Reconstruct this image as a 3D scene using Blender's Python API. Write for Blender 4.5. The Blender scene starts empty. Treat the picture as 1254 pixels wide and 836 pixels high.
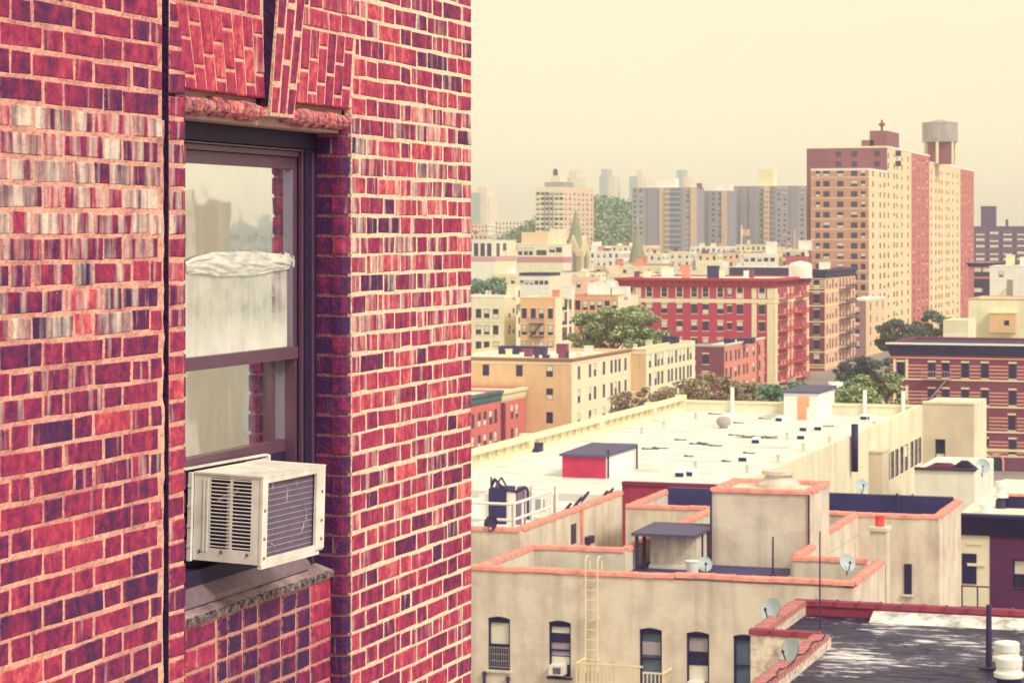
import bpy, bmesh, math, random
from math import sin, cos, radians, pi
from mathutils import Vector, Matrix

# ---------------------------------------------------------------- camera, sky, sun, exposure
sc = bpy.context.scene
COL = sc.collection
FPX, CX, YH = 2950.0, 627.0, 285.0            # focal length in photo pixels, centre column, horizon row
TH = radians(18.6)                            # the street grid is turned this far from the view axis
ST, CT = sin(TH), cos(TH)
CH = 30.0                                     # eye height above the street
cam = bpy.data.cameras.new('camera'); camo = bpy.data.objects.new('camera', cam)
COL.objects.link(camo); sc.camera = camo
cam.sensor_width = 36.0; cam.lens = 36.0 * FPX / 1254.0
cam.shift_y = -(418.0 - YH) / 1254.0
cam.clip_start = 0.2; cam.clip_end = 30000
camo.location = (0, 0, CH); camo.rotation_euler = (pi / 2, 0, TH)
cam.dof.use_dof = True; cam.dof.focus_distance = 7.9; cam.dof.aperture_fstop = 18.0

SUN_AZ, SUN_EL = radians(-28), radians(42)     # azimuth measured from +X (across the facade) towards +Y
w = bpy.data.worlds.new('World'); sc.world = w; w.use_nodes = True
wn = w.node_tree; wn.nodes.clear()
wo = wn.nodes.new('ShaderNodeOutputWorld'); bg = wn.nodes.new('ShaderNodeBackground')
bgc = wn.nodes.new('ShaderNodeBackground'); mixs = wn.nodes.new('ShaderNodeMixShader')
sky = wn.nodes.new('ShaderNodeTexSky'); sky.sky_type = 'NISHITA'; sky.sun_disc = False
sky.sun_elevation = SUN_EL; sky.sun_rotation = pi / 2 - SUN_AZ; sky.dust_density = 6.0; sky.air_density = 1.0
wn.links.new(sky.outputs[0], bg.inputs[0]); bg.inputs[1].default_value = 0.10
# the even, warm cloud deck in front of that sky
ctc = wn.nodes.new('ShaderNodeTexCoord'); cmp_ = wn.nodes.new('ShaderNodeMapping'); cmp_.inputs['Scale'].default_value = (2.0, 2.0, 7.0)
cno = wn.nodes.new('ShaderNodeTexNoise'); cno.inputs['Scale'].default_value = 1.6; cno.inputs['Detail'].default_value = 4
crp = wn.nodes.new('ShaderNodeValToRGB')
crp.color_ramp.elements[0].position = 0.3; crp.color_ramp.elements[0].color = (0.97, 0.86, 0.585, 1)
crp.color_ramp.elements[1].position = 0.7; crp.color_ramp.elements[1].color = (1.0, 0.90, 0.62, 1)
wn.links.new(ctc.outputs['Generated'], cmp_.inputs[0]); wn.links.new(cmp_.outputs[0], cno.inputs['Vector'])
wn.links.new(cno.outputs['Fac'], crp.inputs[0]); wn.links.new(crp.outputs[0], bgc.inputs[0]); bgc.inputs[1].default_value = 0.715
mixs.inputs[0].default_value = 0.93
wn.links.new(bg.outputs[0], mixs.inputs[1]); wn.links.new(bgc.outputs[0], mixs.inputs[2]); wn.links.new(mixs.outputs[0], wo.inputs[0])

sl = bpy.data.lights.new('sun', 'SUN'); sl.energy = 1.5; sl.angle = radians(12); sl.color = (1.0, 0.90, 0.70)
so = bpy.data.objects.new('sun', sl); COL.objects.link(so); so.location = (200, 60, 200)
sd = Vector((cos(SUN_EL) * cos(SUN_AZ), cos(SUN_EL) * sin(SUN_AZ), sin(SUN_EL)))
so.rotation_euler = sd.to_track_quat('Z', 'Y').to_euler()

vs = sc.view_settings
vs.view_transform = 'Standard'; vs.look = 'None'; vs.exposure = 0.72; vs.gamma = 1.0; vs.use_curve_mapping = False
sc.cycles.use_denoising = True
sc.cycles.max_bounces = 6; sc.cycles.diffuse_bounces = 3; sc.cycles.glossy_bounces = 3; sc.cycles.transparent_max_bounces = 10
sc.cycles.volume_bounces = 2
sc.cycles.sample_clamp_indirect = 4.0

# ---------------------------------------------------------------- pixels to places
def ray(x):
    s = (x - CX) / FPX
    return s * CT - ST, s * ST + CT            # (u, v) for one metre of depth
def at_v(x, v0):                               # where the column x meets the plane v = v0 -> u, depth
    a, b = ray(x); Z = v0 / b
    return a * Z, Z
def at_u(x, u0):                               # where the column x meets the plane u = u0 -> v, depth
    a, b = ray(x); Z = u0 / a
    return b * Z, Z
def at_Z(x, Z):
    a, b = ray(x)
    return a * Z, b * Z
def zz(y, Z): return CH + (YH - y) / FPX * Z
def depth_of(u, v): return v * CT - u * ST
def on_level(x, y, z):                         # the point of a level plane of height z seen at a pixel
    Z = (CH - z) * FPX / (y - YH)
    u, v = at_Z(x, Z)
    return u, v

# ---------------------------------------------------------------- colours and materials
def lin(c):
    c = c / 255.0
    return c / 12.92 if c <= 0.04045 else ((c + 0.055) / 1.055) ** 2.4
LIGHT = (0.95, 0.86, 0.66)
def C(r, g, b, k=1.0):                         # a tone seen in that warm light -> the surface's own colour
    return tuple(max(0.006, min(0.86, lin(x) / l * k)) for x, l in zip((r, g, b), LIGHT))
MATS = {}
def mat(name, col, rough=0.85, var=0.18, scale=1.5, bump=0.0, bscale=60.0, spec=0.25, metal=0.0, streak=0.0, col2=None, c2amt=0.5):
    if name in MATS: return MATS[name]
    m = bpy.data.materials.new(name); m.use_nodes = True; MATS[name] = m
    nt = m.node_tree; N = nt.nodes; L = nt.links
    p = N['Principled BSDF']; p.inputs['Roughness'].default_value = rough; p.inputs['Metallic'].default_value = metal
    p.inputs['Specular IOR Level'].default_value = spec
    g = N.new('ShaderNodeNewGeometry')
    n1 = N.new('ShaderNodeTexNoise'); n1.inputs['Scale'].default_value = scale; n1.inputs['Detail'].default_value = 6; n1.inputs['Roughness'].default_value = 0.65
    L.new(g.outputs['Position'], n1.inputs['Vector'])
    c2 = col2 or tuple(x * 0.6 for x in col)
    mx = N.new('ShaderNodeMix'); mx.data_type = 'RGBA'
    mx.inputs['A'].default_value = (*col, 1); mx.inputs['B'].default_value = (*c2, 1)
    mr = N.new('ShaderNodeMapRange'); mr.inputs['From Min'].default_value = 0.4; mr.inputs['From Max'].default_value = 0.75
    mr.inputs['To Min'].default_value = 0.0; mr.inputs['To Max'].default_value = min(1.0, var * 2.2) if not col2 else c2amt
    L.new(n1.outputs['Fac'], mr.inputs[0]); L.new(mr.outputs[0], mx.inputs['Factor'])
    out = mx.outputs['Result']
    if streak > 0:
        mp = N.new('ShaderNodeMapping'); mp.inputs['Scale'].default_value = (2.2, 2.2, 0.16)
        n2 = N.new('ShaderNodeTexNoise'); n2.inputs['Scale'].default_value = scale * 1.2; n2.inputs['Detail'].default_value = 5
        L.new(g.outputs['Position'], mp.inputs[0]); L.new(mp.outputs[0], n2.inputs['Vector'])
        mr2 = N.new('ShaderNodeMapRange'); mr2.inputs['From Min'].default_value = 0.48; mr2.inputs['From Max'].default_value = 0.75
        mr2.inputs['To Max'].default_value = streak
        L.new(n2.outputs['Fac'], mr2.inputs[0])
        mx2 = N.new('ShaderNodeMix'); mx2.data_type = 'RGBA'; mx2.inputs['B'].default_value = (*[x * 0.42 for x in col], 1)
        L.new(mr2.outputs[0], mx2.inputs['Factor']); L.new(out, mx2.inputs['A']); out = mx2.outputs['Result']
    L.new(out, p.inputs['Base Color'])
    if bump > 0:
        n3 = N.new('ShaderNodeTexNoise'); n3.inputs['Scale'].default_value = bscale; n3.inputs['Detail'].default_value = 4
        L.new(g.outputs['Position'], n3.inputs['Vector'])
        b = N.new('ShaderNodeBump'); b.inputs['Strength'].default_value = bump; b.inputs['Distance'].default_value = 0.02
        L.new(n3.outputs['Fac'], b.inputs['Height']); L.new(b.outputs[0], p.inputs['Normal'])
    return m

# ---------------------------------------------------------------- mesh collecting
class MB:
    def __init__(s): s.v = []; s.f = []; s.m = []; s.c = []
    def quad(s, a, b, c, d, mi=0):
        n = len(s.v); s.v += [a, b, c, d]; s.f.append((n, n + 1, n + 2, n + 3)); s.m.append(mi)
    def poly(s, pts, mi=0):
        n = len(s.v); s.v += list(pts); s.f.append(tuple(range(n, n + len(pts)))); s.m.append(mi)
    def box(s, x0, x1, y0, y1, z0, z1, mi=0):
        n = len(s.v)
        s.v += [(x0, y0, z0), (x1, y0, z0), (x1, y1, z0), (x0, y1, z0), (x0, y0, z1), (x1, y0, z1), (x1, y1, z1), (x0, y1, z1)]
        for f in ((0, 3, 2, 1), (4, 5, 6, 7), (0, 1, 5, 4), (1, 2, 6, 5), (2, 3, 7, 6), (3, 0, 4, 7)):
            s.f.append(tuple(n + i for i in f)); s.m.append(mi)
    def hexa(s, p, mi=0):                      # eight corners, bottom ring then top ring
        n = len(s.v); s.v += list(p)
        for f in ((0, 3, 2, 1), (4, 5, 6, 7), (0, 1, 5, 4), (1, 2, 6, 5), (2, 3, 7, 6), (3, 0, 4, 7)):
            s.f.append(tuple(n + i for i in f)); s.m.append(mi)
    def prism(s, prof, z0, z1, mi=0):          # profile in (x, y), upright
        n = len(s.v); k = len(prof)
        s.v += [(x, y, z0) for x, y in prof] + [(x, y, z1) for x, y in prof]
        for i in range(k):
            j = (i + 1) % k; s.f.append((n + i, n + j, n + k + j, n + k + i)); s.m.append(mi)
        s.f.append(tuple(range(n + k - 1, n - 1, -1))); s.m.append(mi)
        s.f.append(tuple(range(n + k, n + 2 * k))); s.m.append(mi)
    def tube(s, a, b, r0, r1=None, k=8, mi=0, caps=True):
        r1 = r0 if r1 is None else r1
        a = Vector(a); b = Vector(b); d = (b - a).normalized()
        t = Vector((0, 0, 1)) if abs(d.z) < 0.9 else Vector((1, 0, 0))
        e1 = d.cross(t).normalized(); e2 = d.cross(e1)
        n = len(s.v)
        for p, r in ((a, r0), (b, r1)):
            for i in range(k):
                an = 2 * pi * i / k; q = p + e1 * (r * cos(an)) + e2 * (r * sin(an)); s.v.append(tuple(q))
        for i in range(k):
            j = (i + 1) % k; s.f.append((n + j, n + i, n + k + i, n + k + j)); s.m.append(mi)
        if caps:
            s.f.append(tuple(range(n, n + k))); s.m.append(mi)
            s.f.append(tuple(range(n + 2 * k - 1, n + k - 1, -1))); s.m.append(mi)
    def lathe(s, c, prof, k=16, mi=0):         # profile (radius, z) from below up
        n = len(s.v)
        for r, z in prof:
            for i in range(k):
                an = 2 * pi * i / k; s.v.append((c[0] + r * cos(an), c[1] + r * sin(an), c[2] + z))
        for q in range(len(prof) - 1):
            for i in range(k):
                j = (i + 1) % k; o = n + q * k
                s.f.append((o + i, o + j, o + k + j, o + k + i)); s.m.append(mi)
        s.f.append(tuple(range(n + k - 1, n - 1, -1))); s.m.append(mi)
        o = n + (len(prof) - 1) * k; s.f.append(tuple(range(o, o + k))); s.m.append(mi)
    def mesh(s, name, mats, smooth=False):
        me = bpy.data.meshes.new(name); me.from_pydata(s.v, [], s.f)
        for m in (mats if isinstance(mats, (list, tuple)) else [mats]): me.materials.append(m)
        me.polygons.foreach_set('material_index', s.m)
        if s.c:
            at = me.attributes.new('bc', 'FLOAT_COLOR', 'POINT'); at.data.foreach_set('color', [x for c in s.c for x in c])
        if smooth: me.polygons.foreach_set('use_smooth', [True] * len(s.f))
        me.update(); return me
    def build(s, name, mats, parent=None, loc=(0, 0, 0), rz=0.0, smooth=False):
        return place(s.mesh(name, mats, smooth), name, parent, loc, rz)
def place(me, name, parent=None, loc=(0, 0, 0), rz=0.0):
    o = bpy.data.objects.new(name, me); COL.objects.link(o)
    if parent is not None: o.parent = parent
    o.location = loc
    if rz: o.rotation_euler = (0, 0, rz)
    return o
def tag(o, label, cat, group=None, kind=None):
    if label: o['label'] = label
    if cat: o['category'] = cat
    if group: o['group'] = group
    if kind: o['kind'] = kind
    return o
def thing(name, label, cat, loc=(0, 0, 0), rz=0.0, group=None):
    o = bpy.data.objects.new(name, None); COL.objects.link(o); o.location = loc; o.rotation_euler = (0, 0, rz)
    o.empty_display_size = 0.2
    return tag(o, label, cat, group)
def R(a, b): return random.uniform(a, b)
random.seed(7)

# ================================================================ the brick wall with the window
UW = -3.33                                     # its face; it looks to +u
def wv(x): return at_u(x, UW)[0]
def wz(x, y, u=UW): return zz(y, at_u(x, u)[1])
PITCH = 0.072
Z_A = CH + 0.5667                              # a bed joint
def bed(k): return Z_A + k * PITCH
def brick_material():
    m = bpy.data.materials.new('brick_clay'); m.use_nodes = True; nt = m.node_tree; N = nt.nodes; L = nt.links
    p = N['Principled BSDF']; p.inputs['Roughness'].default_value = 0.72; p.inputs['Specular IOR Level'].default_value = 0.35
    at = N.new('ShaderNodeAttribute'); at.attribute_name = 'bc'
    sp = N.new('ShaderNodeSeparateColor'); L.new(at.outputs['Color'], sp.inputs[0])
    g = N.new('ShaderNodeNewGeometry')
    def noise(scl, sx, sy, sz, det=4):
        mp = N.new('ShaderNodeMapping'); mp.inputs['Scale'].default_value = (sx, sy, sz)
        ad = N.new('ShaderNodeVectorMath'); ad.operation = 'ADD'
        sc_ = N.new('ShaderNodeVectorMath'); sc_.operation = 'SCALE'; sc_.inputs['Scale'].default_value = 9.0
        L.new(at.outputs['Color'], sc_.inputs[0])
        L.new(g.outputs['Position'], mp.inputs[0]); L.new(mp.outputs[0], ad.inputs[0]); L.new(sc_.outputs[0], ad.inputs[1])
        n = N.new('ShaderNodeTexNoise'); n.inputs['Scale'].default_value = scl; n.inputs['Detail'].default_value = det
        L.new(ad.outputs[0], n.inputs['Vector']); return n.outputs['Fac']
    def rng(sock, a, b, c=0.0, d=1.0):
        r = N.new('ShaderNodeMapRange'); r.inputs[1].default_value = a; r.inputs[2].default_value = b; r.inputs[3].default_value = c; r.inputs[4].default_value = d
        L.new(sock, r.inputs[0]); return r.outputs[0]
    def math_(op, a, b):
        q = N.new('ShaderNodeMath'); q.operation = op
        for i, x in enumerate((a, b)):
            if isinstance(x, (int, float)): q.inputs[i].default_value = x
            else: L.new(x, q.inputs[i])
        return q.outputs[0]
    def mix(f, a, b):
        q = N.new('ShaderNodeMix'); q.data_type = 'RGBA'
        L.new(f, q.inputs['Factor'])
        for k, x in (('A', a), ('B', b)):
            if isinstance(x, tuple): q.inputs[k].default_value = (*x, 1)
            else: L.new(x, q.inputs[k])
        return q.outputs['Result']
    streak = noise(17.0, 1, 1.0, 0.12, 3)      # firing bands that run up each face
    fine = noise(95.0, 1, 1, 1, 5)
    tone = math_('ADD', sp.outputs[0], math_('MULTIPLY', math_('SUBTRACT', streak, 0.5), 0.85))
    tone = math_('ADD', tone, math_('MULTIPLY', math_('SUBTRACT', fine, 0.5), 0.35))
    cr = N.new('ShaderNodeValToRGB'); e = cr.color_ramp.elements
    e[0].position = 0.0; e[0].color = (*C(64, 30, 72), 1); e[1].position = 1.0; e[1].color = (*C(214, 96, 92), 1)
    for ps, c in ((0.22, C(98, 32, 72)), (0.45, C(136, 38, 74)), (0.65, C(164, 48, 78)), (0.85, C(186, 64, 82))):
        q = e.new(ps); q.color = (*c, 1)
    blotch = noise(30.0, 1, 1, 1, 6)
    tone = math_('ADD', tone, math_('MULTIPLY', math_('SUBTRACT', blotch, 0.5), 1.15))
    L.new(tone, cr.inputs[0])
    wst = noise(22.0, 1, 1.0, 0.10, 4)         # lime run-off
    thr = math_('SUBTRACT', 1.02, sp.outputs[1])
    wf = N.new('ShaderNodeMapRange'); L.new(wst, wf.inputs[0])
    cen = math_('SUBTRACT', 0.76, math_('MULTIPLY', sp.outputs[1], 0.46))
    L.new(math_('SUBTRACT', cen, 0.09), wf.inputs[1]); L.new(math_('ADD', cen, 0.17), wf.inputs[2])
    wf2 = math_('MULTIPLY', wf.outputs[0], rng(blotch, 0.3, 0.6, 0.62, 0.97))
    col = mix(wf2, cr.outputs[0], C(244, 208, 176))
    pit = rng(noise(120.0, 1, 1, 1, 2), 0.68, 0.74)
    col = mix(math_('MULTIPLY', pit, 0.75), col, C(58, 26, 54))
    spk = rng(noise(150.0, 1, 1, 1, 2), 0.74, 0.80)
    col = mix(math_('MULTIPLY', spk, 0.7), col, C(240, 200, 160))
    edge = math_('SUBTRACT', 1.0, at.outputs['Alpha'])                 # mortar smeared over the arrises
    col = mix(math_('MULTIPLY', edge, rng(noise(60.0, 1, 1, 1, 3), 0.35, 0.65, 0.0, 0.55)), col, C(226, 160, 128))
    L.new(col, p.inputs['Base Color'])
    b = N.new('ShaderNodeBump'); b.inputs['Strength'].default_value = 0.6; b.inputs['Distance'].default_value = 0.006
    L.new(fine, b.inputs['Height']); L.new(b.outputs[0], p.inputs['Normal'])
    return m
M_BRICK = brick_material()
def mortar_material():
    m = mat('mortar', C(234, 170, 138), rough=0.95, var=0.3, scale=6, bump=0.8, bscale=48, col2=C(160, 92, 94), c2amt=0.95)
    nt = m.node_tree; N = nt.nodes; L = nt.links; p = N['Principled BSDF']; src = p.inputs['Base Color'].links[0].from_socket
    g = N.new('ShaderNodeNewGeometry'); n = N.new('ShaderNodeTexNoise'); n.inputs['Scale'].default_value = 1.3; n.inputs['Detail'].default_value = 5     # lime bloom towards the corner
    L.new(g.outputs['Position'], n.inputs['Vector']); sx = N.new('ShaderNodeSeparateXYZ'); L.new(g.outputs['Position'], sx.inputs[0])
    r = N.new('ShaderNodeMapRange'); r.inputs[1].default_value = 6.4; r.inputs[2].default_value = 8.6; r.inputs[3].default_value = -0.25; r.inputs[4].default_value = 0.55; L.new(sx.outputs['Y'], r.inputs[0])
    ad = N.new('ShaderNodeMath'); ad.operation = 'ADD'; L.new(n.outputs['Fac'], ad.inputs[0]); L.new(r.outputs[0], ad.inputs[1])
    r2 = N.new('ShaderNodeMapRange'); r2.inputs[1].default_value = .35; r2.inputs[2].default_value = 1.0; r2.inputs[4].default_value = .85; L.new(ad.outputs[0], r2.inputs[0])
    x = N.new('ShaderNodeMix'); x.data_type = 'RGBA'; x.inputs['B'].default_value = (*C(246, 216, 172), 1); L.new(r2.outputs[0], x.inputs['Factor']); L.new(src, x.inputs['A']); L.new(x.outputs['Result'], p.inputs['Base Color'])
    return m
M_MORTAR = mortar_material()
M_MREVEAL = mat('mortar_reveal', C(138, 84, 92), rough=.95, var=.3, scale=9, bump=.5, bscale=90)  # darker mortar for the far reveal
M_DARKSHADE = mat('painted_shade', C(58, 34, 66), rough=0.7, var=0.4, scale=20, bump=0.5, bscale=60)  # shade of the grooves and keystone cheek, put into the colour

bb = thing('brick_building', 'red brick apartment house wall with white lime runs round a sash window', 'building', (UW, wv(330), 0))
OX, OY = UW, wv(330)
def rel(mb):                                   # world points -> the building's own frame
    mb.v = [(x - OX, y - OY, z) for x, y, z in mb.v]; return mb
def put(mb, name, mats, parent=None, smooth=False):
    return rel(mb).build(name, mats, bb if parent is None else parent, smooth=smooth)

VC = wv(577.5)                                 # far corner of the house
V_GL0, V_GL1 = wv(199), wv(208)                # groove beside the jamb nearest the eye
V_JL = wv(236)                                 # edge of the opening
V_JR = wv(425)                                 # far reveal
V_GR1 = wv(431)
uf_, Zt = at_v(388, V_JR); UF = uf_            # outer plane of the window frame
up_, Zt = at_v(406, V_JR); UP = up_            # plane of the panel under the sill
Z_ARCH0 = bed(-3) - 0.035                      # under edge of the flat arch
Z_ARCH1 = bed(1) - 0.035
Z_ROLL0 = Z_ARCH0 - 0.066
z_left = wz(229, 115); Z_ARCH0 = (wz(229, 115) + wz(428, 132)) / 2; K_ARCH = round((Z_ARCH0 + 4.05 * PITCH - Z_A) / PITCH); Z_ARCH1 = bed(K_ARCH)
Z_ROLL0 = Z_ARCH0 - 0.070
ZB, ZT = CH - 2.6, CH + 1.7                    # how far up and down the single bricks go
V0 = wv(-170)

core = MB()
MU = UW - 0.0022                                # face of the bed joints
core.box(MU - 0.5, MU, V0 - 1.5, V_GL0, 0, CH + 6)
core.box(MU - 0.5, MU, V_GR1, VC - 0.006, 0, CH + 6)
core.box(MU - 0.5, MU - 0.001, V_GL1, V_GR1, Z_ARCH0 + 0.012, CH + 6); core.box(MU - 0.5, UW - 0.05, V_GL0, V_GL1, Z_ARCH0 + 0.012, CH + 6)
core.box(MU - 0.5, UW - 0.05, V_GL0, V_JL - 0.03, 0, Z_ARCH0 + 0.012)
core.box(MU - 0.5, UW - 0.05, V_JR + 0.008, V_GR1, 0, Z_ARCH0 + 0.012)
put(core, 'wall', M_MORTAR)
back = MB()
back.box(-16, MU - 0.52, V0 - 1.5, VC - 0.02, 0, CH + 6)
bk = put(back, 'rear_wall', mat('rear_brick', C(150, 50, 70), var=0.3, scale=4))
bk.location.x = -0.02; 
del back

def brick_geo(mb, v0, v1, z0, z1, proud=0.0, tone=0.5, white=0.0, u=UW, depth=0.03):
    j = lambda a=0.0030: R(-a, a)
    d = 0.005
    U = u + proud
    ring = [(v0 + j(), z0 + j()), (v1 + j(), z0 + j()), (v1 + j(), z1 + j()), (v0 + j(), z1 + j())]
    inn = [(ring[0][0] + d, ring[0][1] + d * .8), (ring[1][0] - d, ring[1][1] + d * .8), (ring[2][0] - d, ring[2][1] - d * .8), (ring[3][0] + d, ring[3][1] - d * .8)]
    n = len(mb.v)
    mb.v += [(U - depth, a, b) for a, b in ring] + [(U - 0.0035 + j(.0008), a, b) for a, b in ring] + [(U + j(.0009), a, b) for a, b in inn]
    for i in range(4):
        k = (i + 1) % 4
        mb.f += [(n + i, n + k, n + 4 + k, n + 4 + i), (n + 4 + i, n + 4 + k, n + 8 + k, n + 8 + i)]; mb.m += [0, 0]
    mb.f.append((n + 8, n + 9, n + 10, n + 11)); mb.m.append(0)
    sd_ = random.random(); mb.c += [(tone, white, sd_, 0)] * 8 + [(tone, white, sd_, 1)] * 4

def px_of(v, z, u=UW):
    Z = depth_of(u, v); X = u * CT + v * ST
    return CX + FPX * X / Z, YH - (z - CH) / Z * FPX
def whiteness(v, z):
    x, y = px_of(v, z)
    k = 0.0
    if x < 235:
        if 128 < y < 290: k = 0.60
        elif y < 420 and y > 128: k = 0.42
        elif 420 <= y < 600: k = 0.22
        else: k = 0.05
    else:
        if 140 < y < 430: k = 0.42
        elif 430 <= y < 640: k = 0.24
        else: k = 0.20 if y < 140 else 0.12
    return max(0.0, k + R(-0.16, 0.16)) if k > 0.1 else max(0, R(-0.1, 0.15))
def tone_at(v, z):
    x, y = px_of(v, z)
    t = random.gauss(0.42 if x < 235 else 0.60, 0.14)
    if random.random() < 0.045: t = R(0.1, 0.22)
    if random.random() < 0.05: t = R(0.75, 0.9)
    return t
JT = 0.0108                                    # thickness of the joints
ST_L, HD_L = 0.2215, 0.1045
MOD = ST_L + HD_L + 2 * JT
bricks = []                                    # (v0, v1, z0, z1)
def lay(kmin, kmax, va, vb, anchor, anchor_course):
    for k in range(kmin, kmax):
        z0, z1 = bed(k) + JT / 2, bed(k + 1) - JT / 2
        wav = R(-0.0015, 0.0015)
        off = 0 if (k - anchor_course) % 2 == 0 else MOD / 2
        c = anchor + off - 40 * MOD            # middle of a header
        while c < vb + MOD:
            for cc, ln in ((c, HD_L), (c + MOD / 2, ST_L)):
                a, b = cc - ln / 2 + R(-.002, .002), cc + ln / 2 + R(-.002, .002)
                a2, b2 = max(a, va), min(b, vb)
                if b2 - a2 > 0.022: jz = R(-.0018, .0018); bricks.append((a2, b2, z0 + wav + jz, z1 + wav + jz + R(-.0014, .0014)))
            c += MOD
kb, kt = int((ZB - Z_A) / PITCH), int((ZT - Z_A) / PITCH)
lay(kb, kt, V0, V_GL0, wv(66), -1)             # the field beside the eye
SK = 0.045
k_arch = K_ARCH - 1
lay(kb, k_arch + 1, V_GR1 + 0.004, VC, VC - HD_L / 2, 0)      # the field up to the corner
top_lo = k_arch + 1
lay(top_lo, kt, V_GL1 + 0.002, VC, VC - HD_L / 2, 0)           # courses above the arch
def clip_arch(b):                              # keep the courses clear of the splayed arch and the keystone
    v0, v1, z0, z1 = b
    if v1 <= V_GL0 + .001: return b
    if z0 > Z_ARCH0 - 0.01 and z0 < Z_ARCH1:
        f = ((z0 + z1) / 2 - Z_ARCH0) / (Z_ARCH1 - Z_ARCH0)
        vr = wv(428) + 0.010 + SK * f + 0.012
        if v1 < vr + 0.02: return None
        v0 = max(v0, vr)
    vk0, vk1 = wv(325) - 0.006, wv(354) + 0.016
    if z1 > Z_ARCH1 - 0.01 and v1 > vk0 and v0 < vk1:
        if v0 < vk0 - 0.03: v1 = min(v1, vk0)
        elif v1 > vk1 + 0.03: v0 = max(v0, vk1)
        else: return None
    return (v0, v1, z0, z1) if v1 - v0 > 0.02 else None
bricks = [q for q in (clip_arch(b) for b in bricks) if q]
def in_view(b):
    x, y = px_of((b[0] + b[1]) / 2, (b[2] + b[3]) / 2); return -10 < x < 590 and -10 < y < 846
def shown(b):
    Z = depth_of(UW, (b[0] + b[1]) / 2); return (b[1] - b[0]) * (b[3] - b[2]) / Z ** 3 if in_view(b) else 0
bricks.sort(key=shown, reverse=True)
rest = MB()
for i, b in enumerate(bricks):
    v, z = (b[0] + b[1]) / 2, (b[2] + b[3]) / 2
    mb = MB() if i < 300 else rest
    brick_geo(mb, *b, proud=R(-0.0008, 0.0012), tone=tone_at(v, z), white=whiteness(v, z))
    if i < 300: put(mb, 'brick', M_BRICK)
put(rest, 'brickwork', M_BRICK)['kind'] = 'stuff'

# jambs: one block to each course with a rounded arris towards the opening
def round_block(name, prof, z0, z1, tone, white):
    mb = MB(); mb.prism([(x + R(-.0012, .0012), y + R(-.0012, .0012)) for x, y in prof], z0, z1)
    mb.c = [(tone, white, random.random(), 1)] * len(mb.v)
    return put(mb, name, M_BRICK)
k_roll = int(math.floor((Z_ROLL0 + 0.03 - Z_A) / PITCH))
for k in range(int((CH - 2.05 - Z_A) / PITCH), k_roll + 5):
    z0, z1 = bed(k) + 0.006, bed(k + 1) - 0.007
    below = z1 < Z_ARCH0 + 0.01
    r = 0.034
    ve = V_JL if below else wv(222)
    if z0 < Z_ARCH1:
        f = max(0, (z0 - Z_ARCH0) / (Z_ARCH1 - Z_ARCH0))
        va, vb = V_GL1, (ve - r - 0.022 if below else wv(229) - 0.004 - 0.06 * f)
        mb = MB(); brick_geo(mb, va, vb, z0, z1, proud=R(-.002, .003), tone=random.gauss(.5, .15), white=whiteness(va, z0) * .7)
        put(mb, 'jamb_brick', M_BRICK)
    if below:
        pr = [(UW - 0.11, V_JL - 0.06), (UW - 0.008, ve - r - 0.016)] + [(UW - 0.012 - r * (1 - cos(a)), ve - r + r * sin(a)) for a in [radians(x) for x in (5, 25, 45, 65, 88)]] + [(UW - 0.11, ve)]
        round_block('bullnose_brick', pr, z0, z1, random.gauss(.4, .15), whiteness(ve, z0) * .4)
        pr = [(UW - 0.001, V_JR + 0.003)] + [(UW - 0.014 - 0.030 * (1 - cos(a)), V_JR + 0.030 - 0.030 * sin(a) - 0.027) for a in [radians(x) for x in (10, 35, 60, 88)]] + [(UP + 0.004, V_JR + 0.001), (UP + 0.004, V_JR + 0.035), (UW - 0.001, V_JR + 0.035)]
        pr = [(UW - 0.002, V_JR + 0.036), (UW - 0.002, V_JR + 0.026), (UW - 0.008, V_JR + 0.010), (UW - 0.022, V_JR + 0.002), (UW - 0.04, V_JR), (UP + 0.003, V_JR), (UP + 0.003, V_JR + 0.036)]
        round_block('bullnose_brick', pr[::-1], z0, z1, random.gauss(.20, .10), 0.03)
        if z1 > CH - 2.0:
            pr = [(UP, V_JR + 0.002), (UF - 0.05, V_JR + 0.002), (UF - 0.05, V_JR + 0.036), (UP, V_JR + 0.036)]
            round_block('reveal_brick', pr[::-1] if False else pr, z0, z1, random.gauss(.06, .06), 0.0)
mb = MB(); r = .034; ve = V_JL
mb.prism([(UW - 0.12, V_JL - 0.07), (UW - 0.004, V_GL1 + .001), (UW - 0.004, ve - r - .02)] + [(UW - 0.016 - r * (1 - cos(a)), ve - r - .004 + r * sin(a)) for a in [radians(x) for x in (5, 35, 65, 88)]] + [(UW - 0.12, ve - .004)], ZB, Z_ROLL0 + .03); put(mb, 'jamb_mortar', M_MORTAR)
mb = MB(); mb.prism([(UW - 0.012, V_JR + 0.034), (UF - .05, V_JR + .034), (UF - .05, V_JR + .005), (UW - .04, V_JR + .004), (UW - 0.024, V_JR + 0.007), (UW - 0.012, V_JR + 0.016)], ZB, Z_ROLL0 + .02); put(mb, 'jamb_mortar', M_MREVEAL)
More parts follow.
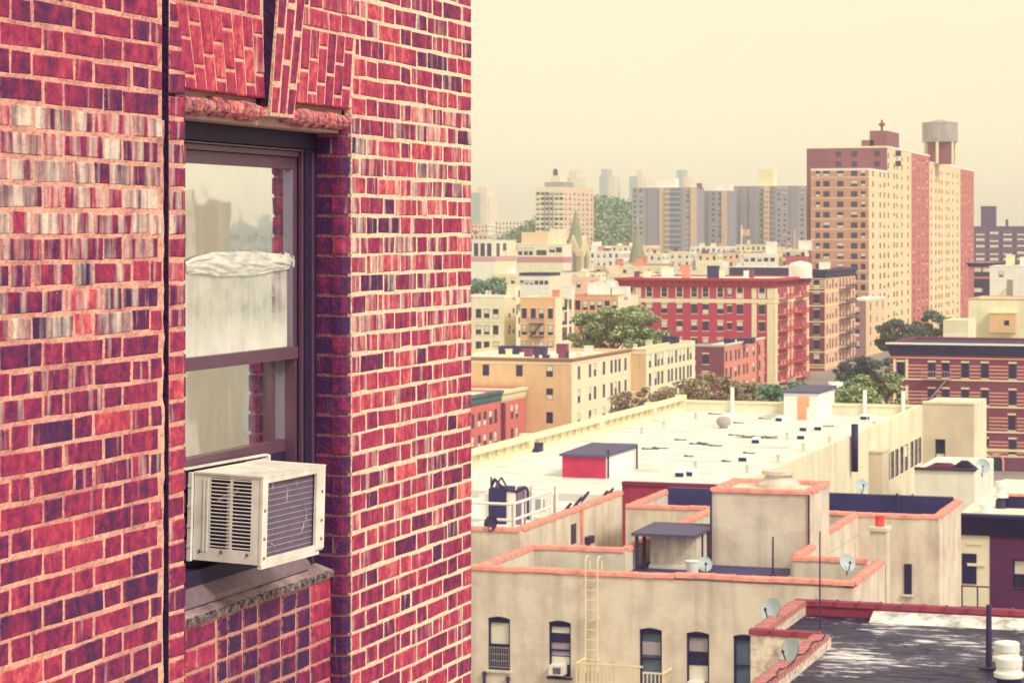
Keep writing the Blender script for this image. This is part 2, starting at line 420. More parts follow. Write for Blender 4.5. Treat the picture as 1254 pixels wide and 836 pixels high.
# the bed of the far reveal, the rounded joint and the dark groove beside each jamb
mb = MB(); mb.box(UF - 0.06, UW - 0.045, V_JR + 0.0035, V_JR + 0.0045, CH - 2.1, Z_ROLL0 + 0.02); put(mb, 'reveal_mortar', M_MREVEAL)
mb = MB(); zs = [ZB + i * 0.03 for i in range(int((Z_ARCH1 + 0.5 - ZB) / 0.03))]
prev = None
for z in zs:                                   # a hand-struck bead of mortar, never quite straight
    rr = 0.012 + R(-.003, .003); cen = V_GL0 + 0.003 + R(-.003, .003)
    ring = [(UW - 0.010 + rr * cos(a), cen + rr * sin(a), z) for a in [radians(x) for x in (-90, -45, 0, 45, 90)]]
    if prev and z < wz(205, 140):
        for i in range(4): mb.quad(prev[i], prev[i + 1], ring[i + 1], ring[i])
    prev = ring
put(mb, 'mortar_bead', M_MORTAR, smooth=True)
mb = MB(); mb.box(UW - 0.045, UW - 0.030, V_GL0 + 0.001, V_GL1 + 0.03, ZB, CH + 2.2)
mb.box(UW - 0.045, UW - 0.030, V_JR + 0.036, V_GR1 + 0.004, ZB, Z_ARCH0); mb.box(UW - 0.032, UW - 0.003, V_GL1 - .006, V_GL1 - .001, ZB, CH + 2.2); put(mb, 'groove', M_DARKSHADE)  # dark lining and side strip stand in for shade inside the grooves

# flat arch of splayed bricks, keystone of three bricks that leans out, roll moulding below
def quad_brick(p, tone, white, proud, name):   # p: four (v, z) corners, counter-clockwise seen from outside
    mb = MB(); cv = sum(q[0] for q in p) / 4; cz = sum(q[1] for q in p) / 4
    ins = [(a + (cv - a) / max(abs(cv - a), 1e-4) * min(.005, abs(cv - a) * .4), b + (cz - b) / max(abs(cz - b), 1e-4) * min(.005, abs(cz - b) * .4)) for a, b in p]
    pr = proud if isinstance(proud, (list, tuple)) else [proud] * 4
    mb.v = [(UW - 0.03, a, b) for a, b in p] + [(UW - 0.003 + q, a, b) for (a, b), q in zip(p, pr)] + [(UW + q + R(-.001, .001), a, b) for (a, b), q in zip(ins, pr)]
    for i in range(4):
        k = (i + 1) % 4; mb.f += [(i, k, 4 + k, 4 + i), (4 + i, 4 + k, 8 + k, 8 + i)]; mb.m += [0, 0]
    mb.f.append((8, 9, 10, 11)); mb.m.append(0); mb.c = [(tone, white, random.random(), 1)] * 12
    return put(mb, name, M_BRICK)
H_A = Z_ARCH1 - Z_ARCH0
def arch_side(vb0, vb1, vt0, vt1, n, ph):
    g = 0.010
    for i in range(n):
        a0, a1 = i / n, (i + 1) / n
        def pt(a, f, s): return (vb0 + (vb1 - vb0) * a + ((vt0 + (vt1 - vt0) * a) - (vb0 + (vb1 - vb0) * a)) * f + s * g / 2, Z_ARCH0 + H_A * f)
        cuts = [0.0, 0.17, 0.60, 1.0] if (i + ph) % 3 == 0 else ([0.0, 0.30, 0.78, 1.0] if (i + ph) % 3 == 1 else [0.0, 0.44, 1.0])
        for f0, f1 in zip(cuts, cuts[1:]):
            f0 += 0.02; f1 -= 0.02
            quad_brick([pt(a0, f0, 1), pt(a1, f0, -1), pt(a1, f1, -1), pt(a0, f1, 1)], random.gauss(.72, .1), R(0, .22), R(.0, .002), 'arch_brick')
arch_side(wv(229), wv(326), wv(229) - 0.075, wv(322), 8, 0)
arch_side(wv(355), wv(428), wv(360), wv(428) + SK, 7, 1)
kz0 = Z_ARCH0 - 0.052; kz1 = CH + 1.5
kv0b, kv1b = wv(325), wv(354); kv0t, kv1t = kv0b - 0.012, kv1b + 0.035
for i in range(3):
    cuts = [(0, .155), (.155, .42), (.42, .69), (.69, 1.0)] if i != 1 else [(0, .27), (.27, .55), (.55, .8), (.8, 1.0)]
    if True:
        hk = (Z_ARCH1 + 0.35) - kz0
        for f0, f1 in cuts:
            def kp(a, f, s): return (kv0b + (kv1b - kv0b) * a + ((kv0t + (kv1t - kv0t) * a) - (kv0b + (kv1b - kv0b) * a)) * f + s * .005, kz0 + hk * f)
            f0b, f1b = f0 + .012, f1 - .012
            pj = lambda f: 0.020 + 0.055 * f
            quad_brick([kp(i / 3, f0b, 1), kp((i + 1) / 3, f0b, -1), kp((i + 1) / 3, f1b, -1), kp(i / 3, f1b, 1)], random.gauss(.66, .1), R(0, .15), [pj(f0), pj(f0), pj(f1), pj(f1)], 'keystone_brick')
mb = MB(); hk = (Z_ARCH1 + 0.35) - kz0
mb.hexa([(UW - .03, kv0b, kz0), (UW + .018, kv0b, kz0), (UW + .018, kv1b, kz0), (UW - .03, kv1b, kz0), (UW - .03, kv0t, kz0 + hk), (UW + .073, kv0t, kz0 + hk), (UW + .073, kv1t, kz0 + hk), (UW - .03, kv1t, kz0 + hk)])
put(mb, 'keystone_core', M_MORTAR)
mb = MB()                                      # dark sheet that paints shade onto the near cheek of the keystone
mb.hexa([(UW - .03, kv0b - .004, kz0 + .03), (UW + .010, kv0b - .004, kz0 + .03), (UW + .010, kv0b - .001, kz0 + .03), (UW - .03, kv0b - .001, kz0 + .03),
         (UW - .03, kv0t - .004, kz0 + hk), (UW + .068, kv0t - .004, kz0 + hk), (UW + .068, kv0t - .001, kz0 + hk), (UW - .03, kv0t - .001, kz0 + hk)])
put(mb, 'keystone_cheek', M_DARKSHADE)
v = V_JL - 0.03
while v < V_JR + 0.03:                         # rowlock bullnoses, each set a little askew
    wdt = R(0.05, 0.066); v1 = min(v + wdt * .82, V_JR + 0.034)
    if not (wv(324) - 0.03 < (v + v1) / 2 < wv(355)):
        mb = MB(); rr = 0.029 + R(-.005, .005); lean = R(0.014, 0.03); zc = (Z_ROLL0 + Z_ARCH0 - 0.012) / 2 + R(-.003, .003)
        angs = [radians(x) for x in (-95, -60, -30, 0, 30, 60, 95)]
        prof = [(UW - 0.020 + rr * cos(a) * 1.05, zc + rr * sin(a)) for a in angs]
        n = len(prof); sec = ((v, -.004, 0.0), (v + 0.012, 0, lean * .4), (v1 - 0.004, 0, lean), (v1, -.005, lean))
        for vv, sh, ln in sec:
            for q, (a, b) in enumerate(prof): mb.v.append((a + sh, vv + ln * (q / n - .5), b))
        for s_ in range(3):
            for i in range(n - 1): mb.f.append((s_ * n + i, (s_ + 1) * n + i, (s_ + 1) * n + i + 1, s_ * n + i + 1)); mb.m.append(0)
        mb.f.append(tuple(range(n - 1, -1, -1))); mb.m.append(0); mb.f.append(tuple(range(3 * n, 4 * n))); mb.m.append(0)
        mb.c = [(random.gauss(.5, .16), R(.10, .34), random.random(), 0)] * len(mb.v)
        put(mb, 'roll_brick', M_BRICK, smooth=False)
    v = v1 + 0.004
mb = MB(); mb.box(UW - 0.5, UW - 0.034, V_JL - 0.05, V_JR + 0.03, Z_ROLL0 - 0.012, Z_ARCH0 + 0.010)
put(mb, 'lintel', mat('lintel_render', C(190, 150, 132), var=.3, scale=10, bump=.3))

# ---- panel below the sill
def gv(x, u): return at_u(x, u)[0]
mb = MB(); SZ0 = zz(765, at_u(238, UP)[1]); SZ1 = zz(705, at_u(405, UP)[1]); SZ = (SZ0 + SZ1) / 2
mb.box(UP - 0.3, UP - 0.006, V_JL - 0.06, V_JR + 0.003, ZB, SZ - 0.001); put(mb, 'panel_mortar', mat('mortar_panel', C(204, 146, 124), rough=.95, var=.3, scale=7, bump=.5, bscale=60))
cols = [(228, 264), (268, 278.5), (280.5, 297), (299, 316), (318, 344), (346, 362.5), (364.5, 380), (382, 406)]
for k in range(0, 16):
    z1 = SZ - 0.010 - k * PITCH; z0 = z1 - PITCH + 0.012
    for i, (a, b) in enumerate(cols):
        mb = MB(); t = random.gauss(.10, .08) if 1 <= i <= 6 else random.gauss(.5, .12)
        brick_geo(mb, gv(a, UP) + .002, gv(b, UP) - .002, z0, z1, proud=R(-.001, .003), tone=t, white=R(0, .12) if i else .2, u=UP)
        put(mb, 'panel_brick', M_BRICK)

# ---- sill
M_STONE = mat('sill_stone', C(176, 148, 134), rough=.8, var=.5, scale=9, bump=.4, bscale=40, col2=C(86, 60, 78), c2amt=.9)
M_FLAKE = mat('sill_flaking_paint', C(56, 38, 60), rough=.8, var=.5, scale=34, bump=.8, bscale=70, col2=C(214, 190, 160), c2amt=.75)
M_FRAME = mat('bronze_frame', C(100, 64, 76), rough=.42, var=.2, scale=9, spec=.45, col2=C(74, 46, 64), c2amt=.6)
M_FRAME_D = mat('old_frame_paint', C(44, 30, 58), rough=.6, var=.3, scale=12, spec=.35)
zb_frame = zz(705, at_u(243, UF)[1])           # foot of the window frame
mb = MB(); n = 22
va, vb = V_JL - 0.05, V_JR - 0.001
for i in range(n):
    p, q = va + (vb - va) * i / n, va + (vb - va) * (i + 1) / n
    mb.hexa([(UP + 0.004, p, SZ + .002), (UP + 0.010, p, SZ + .002), (UP + .010, q, SZ + .002), (UP + .004, q, SZ + .002),
             (UP + .004, p, SZ + .026 + R(-.003, .004)), (UP + .012 + R(-.003, .003), p, SZ + .024), (UP + .012 + R(-.003, .003), q, SZ + .024), (UP + .004, q, SZ + .026 + R(-.003, .004))])
sill = MB()
sill.hexa([(UF - .02, va, SZ + .003), (UP + .004, va, SZ + .003), (UP + .004, vb, SZ + .003), (UF - .02, vb, SZ + .003),
           (UF - .02, va, SZ + .052), (UP + .004, va, SZ + .027), (UP + .004, vb, SZ + .027), (UF - .02, vb, SZ + .052)])
so_ = put(sill, 'sill', M_STONE)
fl = rel(mb).build('sill_nosing', M_FLAKE, so_)
# loose flashing laid along the back of the sill
mb = MB()
mb.hexa([(UF - .01, va, SZ + .06), (UF + .03, va, SZ + .045), (UF + .03, vb - .12, SZ + .045), (UF - .01, vb - .12, SZ + .06),
         (UF - .01, va, SZ + .105), (UF + .028, va, SZ + .062), (UF + .028, vb - .12, SZ + .062), (UF - .01, vb - .12, SZ + .105)])
rel(mb).build('flashing', mat('flashing_zinc', C(128, 104, 106), rough=.5, var=.4, scale=20, spec=.5), so_)

# ---- the sash window
win = bpy.data.objects.new('sash_window', None); COL.objects.link(win); win.parent = bb
UG, UG2 = UF - 0.040, UF - 0.085
def zat(x, y, u): return zz(y, at_u(x, u)[1])
g_top = (zat(236, 199, UG) + zat(352, 208, UG)) / 2
g_bot = (zat(236, 438, UG) + zat(352, 424, UG)) / 2
m_bot = (zat(236, 453, UG) + zat(358, 437, UG)) / 2
l_bot = (zat(236, 556, UG2) + zat(343, 539, UG2)) / 2
r_bot = (zat(236, 572, UG2) + zat(350, 551, UG2)) / 2
v_g = gv(352, UG); v_g2 = gv(343, UG2)
h_top = (zat(236, 173, UF) + zat(375, 181, UF)) / 2
h_mid = (zat(236, 183, UF) + zat(368, 192, UF)) / 2
VLL = V_JL - 0.10
fr = MB()
vA = gv(374, UF); vB = gv(366, UF - .015)
fr.box(UF - .14, UF - .002, VLL, V_JR - .001, h_top, Z_ROLL0 - .013)          # head board
fr.box(UF - .14, UF, vA, V_JR - .002, SZ + .05, h_top - .002)                 # far casing
fr.box(UF - .14, UF - .016, vB, vA - .002, SZ + .05, h_top - .003)
f1 = put(fr, 'frame', M_FRAME_D, win)
fr = MB()
fr.box(UF - .14, UF - .006, vA - .018, vA - .004, SZ + .05, h_top - .004)     # bright beads
fr.box(UF - .14, UF - .022, vB - .014, vB - .004, SZ + .05, h_mid)
fr.box(UF - .14, UF + .010, VLL, vA - .032, h_mid + .020, h_top - .005)
fr.box(UF - .14, UF - .006, VLL, vB - .024, h_mid, h_mid + .018)
fr.box(UF - .14, UF + .004, V_JR - .05, V_JR - .034, SZ + .05, h_top - .01)
put(fr, 'bead', M_FRAME, win)
us = MB()                                       # upper sash
us.box(UG - .015, UG + .016, VLL, v_g + .045, g_top, h_mid - .002)
us.box(UG - .015, UG + .016, v_g, v_g + .045, m_bot, g_top - .001)
us.box(UG - .018, UG + .022, VLL, v_g + .046, m_bot - .002, g_bot)
put(us, 'upper_sash', M_FRAME, win)
us = MB(); us.box(UG - .012, UG + .020, v_g - .012, v_g - .001, g_bot, g_top - .002); put(us, 'glazing_bead', mat('glazing_bead_grey', C(128, 116, 122), rough=.4, var=.1), win)
ls = MB()
ls.box(UG2 - .015, UG2 + .018, v_g2, v_g2 + .035, l_bot, m_bot + .02)
ls.box(UG2 - .018, UG2 + .024, VLL, v_g2 + .037, r_bot, l_bot - .001)
put(ls, 'lower_sash', M_FRAME, win)
ls = MB(); ls.box(UG2 - .012, UG2 + .022, v_g2 - .010, v_g2 - .001, l_bot, m_bot - .002); put(ls, 'glazing_bead', MATS['glazing_bead_grey'], win)
mb = MB(); mb.box(UG2 - .05, UG2 - .02, v_g2 + .038, vB - .004, SZ + .05, m_bot); put(mb, 'track', mat('track_dark', C(36, 24, 60), rough=.6, var=.2), win)

def glass_material():
    m = bpy.data.materials.new('window_glass'); m.use_nodes = True; nt = m.node_tree; N = nt.nodes; L = nt.links
    N.remove(N['Principled BSDF']); out = N['Material Output']
    gl = N.new('ShaderNodeBsdfGlossy'); gl.inputs['Roughness'].default_value = .03; gl.inputs['Color'].default_value = (.95, .95, .93, 1)
    tr = N.new('ShaderNodeBsdfTransparent'); tr.inputs['Color'].default_value = (.80, .84, .82, 1)
    df = N.new('ShaderNodeBsdfDiffuse'); df.inputs['Color'].default_value = (*C(226, 222, 200), 1)
    g = N.new('ShaderNodeNewGeometry')
    mp = N.new('ShaderNodeMapping'); mp.inputs['Scale'].default_value = (1, 7, 1.3)
    n1 = N.new('ShaderNodeTexNoise'); n1.inputs['Scale'].default_value = 2.2; n1.inputs['Detail'].default_value = 6
    L.new(g.outputs['Position'], mp.inputs[0]); L.new(mp.outputs[0], n1.inputs['Vector'])
    r = N.new('ShaderNodeMapRange'); r.inputs[1].default_value = .45; r.inputs[2].default_value = .8; r.inputs[3].default_value = .01; r.inputs[4].default_value = .16
    L.new(n1.outputs['Fac'], r.inputs[0])
    fr_ = N.new('ShaderNodeLayerWeight'); fr_.inputs['Blend'].default_value = .90
    a = N.new('ShaderNodeMixShader'); L.new(fr_.outputs['Facing'], a.inputs[0]); L.new(tr.outputs[0], a.inputs[1]); L.new(gl.outputs[0], a.inputs[2])
    b = N.new('ShaderNodeMixShader'); L.new(r.outputs[0], b.inputs[0]); L.new(a.outputs[0], b.inputs[1]); L.new(df.outputs[0], b.inputs[2])
    n2 = N.new('ShaderNodeTexNoise'); n2.inputs['Scale'].default_value = 3.0; L.new(g.outputs['Position'], n2.inputs['Vector'])
    bp = N.new('ShaderNodeBump'); bp.inputs['Strength'].default_value = .03; bp.inputs['Distance'].default_value = .05
    L.new(n2.outputs['Fac'], bp.inputs['Height']); L.new(bp.outputs[0], gl.inputs['Normal'])
    L.new(b.outputs[0], out.inputs[0]); return m
M_GLASS = glass_material()
mb = MB(); mb.box(UG - .004, UG + .004, VLL, v_g - .002, g_bot, g_top); put(mb, 'pane', M_GLASS, win)
mb = MB(); mb.box(UG2 - .004, UG2 + .004, VLL, v_g2 - .002, l_bot, m_bot); put(mb, 'pane', M_GLASS, win)
M_SHADE = mat('window_shade', C(206, 198, 168), var=.12, scale=3)
mb = MB(); n = 26; vs0, vs1 = VLL, v_g + .0
for i in range(n):                              # thin blind hung inside, softly rippled
    a, b = i / n, (i + 1) / n; f = lambda t: UG - .20 + .012 * sin(t * 34) + .006 * sin(t * 71)
    mb.quad((f(a), vs0 + (vs1 - vs0) * a, r_bot + .02), (f(b), vs0 + (vs1 - vs0) * b, r_bot + .02), (f(b), vs0 + (vs1 - vs0) * b, g_top - .02), (f(a), vs0 + (vs1 - vs0) * a, g_top - .02))
put(mb, 'blind', M_SHADE, win, smooth=True)
# cleared plastic sheet sagging behind the upper pane
mb = MB(); nx, nz = 70, 22
ps0, ps1 = gv(222, UG), gv(349, UG - .02); zc_ = (zat(240, 318, UG) + zat(345, 318, UG)) / 2
from mathutils import noise as _mn
for i in range(nx + 1):
    t = i / nx
    wob = _mn.noise(Vector((t * 7.0, 1.7, 0)))
    top = .034 * (1 - abs(2 * t - 1.05) ** 4) - .010 * t + .006 * wob + (.012 if t > .9 else 0)
    bot = -.034 - .020 * sin(pi * min(1, t * 1.05)) + .006 * _mn.noise(Vector((t * 5.0, 4.2, 0)))
    for k in range(nz + 1):
        s_ = k / nz; q = Vector((t * 4.0, s_ * 2.0 + t * 2.2, 3.1)); f_ = _mn.noise(q) + .6 * _mn.noise(q * 2.3) + .35 * _mn.noise(q * 5.1)
        mb.v.append((UG + .012 + .006 * sin(pi * s_) + .011 * abs(f_), ps0 + (ps1 - ps0) * t, zc_ + bot + (top - bot) * s_))
for i in range(nx):
    for k in range(nz):
        o = i * (nz + 1) + k; mb.f.append((o, o + nz + 1, o + nz + 2, o + 1)); mb.m.append(0)
M_SHEET = mat('plastic_white', C(240, 232, 204), rough=.35, var=.35, scale=14, spec=.5, col2=C(190, 184, 162), c2amt=.9)
nt = M_SHEET.node_tree; o_ = nt.nodes['Material Output']; tr_s = nt.nodes.new('ShaderNodeBsdfTransparent'); mx_s = nt.nodes.new('ShaderNodeMixShader'); mx_s.inputs[0].default_value = .80
nt.links.new(tr_s.outputs[0], mx_s.inputs[1]); nt.links.new(nt.nodes['Principled BSDF'].outputs[0], mx_s.inputs[2]); nt.links.new(mx_s.outputs[0], o_.inputs[0])
sh = mb.build('plastic_sheet', M_SHEET, smooth=True)
tag(sh, 'crumpled white plastic sheet sagging across the upper window pane', 'plastic sheet')

# milky film left on the lower part of that pane
def film_material(name, za, zb, a, b):
    m = bpy.data.materials.new(name); m.use_nodes = True; nt = m.node_tree; N = nt.nodes; L = nt.links; N.remove(N['Principled BSDF'])
    tr = N.new('ShaderNodeBsdfTransparent'); df = N.new('ShaderNodeBsdfDiffuse'); df.inputs['Color'].default_value = (*C(244, 240, 212), 1)
    g = N.new('ShaderNodeNewGeometry'); mp = N.new('ShaderNodeMapping'); mp.inputs['Scale'].default_value = (1, 14, 2.0); n1 = N.new('ShaderNodeTexNoise'); n1.inputs['Scale'].default_value = 2.0; n1.inputs['Detail'].default_value = 5
    L.new(g.outputs['Position'], mp.inputs[0]); L.new(mp.outputs[0], n1.inputs['Vector']); n2 = N.new('ShaderNodeTexNoise'); n2.inputs['Scale'].default_value = 9.0; L.new(g.outputs['Position'], n2.inputs['Vector'])
    sx = N.new('ShaderNodeSeparateXYZ'); L.new(g.outputs['Position'], sx.inputs[0])
    r = N.new('ShaderNodeMapRange'); r.inputs[1].default_value = za; r.inputs[2].default_value = zb; r.inputs[3].default_value = a; r.inputs[4].default_value = b; L.new(sx.outputs['Z'], r.inputs[0])
    k1 = N.new('ShaderNodeMath'); k1.operation = 'MULTIPLY_ADD'; k1.inputs[1].default_value = .45; k1.inputs[2].default_value = -.22; L.new(n1.outputs['Fac'], k1.inputs[0])
    k2 = N.new('ShaderNodeMath'); k2.operation = 'MULTIPLY_ADD'; k2.inputs[1].default_value = .7; k2.inputs[2].default_value = -.35; L.new(n2.outputs['Fac'], k2.inputs[0])
    k3 = N.new('ShaderNodeMath'); k3.operation = 'ADD'; L.new(k1.outputs[0], k3.inputs[0]); L.new(k2.outputs[0], k3.inputs[1])
    k4 = N.new('ShaderNodeMath'); k4.operation = 'ADD'; k4.use_clamp = True; L.new(k3.outputs[0], k4.inputs[0]); L.new(r.outputs[0], k4.inputs[1])
    x = N.new('ShaderNodeMixShader'); L.new(k4.outputs[0], x.inputs[0]); L.new(tr.outputs[0], x.inputs[1]); L.new(df.outputs[0], x.inputs[2]); L.new(x.outputs[0], N['Material Output'].inputs[0]); return m
mb = MB(); mb.box(UG + .0055, UG + .0065, VLL, v_g - .018, g_bot + .002, zc_); put(mb, 'milky_film', film_material('milky_film', g_bot + .01, g_bot + .14, .72, .22), win)
mb = MB(); mb.box(UF - .14, UF - .004, VLL, V_JR - .05, SZ + .05, zb_frame + .02); mb.box(UF - .16, UF - .06, VLL, V_JR - .05, zb_frame + .02, r_bot); put(mb, 'sill_board', M_FRAME_D, win)

# ================================================================ the air conditioner in the window
PSI = radians(4.0)
v1 = gv(243, UF); u_in = UF - .02
uc, Zc = at_v(327, v1 + .0); AD = (uc - u_in) / cos(PSI) - .014
vE, _ = at_u(399, uc); AL = (vE - v1) * 0.90
AH = 108.0 * Zc / FPX
zc0 = zz(689, Zc)
ac = thing('air_conditioner', 'white window air conditioner with louvred side and dented rear coil on the sill', 'air conditioner', (u_in, v1, zc0), -PSI)
ac.rotation_euler = (0, radians(1.6), -PSI)
M_AC = mat('ac_enamel', C(240, 228, 198), rough=.45, var=.22, scale=9, spec=.4, col2=C(190, 168, 146), c2amt=.65, streak=.3)
M_ACD = mat('ac_inside', C(52, 36, 70), rough=.8, var=.2, scale=10)
t = .004
la, lb, lz0, lz1 = AD * .24, AD * .84, AH * .15, AH * .955   # louvre field on the side
cs = MB()
def frame_xz(mb, y0, y1, x0, x1, z0, z1, hx0, hx1, hz0, hz1):
    mb.box(x0, hx0, y0, y1, z0, z1); mb.box(hx1, x1, y0, y1, z0, z1); mb.box(hx0, hx1, y0, y1, z0, hz0); mb.box(hx0, hx1, y0, y1, hz1, z1)
frame_xz(cs, 0, t, 0, AD, 0, AH - .003, la, lb, lz0, lz1)
frame_xz(cs, AL - t, AL, 0, AD, 0, AH - .003, la, lb, lz0, lz1)
cs.box(.0, AD - .001, t, AL - t, 0, t); cs.box(0, t, t, AL - t, t, AH - .01)
cs.box(la + (lb - la) * .48, la + (lb - la) * .54, .0006, t * .9, lz0, lz1)   # middle post
for hx, hz0, hz1 in ((AD * .13, .03, AH * .93), (AD * .18, .03, AH * .93)): cs.box(hx, hx + .006, -.0025, .001, hz0, hz1)
case = cs.build('case', M_AC, ac)
tp = MB(); tp.box(-.002, AD + .004, -.004, AL + .004, AH - .0028, AH + .003)
for i in range(5): tp.box(AD * (.30 + .09 * i), AD * (.36 + .09 * i), AL * .50, AL * .52 + .01 * (i % 2), AH + .003, AH + .0045)
tpo = tp.build('top_plate', M_AC, ac)
sm = MB(); sm.box(0, (lb - la) * .475, -.004, .002, -.0012, .0012)
sme = sm.mesh('slat', M_AC)
NS = 19
for c_ in range(2):
    for i in range(NS):
        o = place(sme, 'slat', case, (la + (lb - la) * (.004 if c_ == 0 else .541), .003, lz0 + (i + .5) * (lz1 - lz0) / NS)); o.rotation_euler = (radians(-32), 0, 0)
ins = MB(); ins.box(la * .5, AD - .02, .02, AL - .02, .01, AH * .60); ins.box(la * .5, AD - .02, .03, AL - .03, AH * .6, AH - .01); ins.build('chassis', M_ACD, ac)
mt = MB(); mt.tube((AD * .5, .012, AH * .10), (AD * .5, .012, AH * .9), .010, k=8); mt.tube((AD * .33, .013, AH * .7), (AD * .62, .013, AH * .82), .006); mt.build('pipe', mat('ac_pipe', C(190, 170, 160), rough=.4, var=.2, spec=.5), ac)
rf = MB()                                       # rear frame round the coil
fx0, fx1 = AD - .006, AD + .003
rf.box(fx0, fx1, -.003, AL * .075, -.002, AH - .003); rf.box(fx0, fx1, AL * .86, AL + .003, .006, AH - .003)
rf.box(fx0, fx1 - .0006, AL * .075, AL * .86, -.002, AH * .075); rf.box(fx0, fx1 - .0006, AL * .075, AL * .86, AH * .925, AH - .003)
rf.box(AD - .012, AD + .0025, AL * .0, AL * .93, -.012, -.0025)
rfo = rf.build('rear_frame', M_AC, ac)
def coil_material():
    m = bpy.data.materials.new('coil_fins'); m.use_nodes = True; nt = m.node_tree; N = nt.nodes; L = nt.links; p = N['Principled BSDF']
    p.inputs['Roughness'].default_value = .55; p.inputs['Metallic'].default_value = .2
    tc = N.new('ShaderNodeTexCoord')
    w1 = N.new('ShaderNodeTexWave'); w1.bands_direction = 'Y'; w1.inputs['Scale'].default_value = 130; w1.inputs['Distortion'].default_value = .6
    L.new(tc.outputs['Object'], w1.inputs[0])
    n1 = N.new('ShaderNodeTexNoise'); n1.inputs['Scale'].default_value = 14; n1.inputs['Detail'].default_value = 8; L.new(tc.outputs['Object'], n1.inputs[0])
    mpv = N.new('ShaderNodeMapping'); mpv.inputs['Scale'].default_value = (1, 30, 5); L.new(tc.outputs['Object'], mpv.inputs[0])
    n2 = N.new('ShaderNodeTexNoise'); n2.inputs['Scale'].default_value = 1.6; n2.inputs['Detail'].default_value = 3; L.new(mpv.outputs[0], n2.inputs[0])
    r = N.new('ShaderNodeMapRange'); r.inputs[1].default_value = .66; r.inputs[2].default_value = .72; L.new(n2.outputs['Fac'], r.inputs[0])
    a = N.new('ShaderNodeMix'); a.data_type = 'RGBA'; a.inputs['A'].default_value = (*C(84, 72, 88), 1); a.inputs['B'].default_value = (*C(128, 110, 118), 1); L.new(n1.outputs['Fac'], a.inputs['Factor'])
    b = N.new('ShaderNodeMix'); b.data_type = 'RGBA'; b.inputs['B'].default_value = (*C(206, 178, 170), 1); L.new(r.outputs[0], b.inputs['Factor']); L.new(a.outputs['Result'], b.inputs['A'])
    L.new(b.outputs['Result'], p.inputs['Base Color'])
    bp = N.new('ShaderNodeBump'); bp.inputs['Strength'].default_value = .5; bp.inputs['Distance'].default_value = .003; L.new(w1.outputs['Fac'], bp.inputs['Height']); L.new(bp.outputs[0], p.inputs['Normal'])
    return m
M_COIL = coil_material()
cl = MB(); cl.box(AD - .03, AD - .012, AL * .07, AL * .87, AH * .07, AH * .93); co = cl.build('coil', M_COIL, ac)
tb = MB()
for i in range(13):
    z = AH * (.11 + .80 * i / 12); tb.tube((AD - .0125, AL * .07, z), (AD - .0125, AL * .87, z), .0017, k=5)
tb.build('coil_tube', mat('coil_tube', C(160, 136, 150), rough=.4, var=.3, scale=30, spec=.5), co)
M_BENT = mat('bent_fin', C(190, 164, 160), rough=.4, var=.5, scale=40, col2=C(60, 44, 70), c2amt=.9)
for (a0, a1, b0, b1) in ((.14, .26, .24, .14), (.70, .75, .60, .34), (.63, .72, .22, .38)):   # gouges where the fins are bent over
    dn = MB()
    for q in range(6):
        s0, s1 = q / 6, (q + 1) / 6; bow = lambda s: .03 * sin(pi * s)
        dn.tube((AD - .011, AL * (a0 + (a1 - a0) * s0 + bow(s0)), AH * (b0 + (b1 - b0) * s0)), (AD - .011, AL * (a0 + (a1 - a0) * s1 + bow(s1)), AH * (b0 + (b1 - b0) * s1)), .0012 + .0016 * sin(pi * s0), k=5)
    dn.build('bent_fin', M_BENT, co)
scm = MB(); scm.lathe((0, 0, 0), [(.006, 0), (.006, .0015), (.0035, .004)], k=10)
sme2 = scm.mesh('screw', mat('screw_zinc', C(150, 110, 110), rough=.4, metal=.5, var=.3))
for x, z in ((AD * .10, .030), (AD * .42, .033), (AD * .80, .030)):
    o = place(sme2, 'screw', case, (x, 0, z)); o.rotation_euler = (radians(90), 0, 0)
for y, z in ((.955, .70), (.955, .36), (.955, .14), (.03, .62), (.03, .30), (.03, .08)):
    o = place(sme2, 'screw', rfo, (AD + .003, AL * y, AH * z)); o.rotation_euler = (0, radians(90), 0)
fl = MB(); fl.box(-.016, -.003, -.014, .002, -.004, AH * 1.0)
for i in range(4): fl.box(-.017, -.001, -.016, -.013, AH * (.14 + .23 * i), AH * (.17 + .23 * i))
fl.build('mounting_flange', M_AC, ac)
ap = MB(); a0, a1 = AL - .02, AL + .12
for i in range(18):
    p, q = a0 + (a1 - a0) * i / 18, a0 + (a1 - a0) * (i + 1) / 18; s0, s1 = (.0, .012) if i % 2 == 0 else (.012, .0)
    ap.quad((-.04 + s0, p, .0), (-.04 + s1, q, .0), (-.04 + s1, q, r_bot - zc0), (-.04 + s0, p, r_bot - zc0))
ap.build('accordion_panel', mat('accordion_vinyl', C(236, 214, 190), rough=.5, var=.15), ac)
ap = MB(); ap.box(-.05, -.034, -.05, AL + .13, AH + .004, AH + .010); ap.box(-.05, -.026, AL + .115, AL + .13, 0, AH + .008); ap.build('mounting_rail', M_AC, ac)

# ================================================================ ground and streets
M_GROUND = mat('ground_asphalt', C(150, 134, 122), rough=.9, var=.4, scale=.05, col2=C(120, 108, 104), c2amt=.7)
g = MB(); g.quad((-8800, -800, 0), (8800, -800, 0), (8800, 9400, 0), (-8800, 9400, 0)); tag(g.build('ground', M_GROUND), None, None, kind='structure')

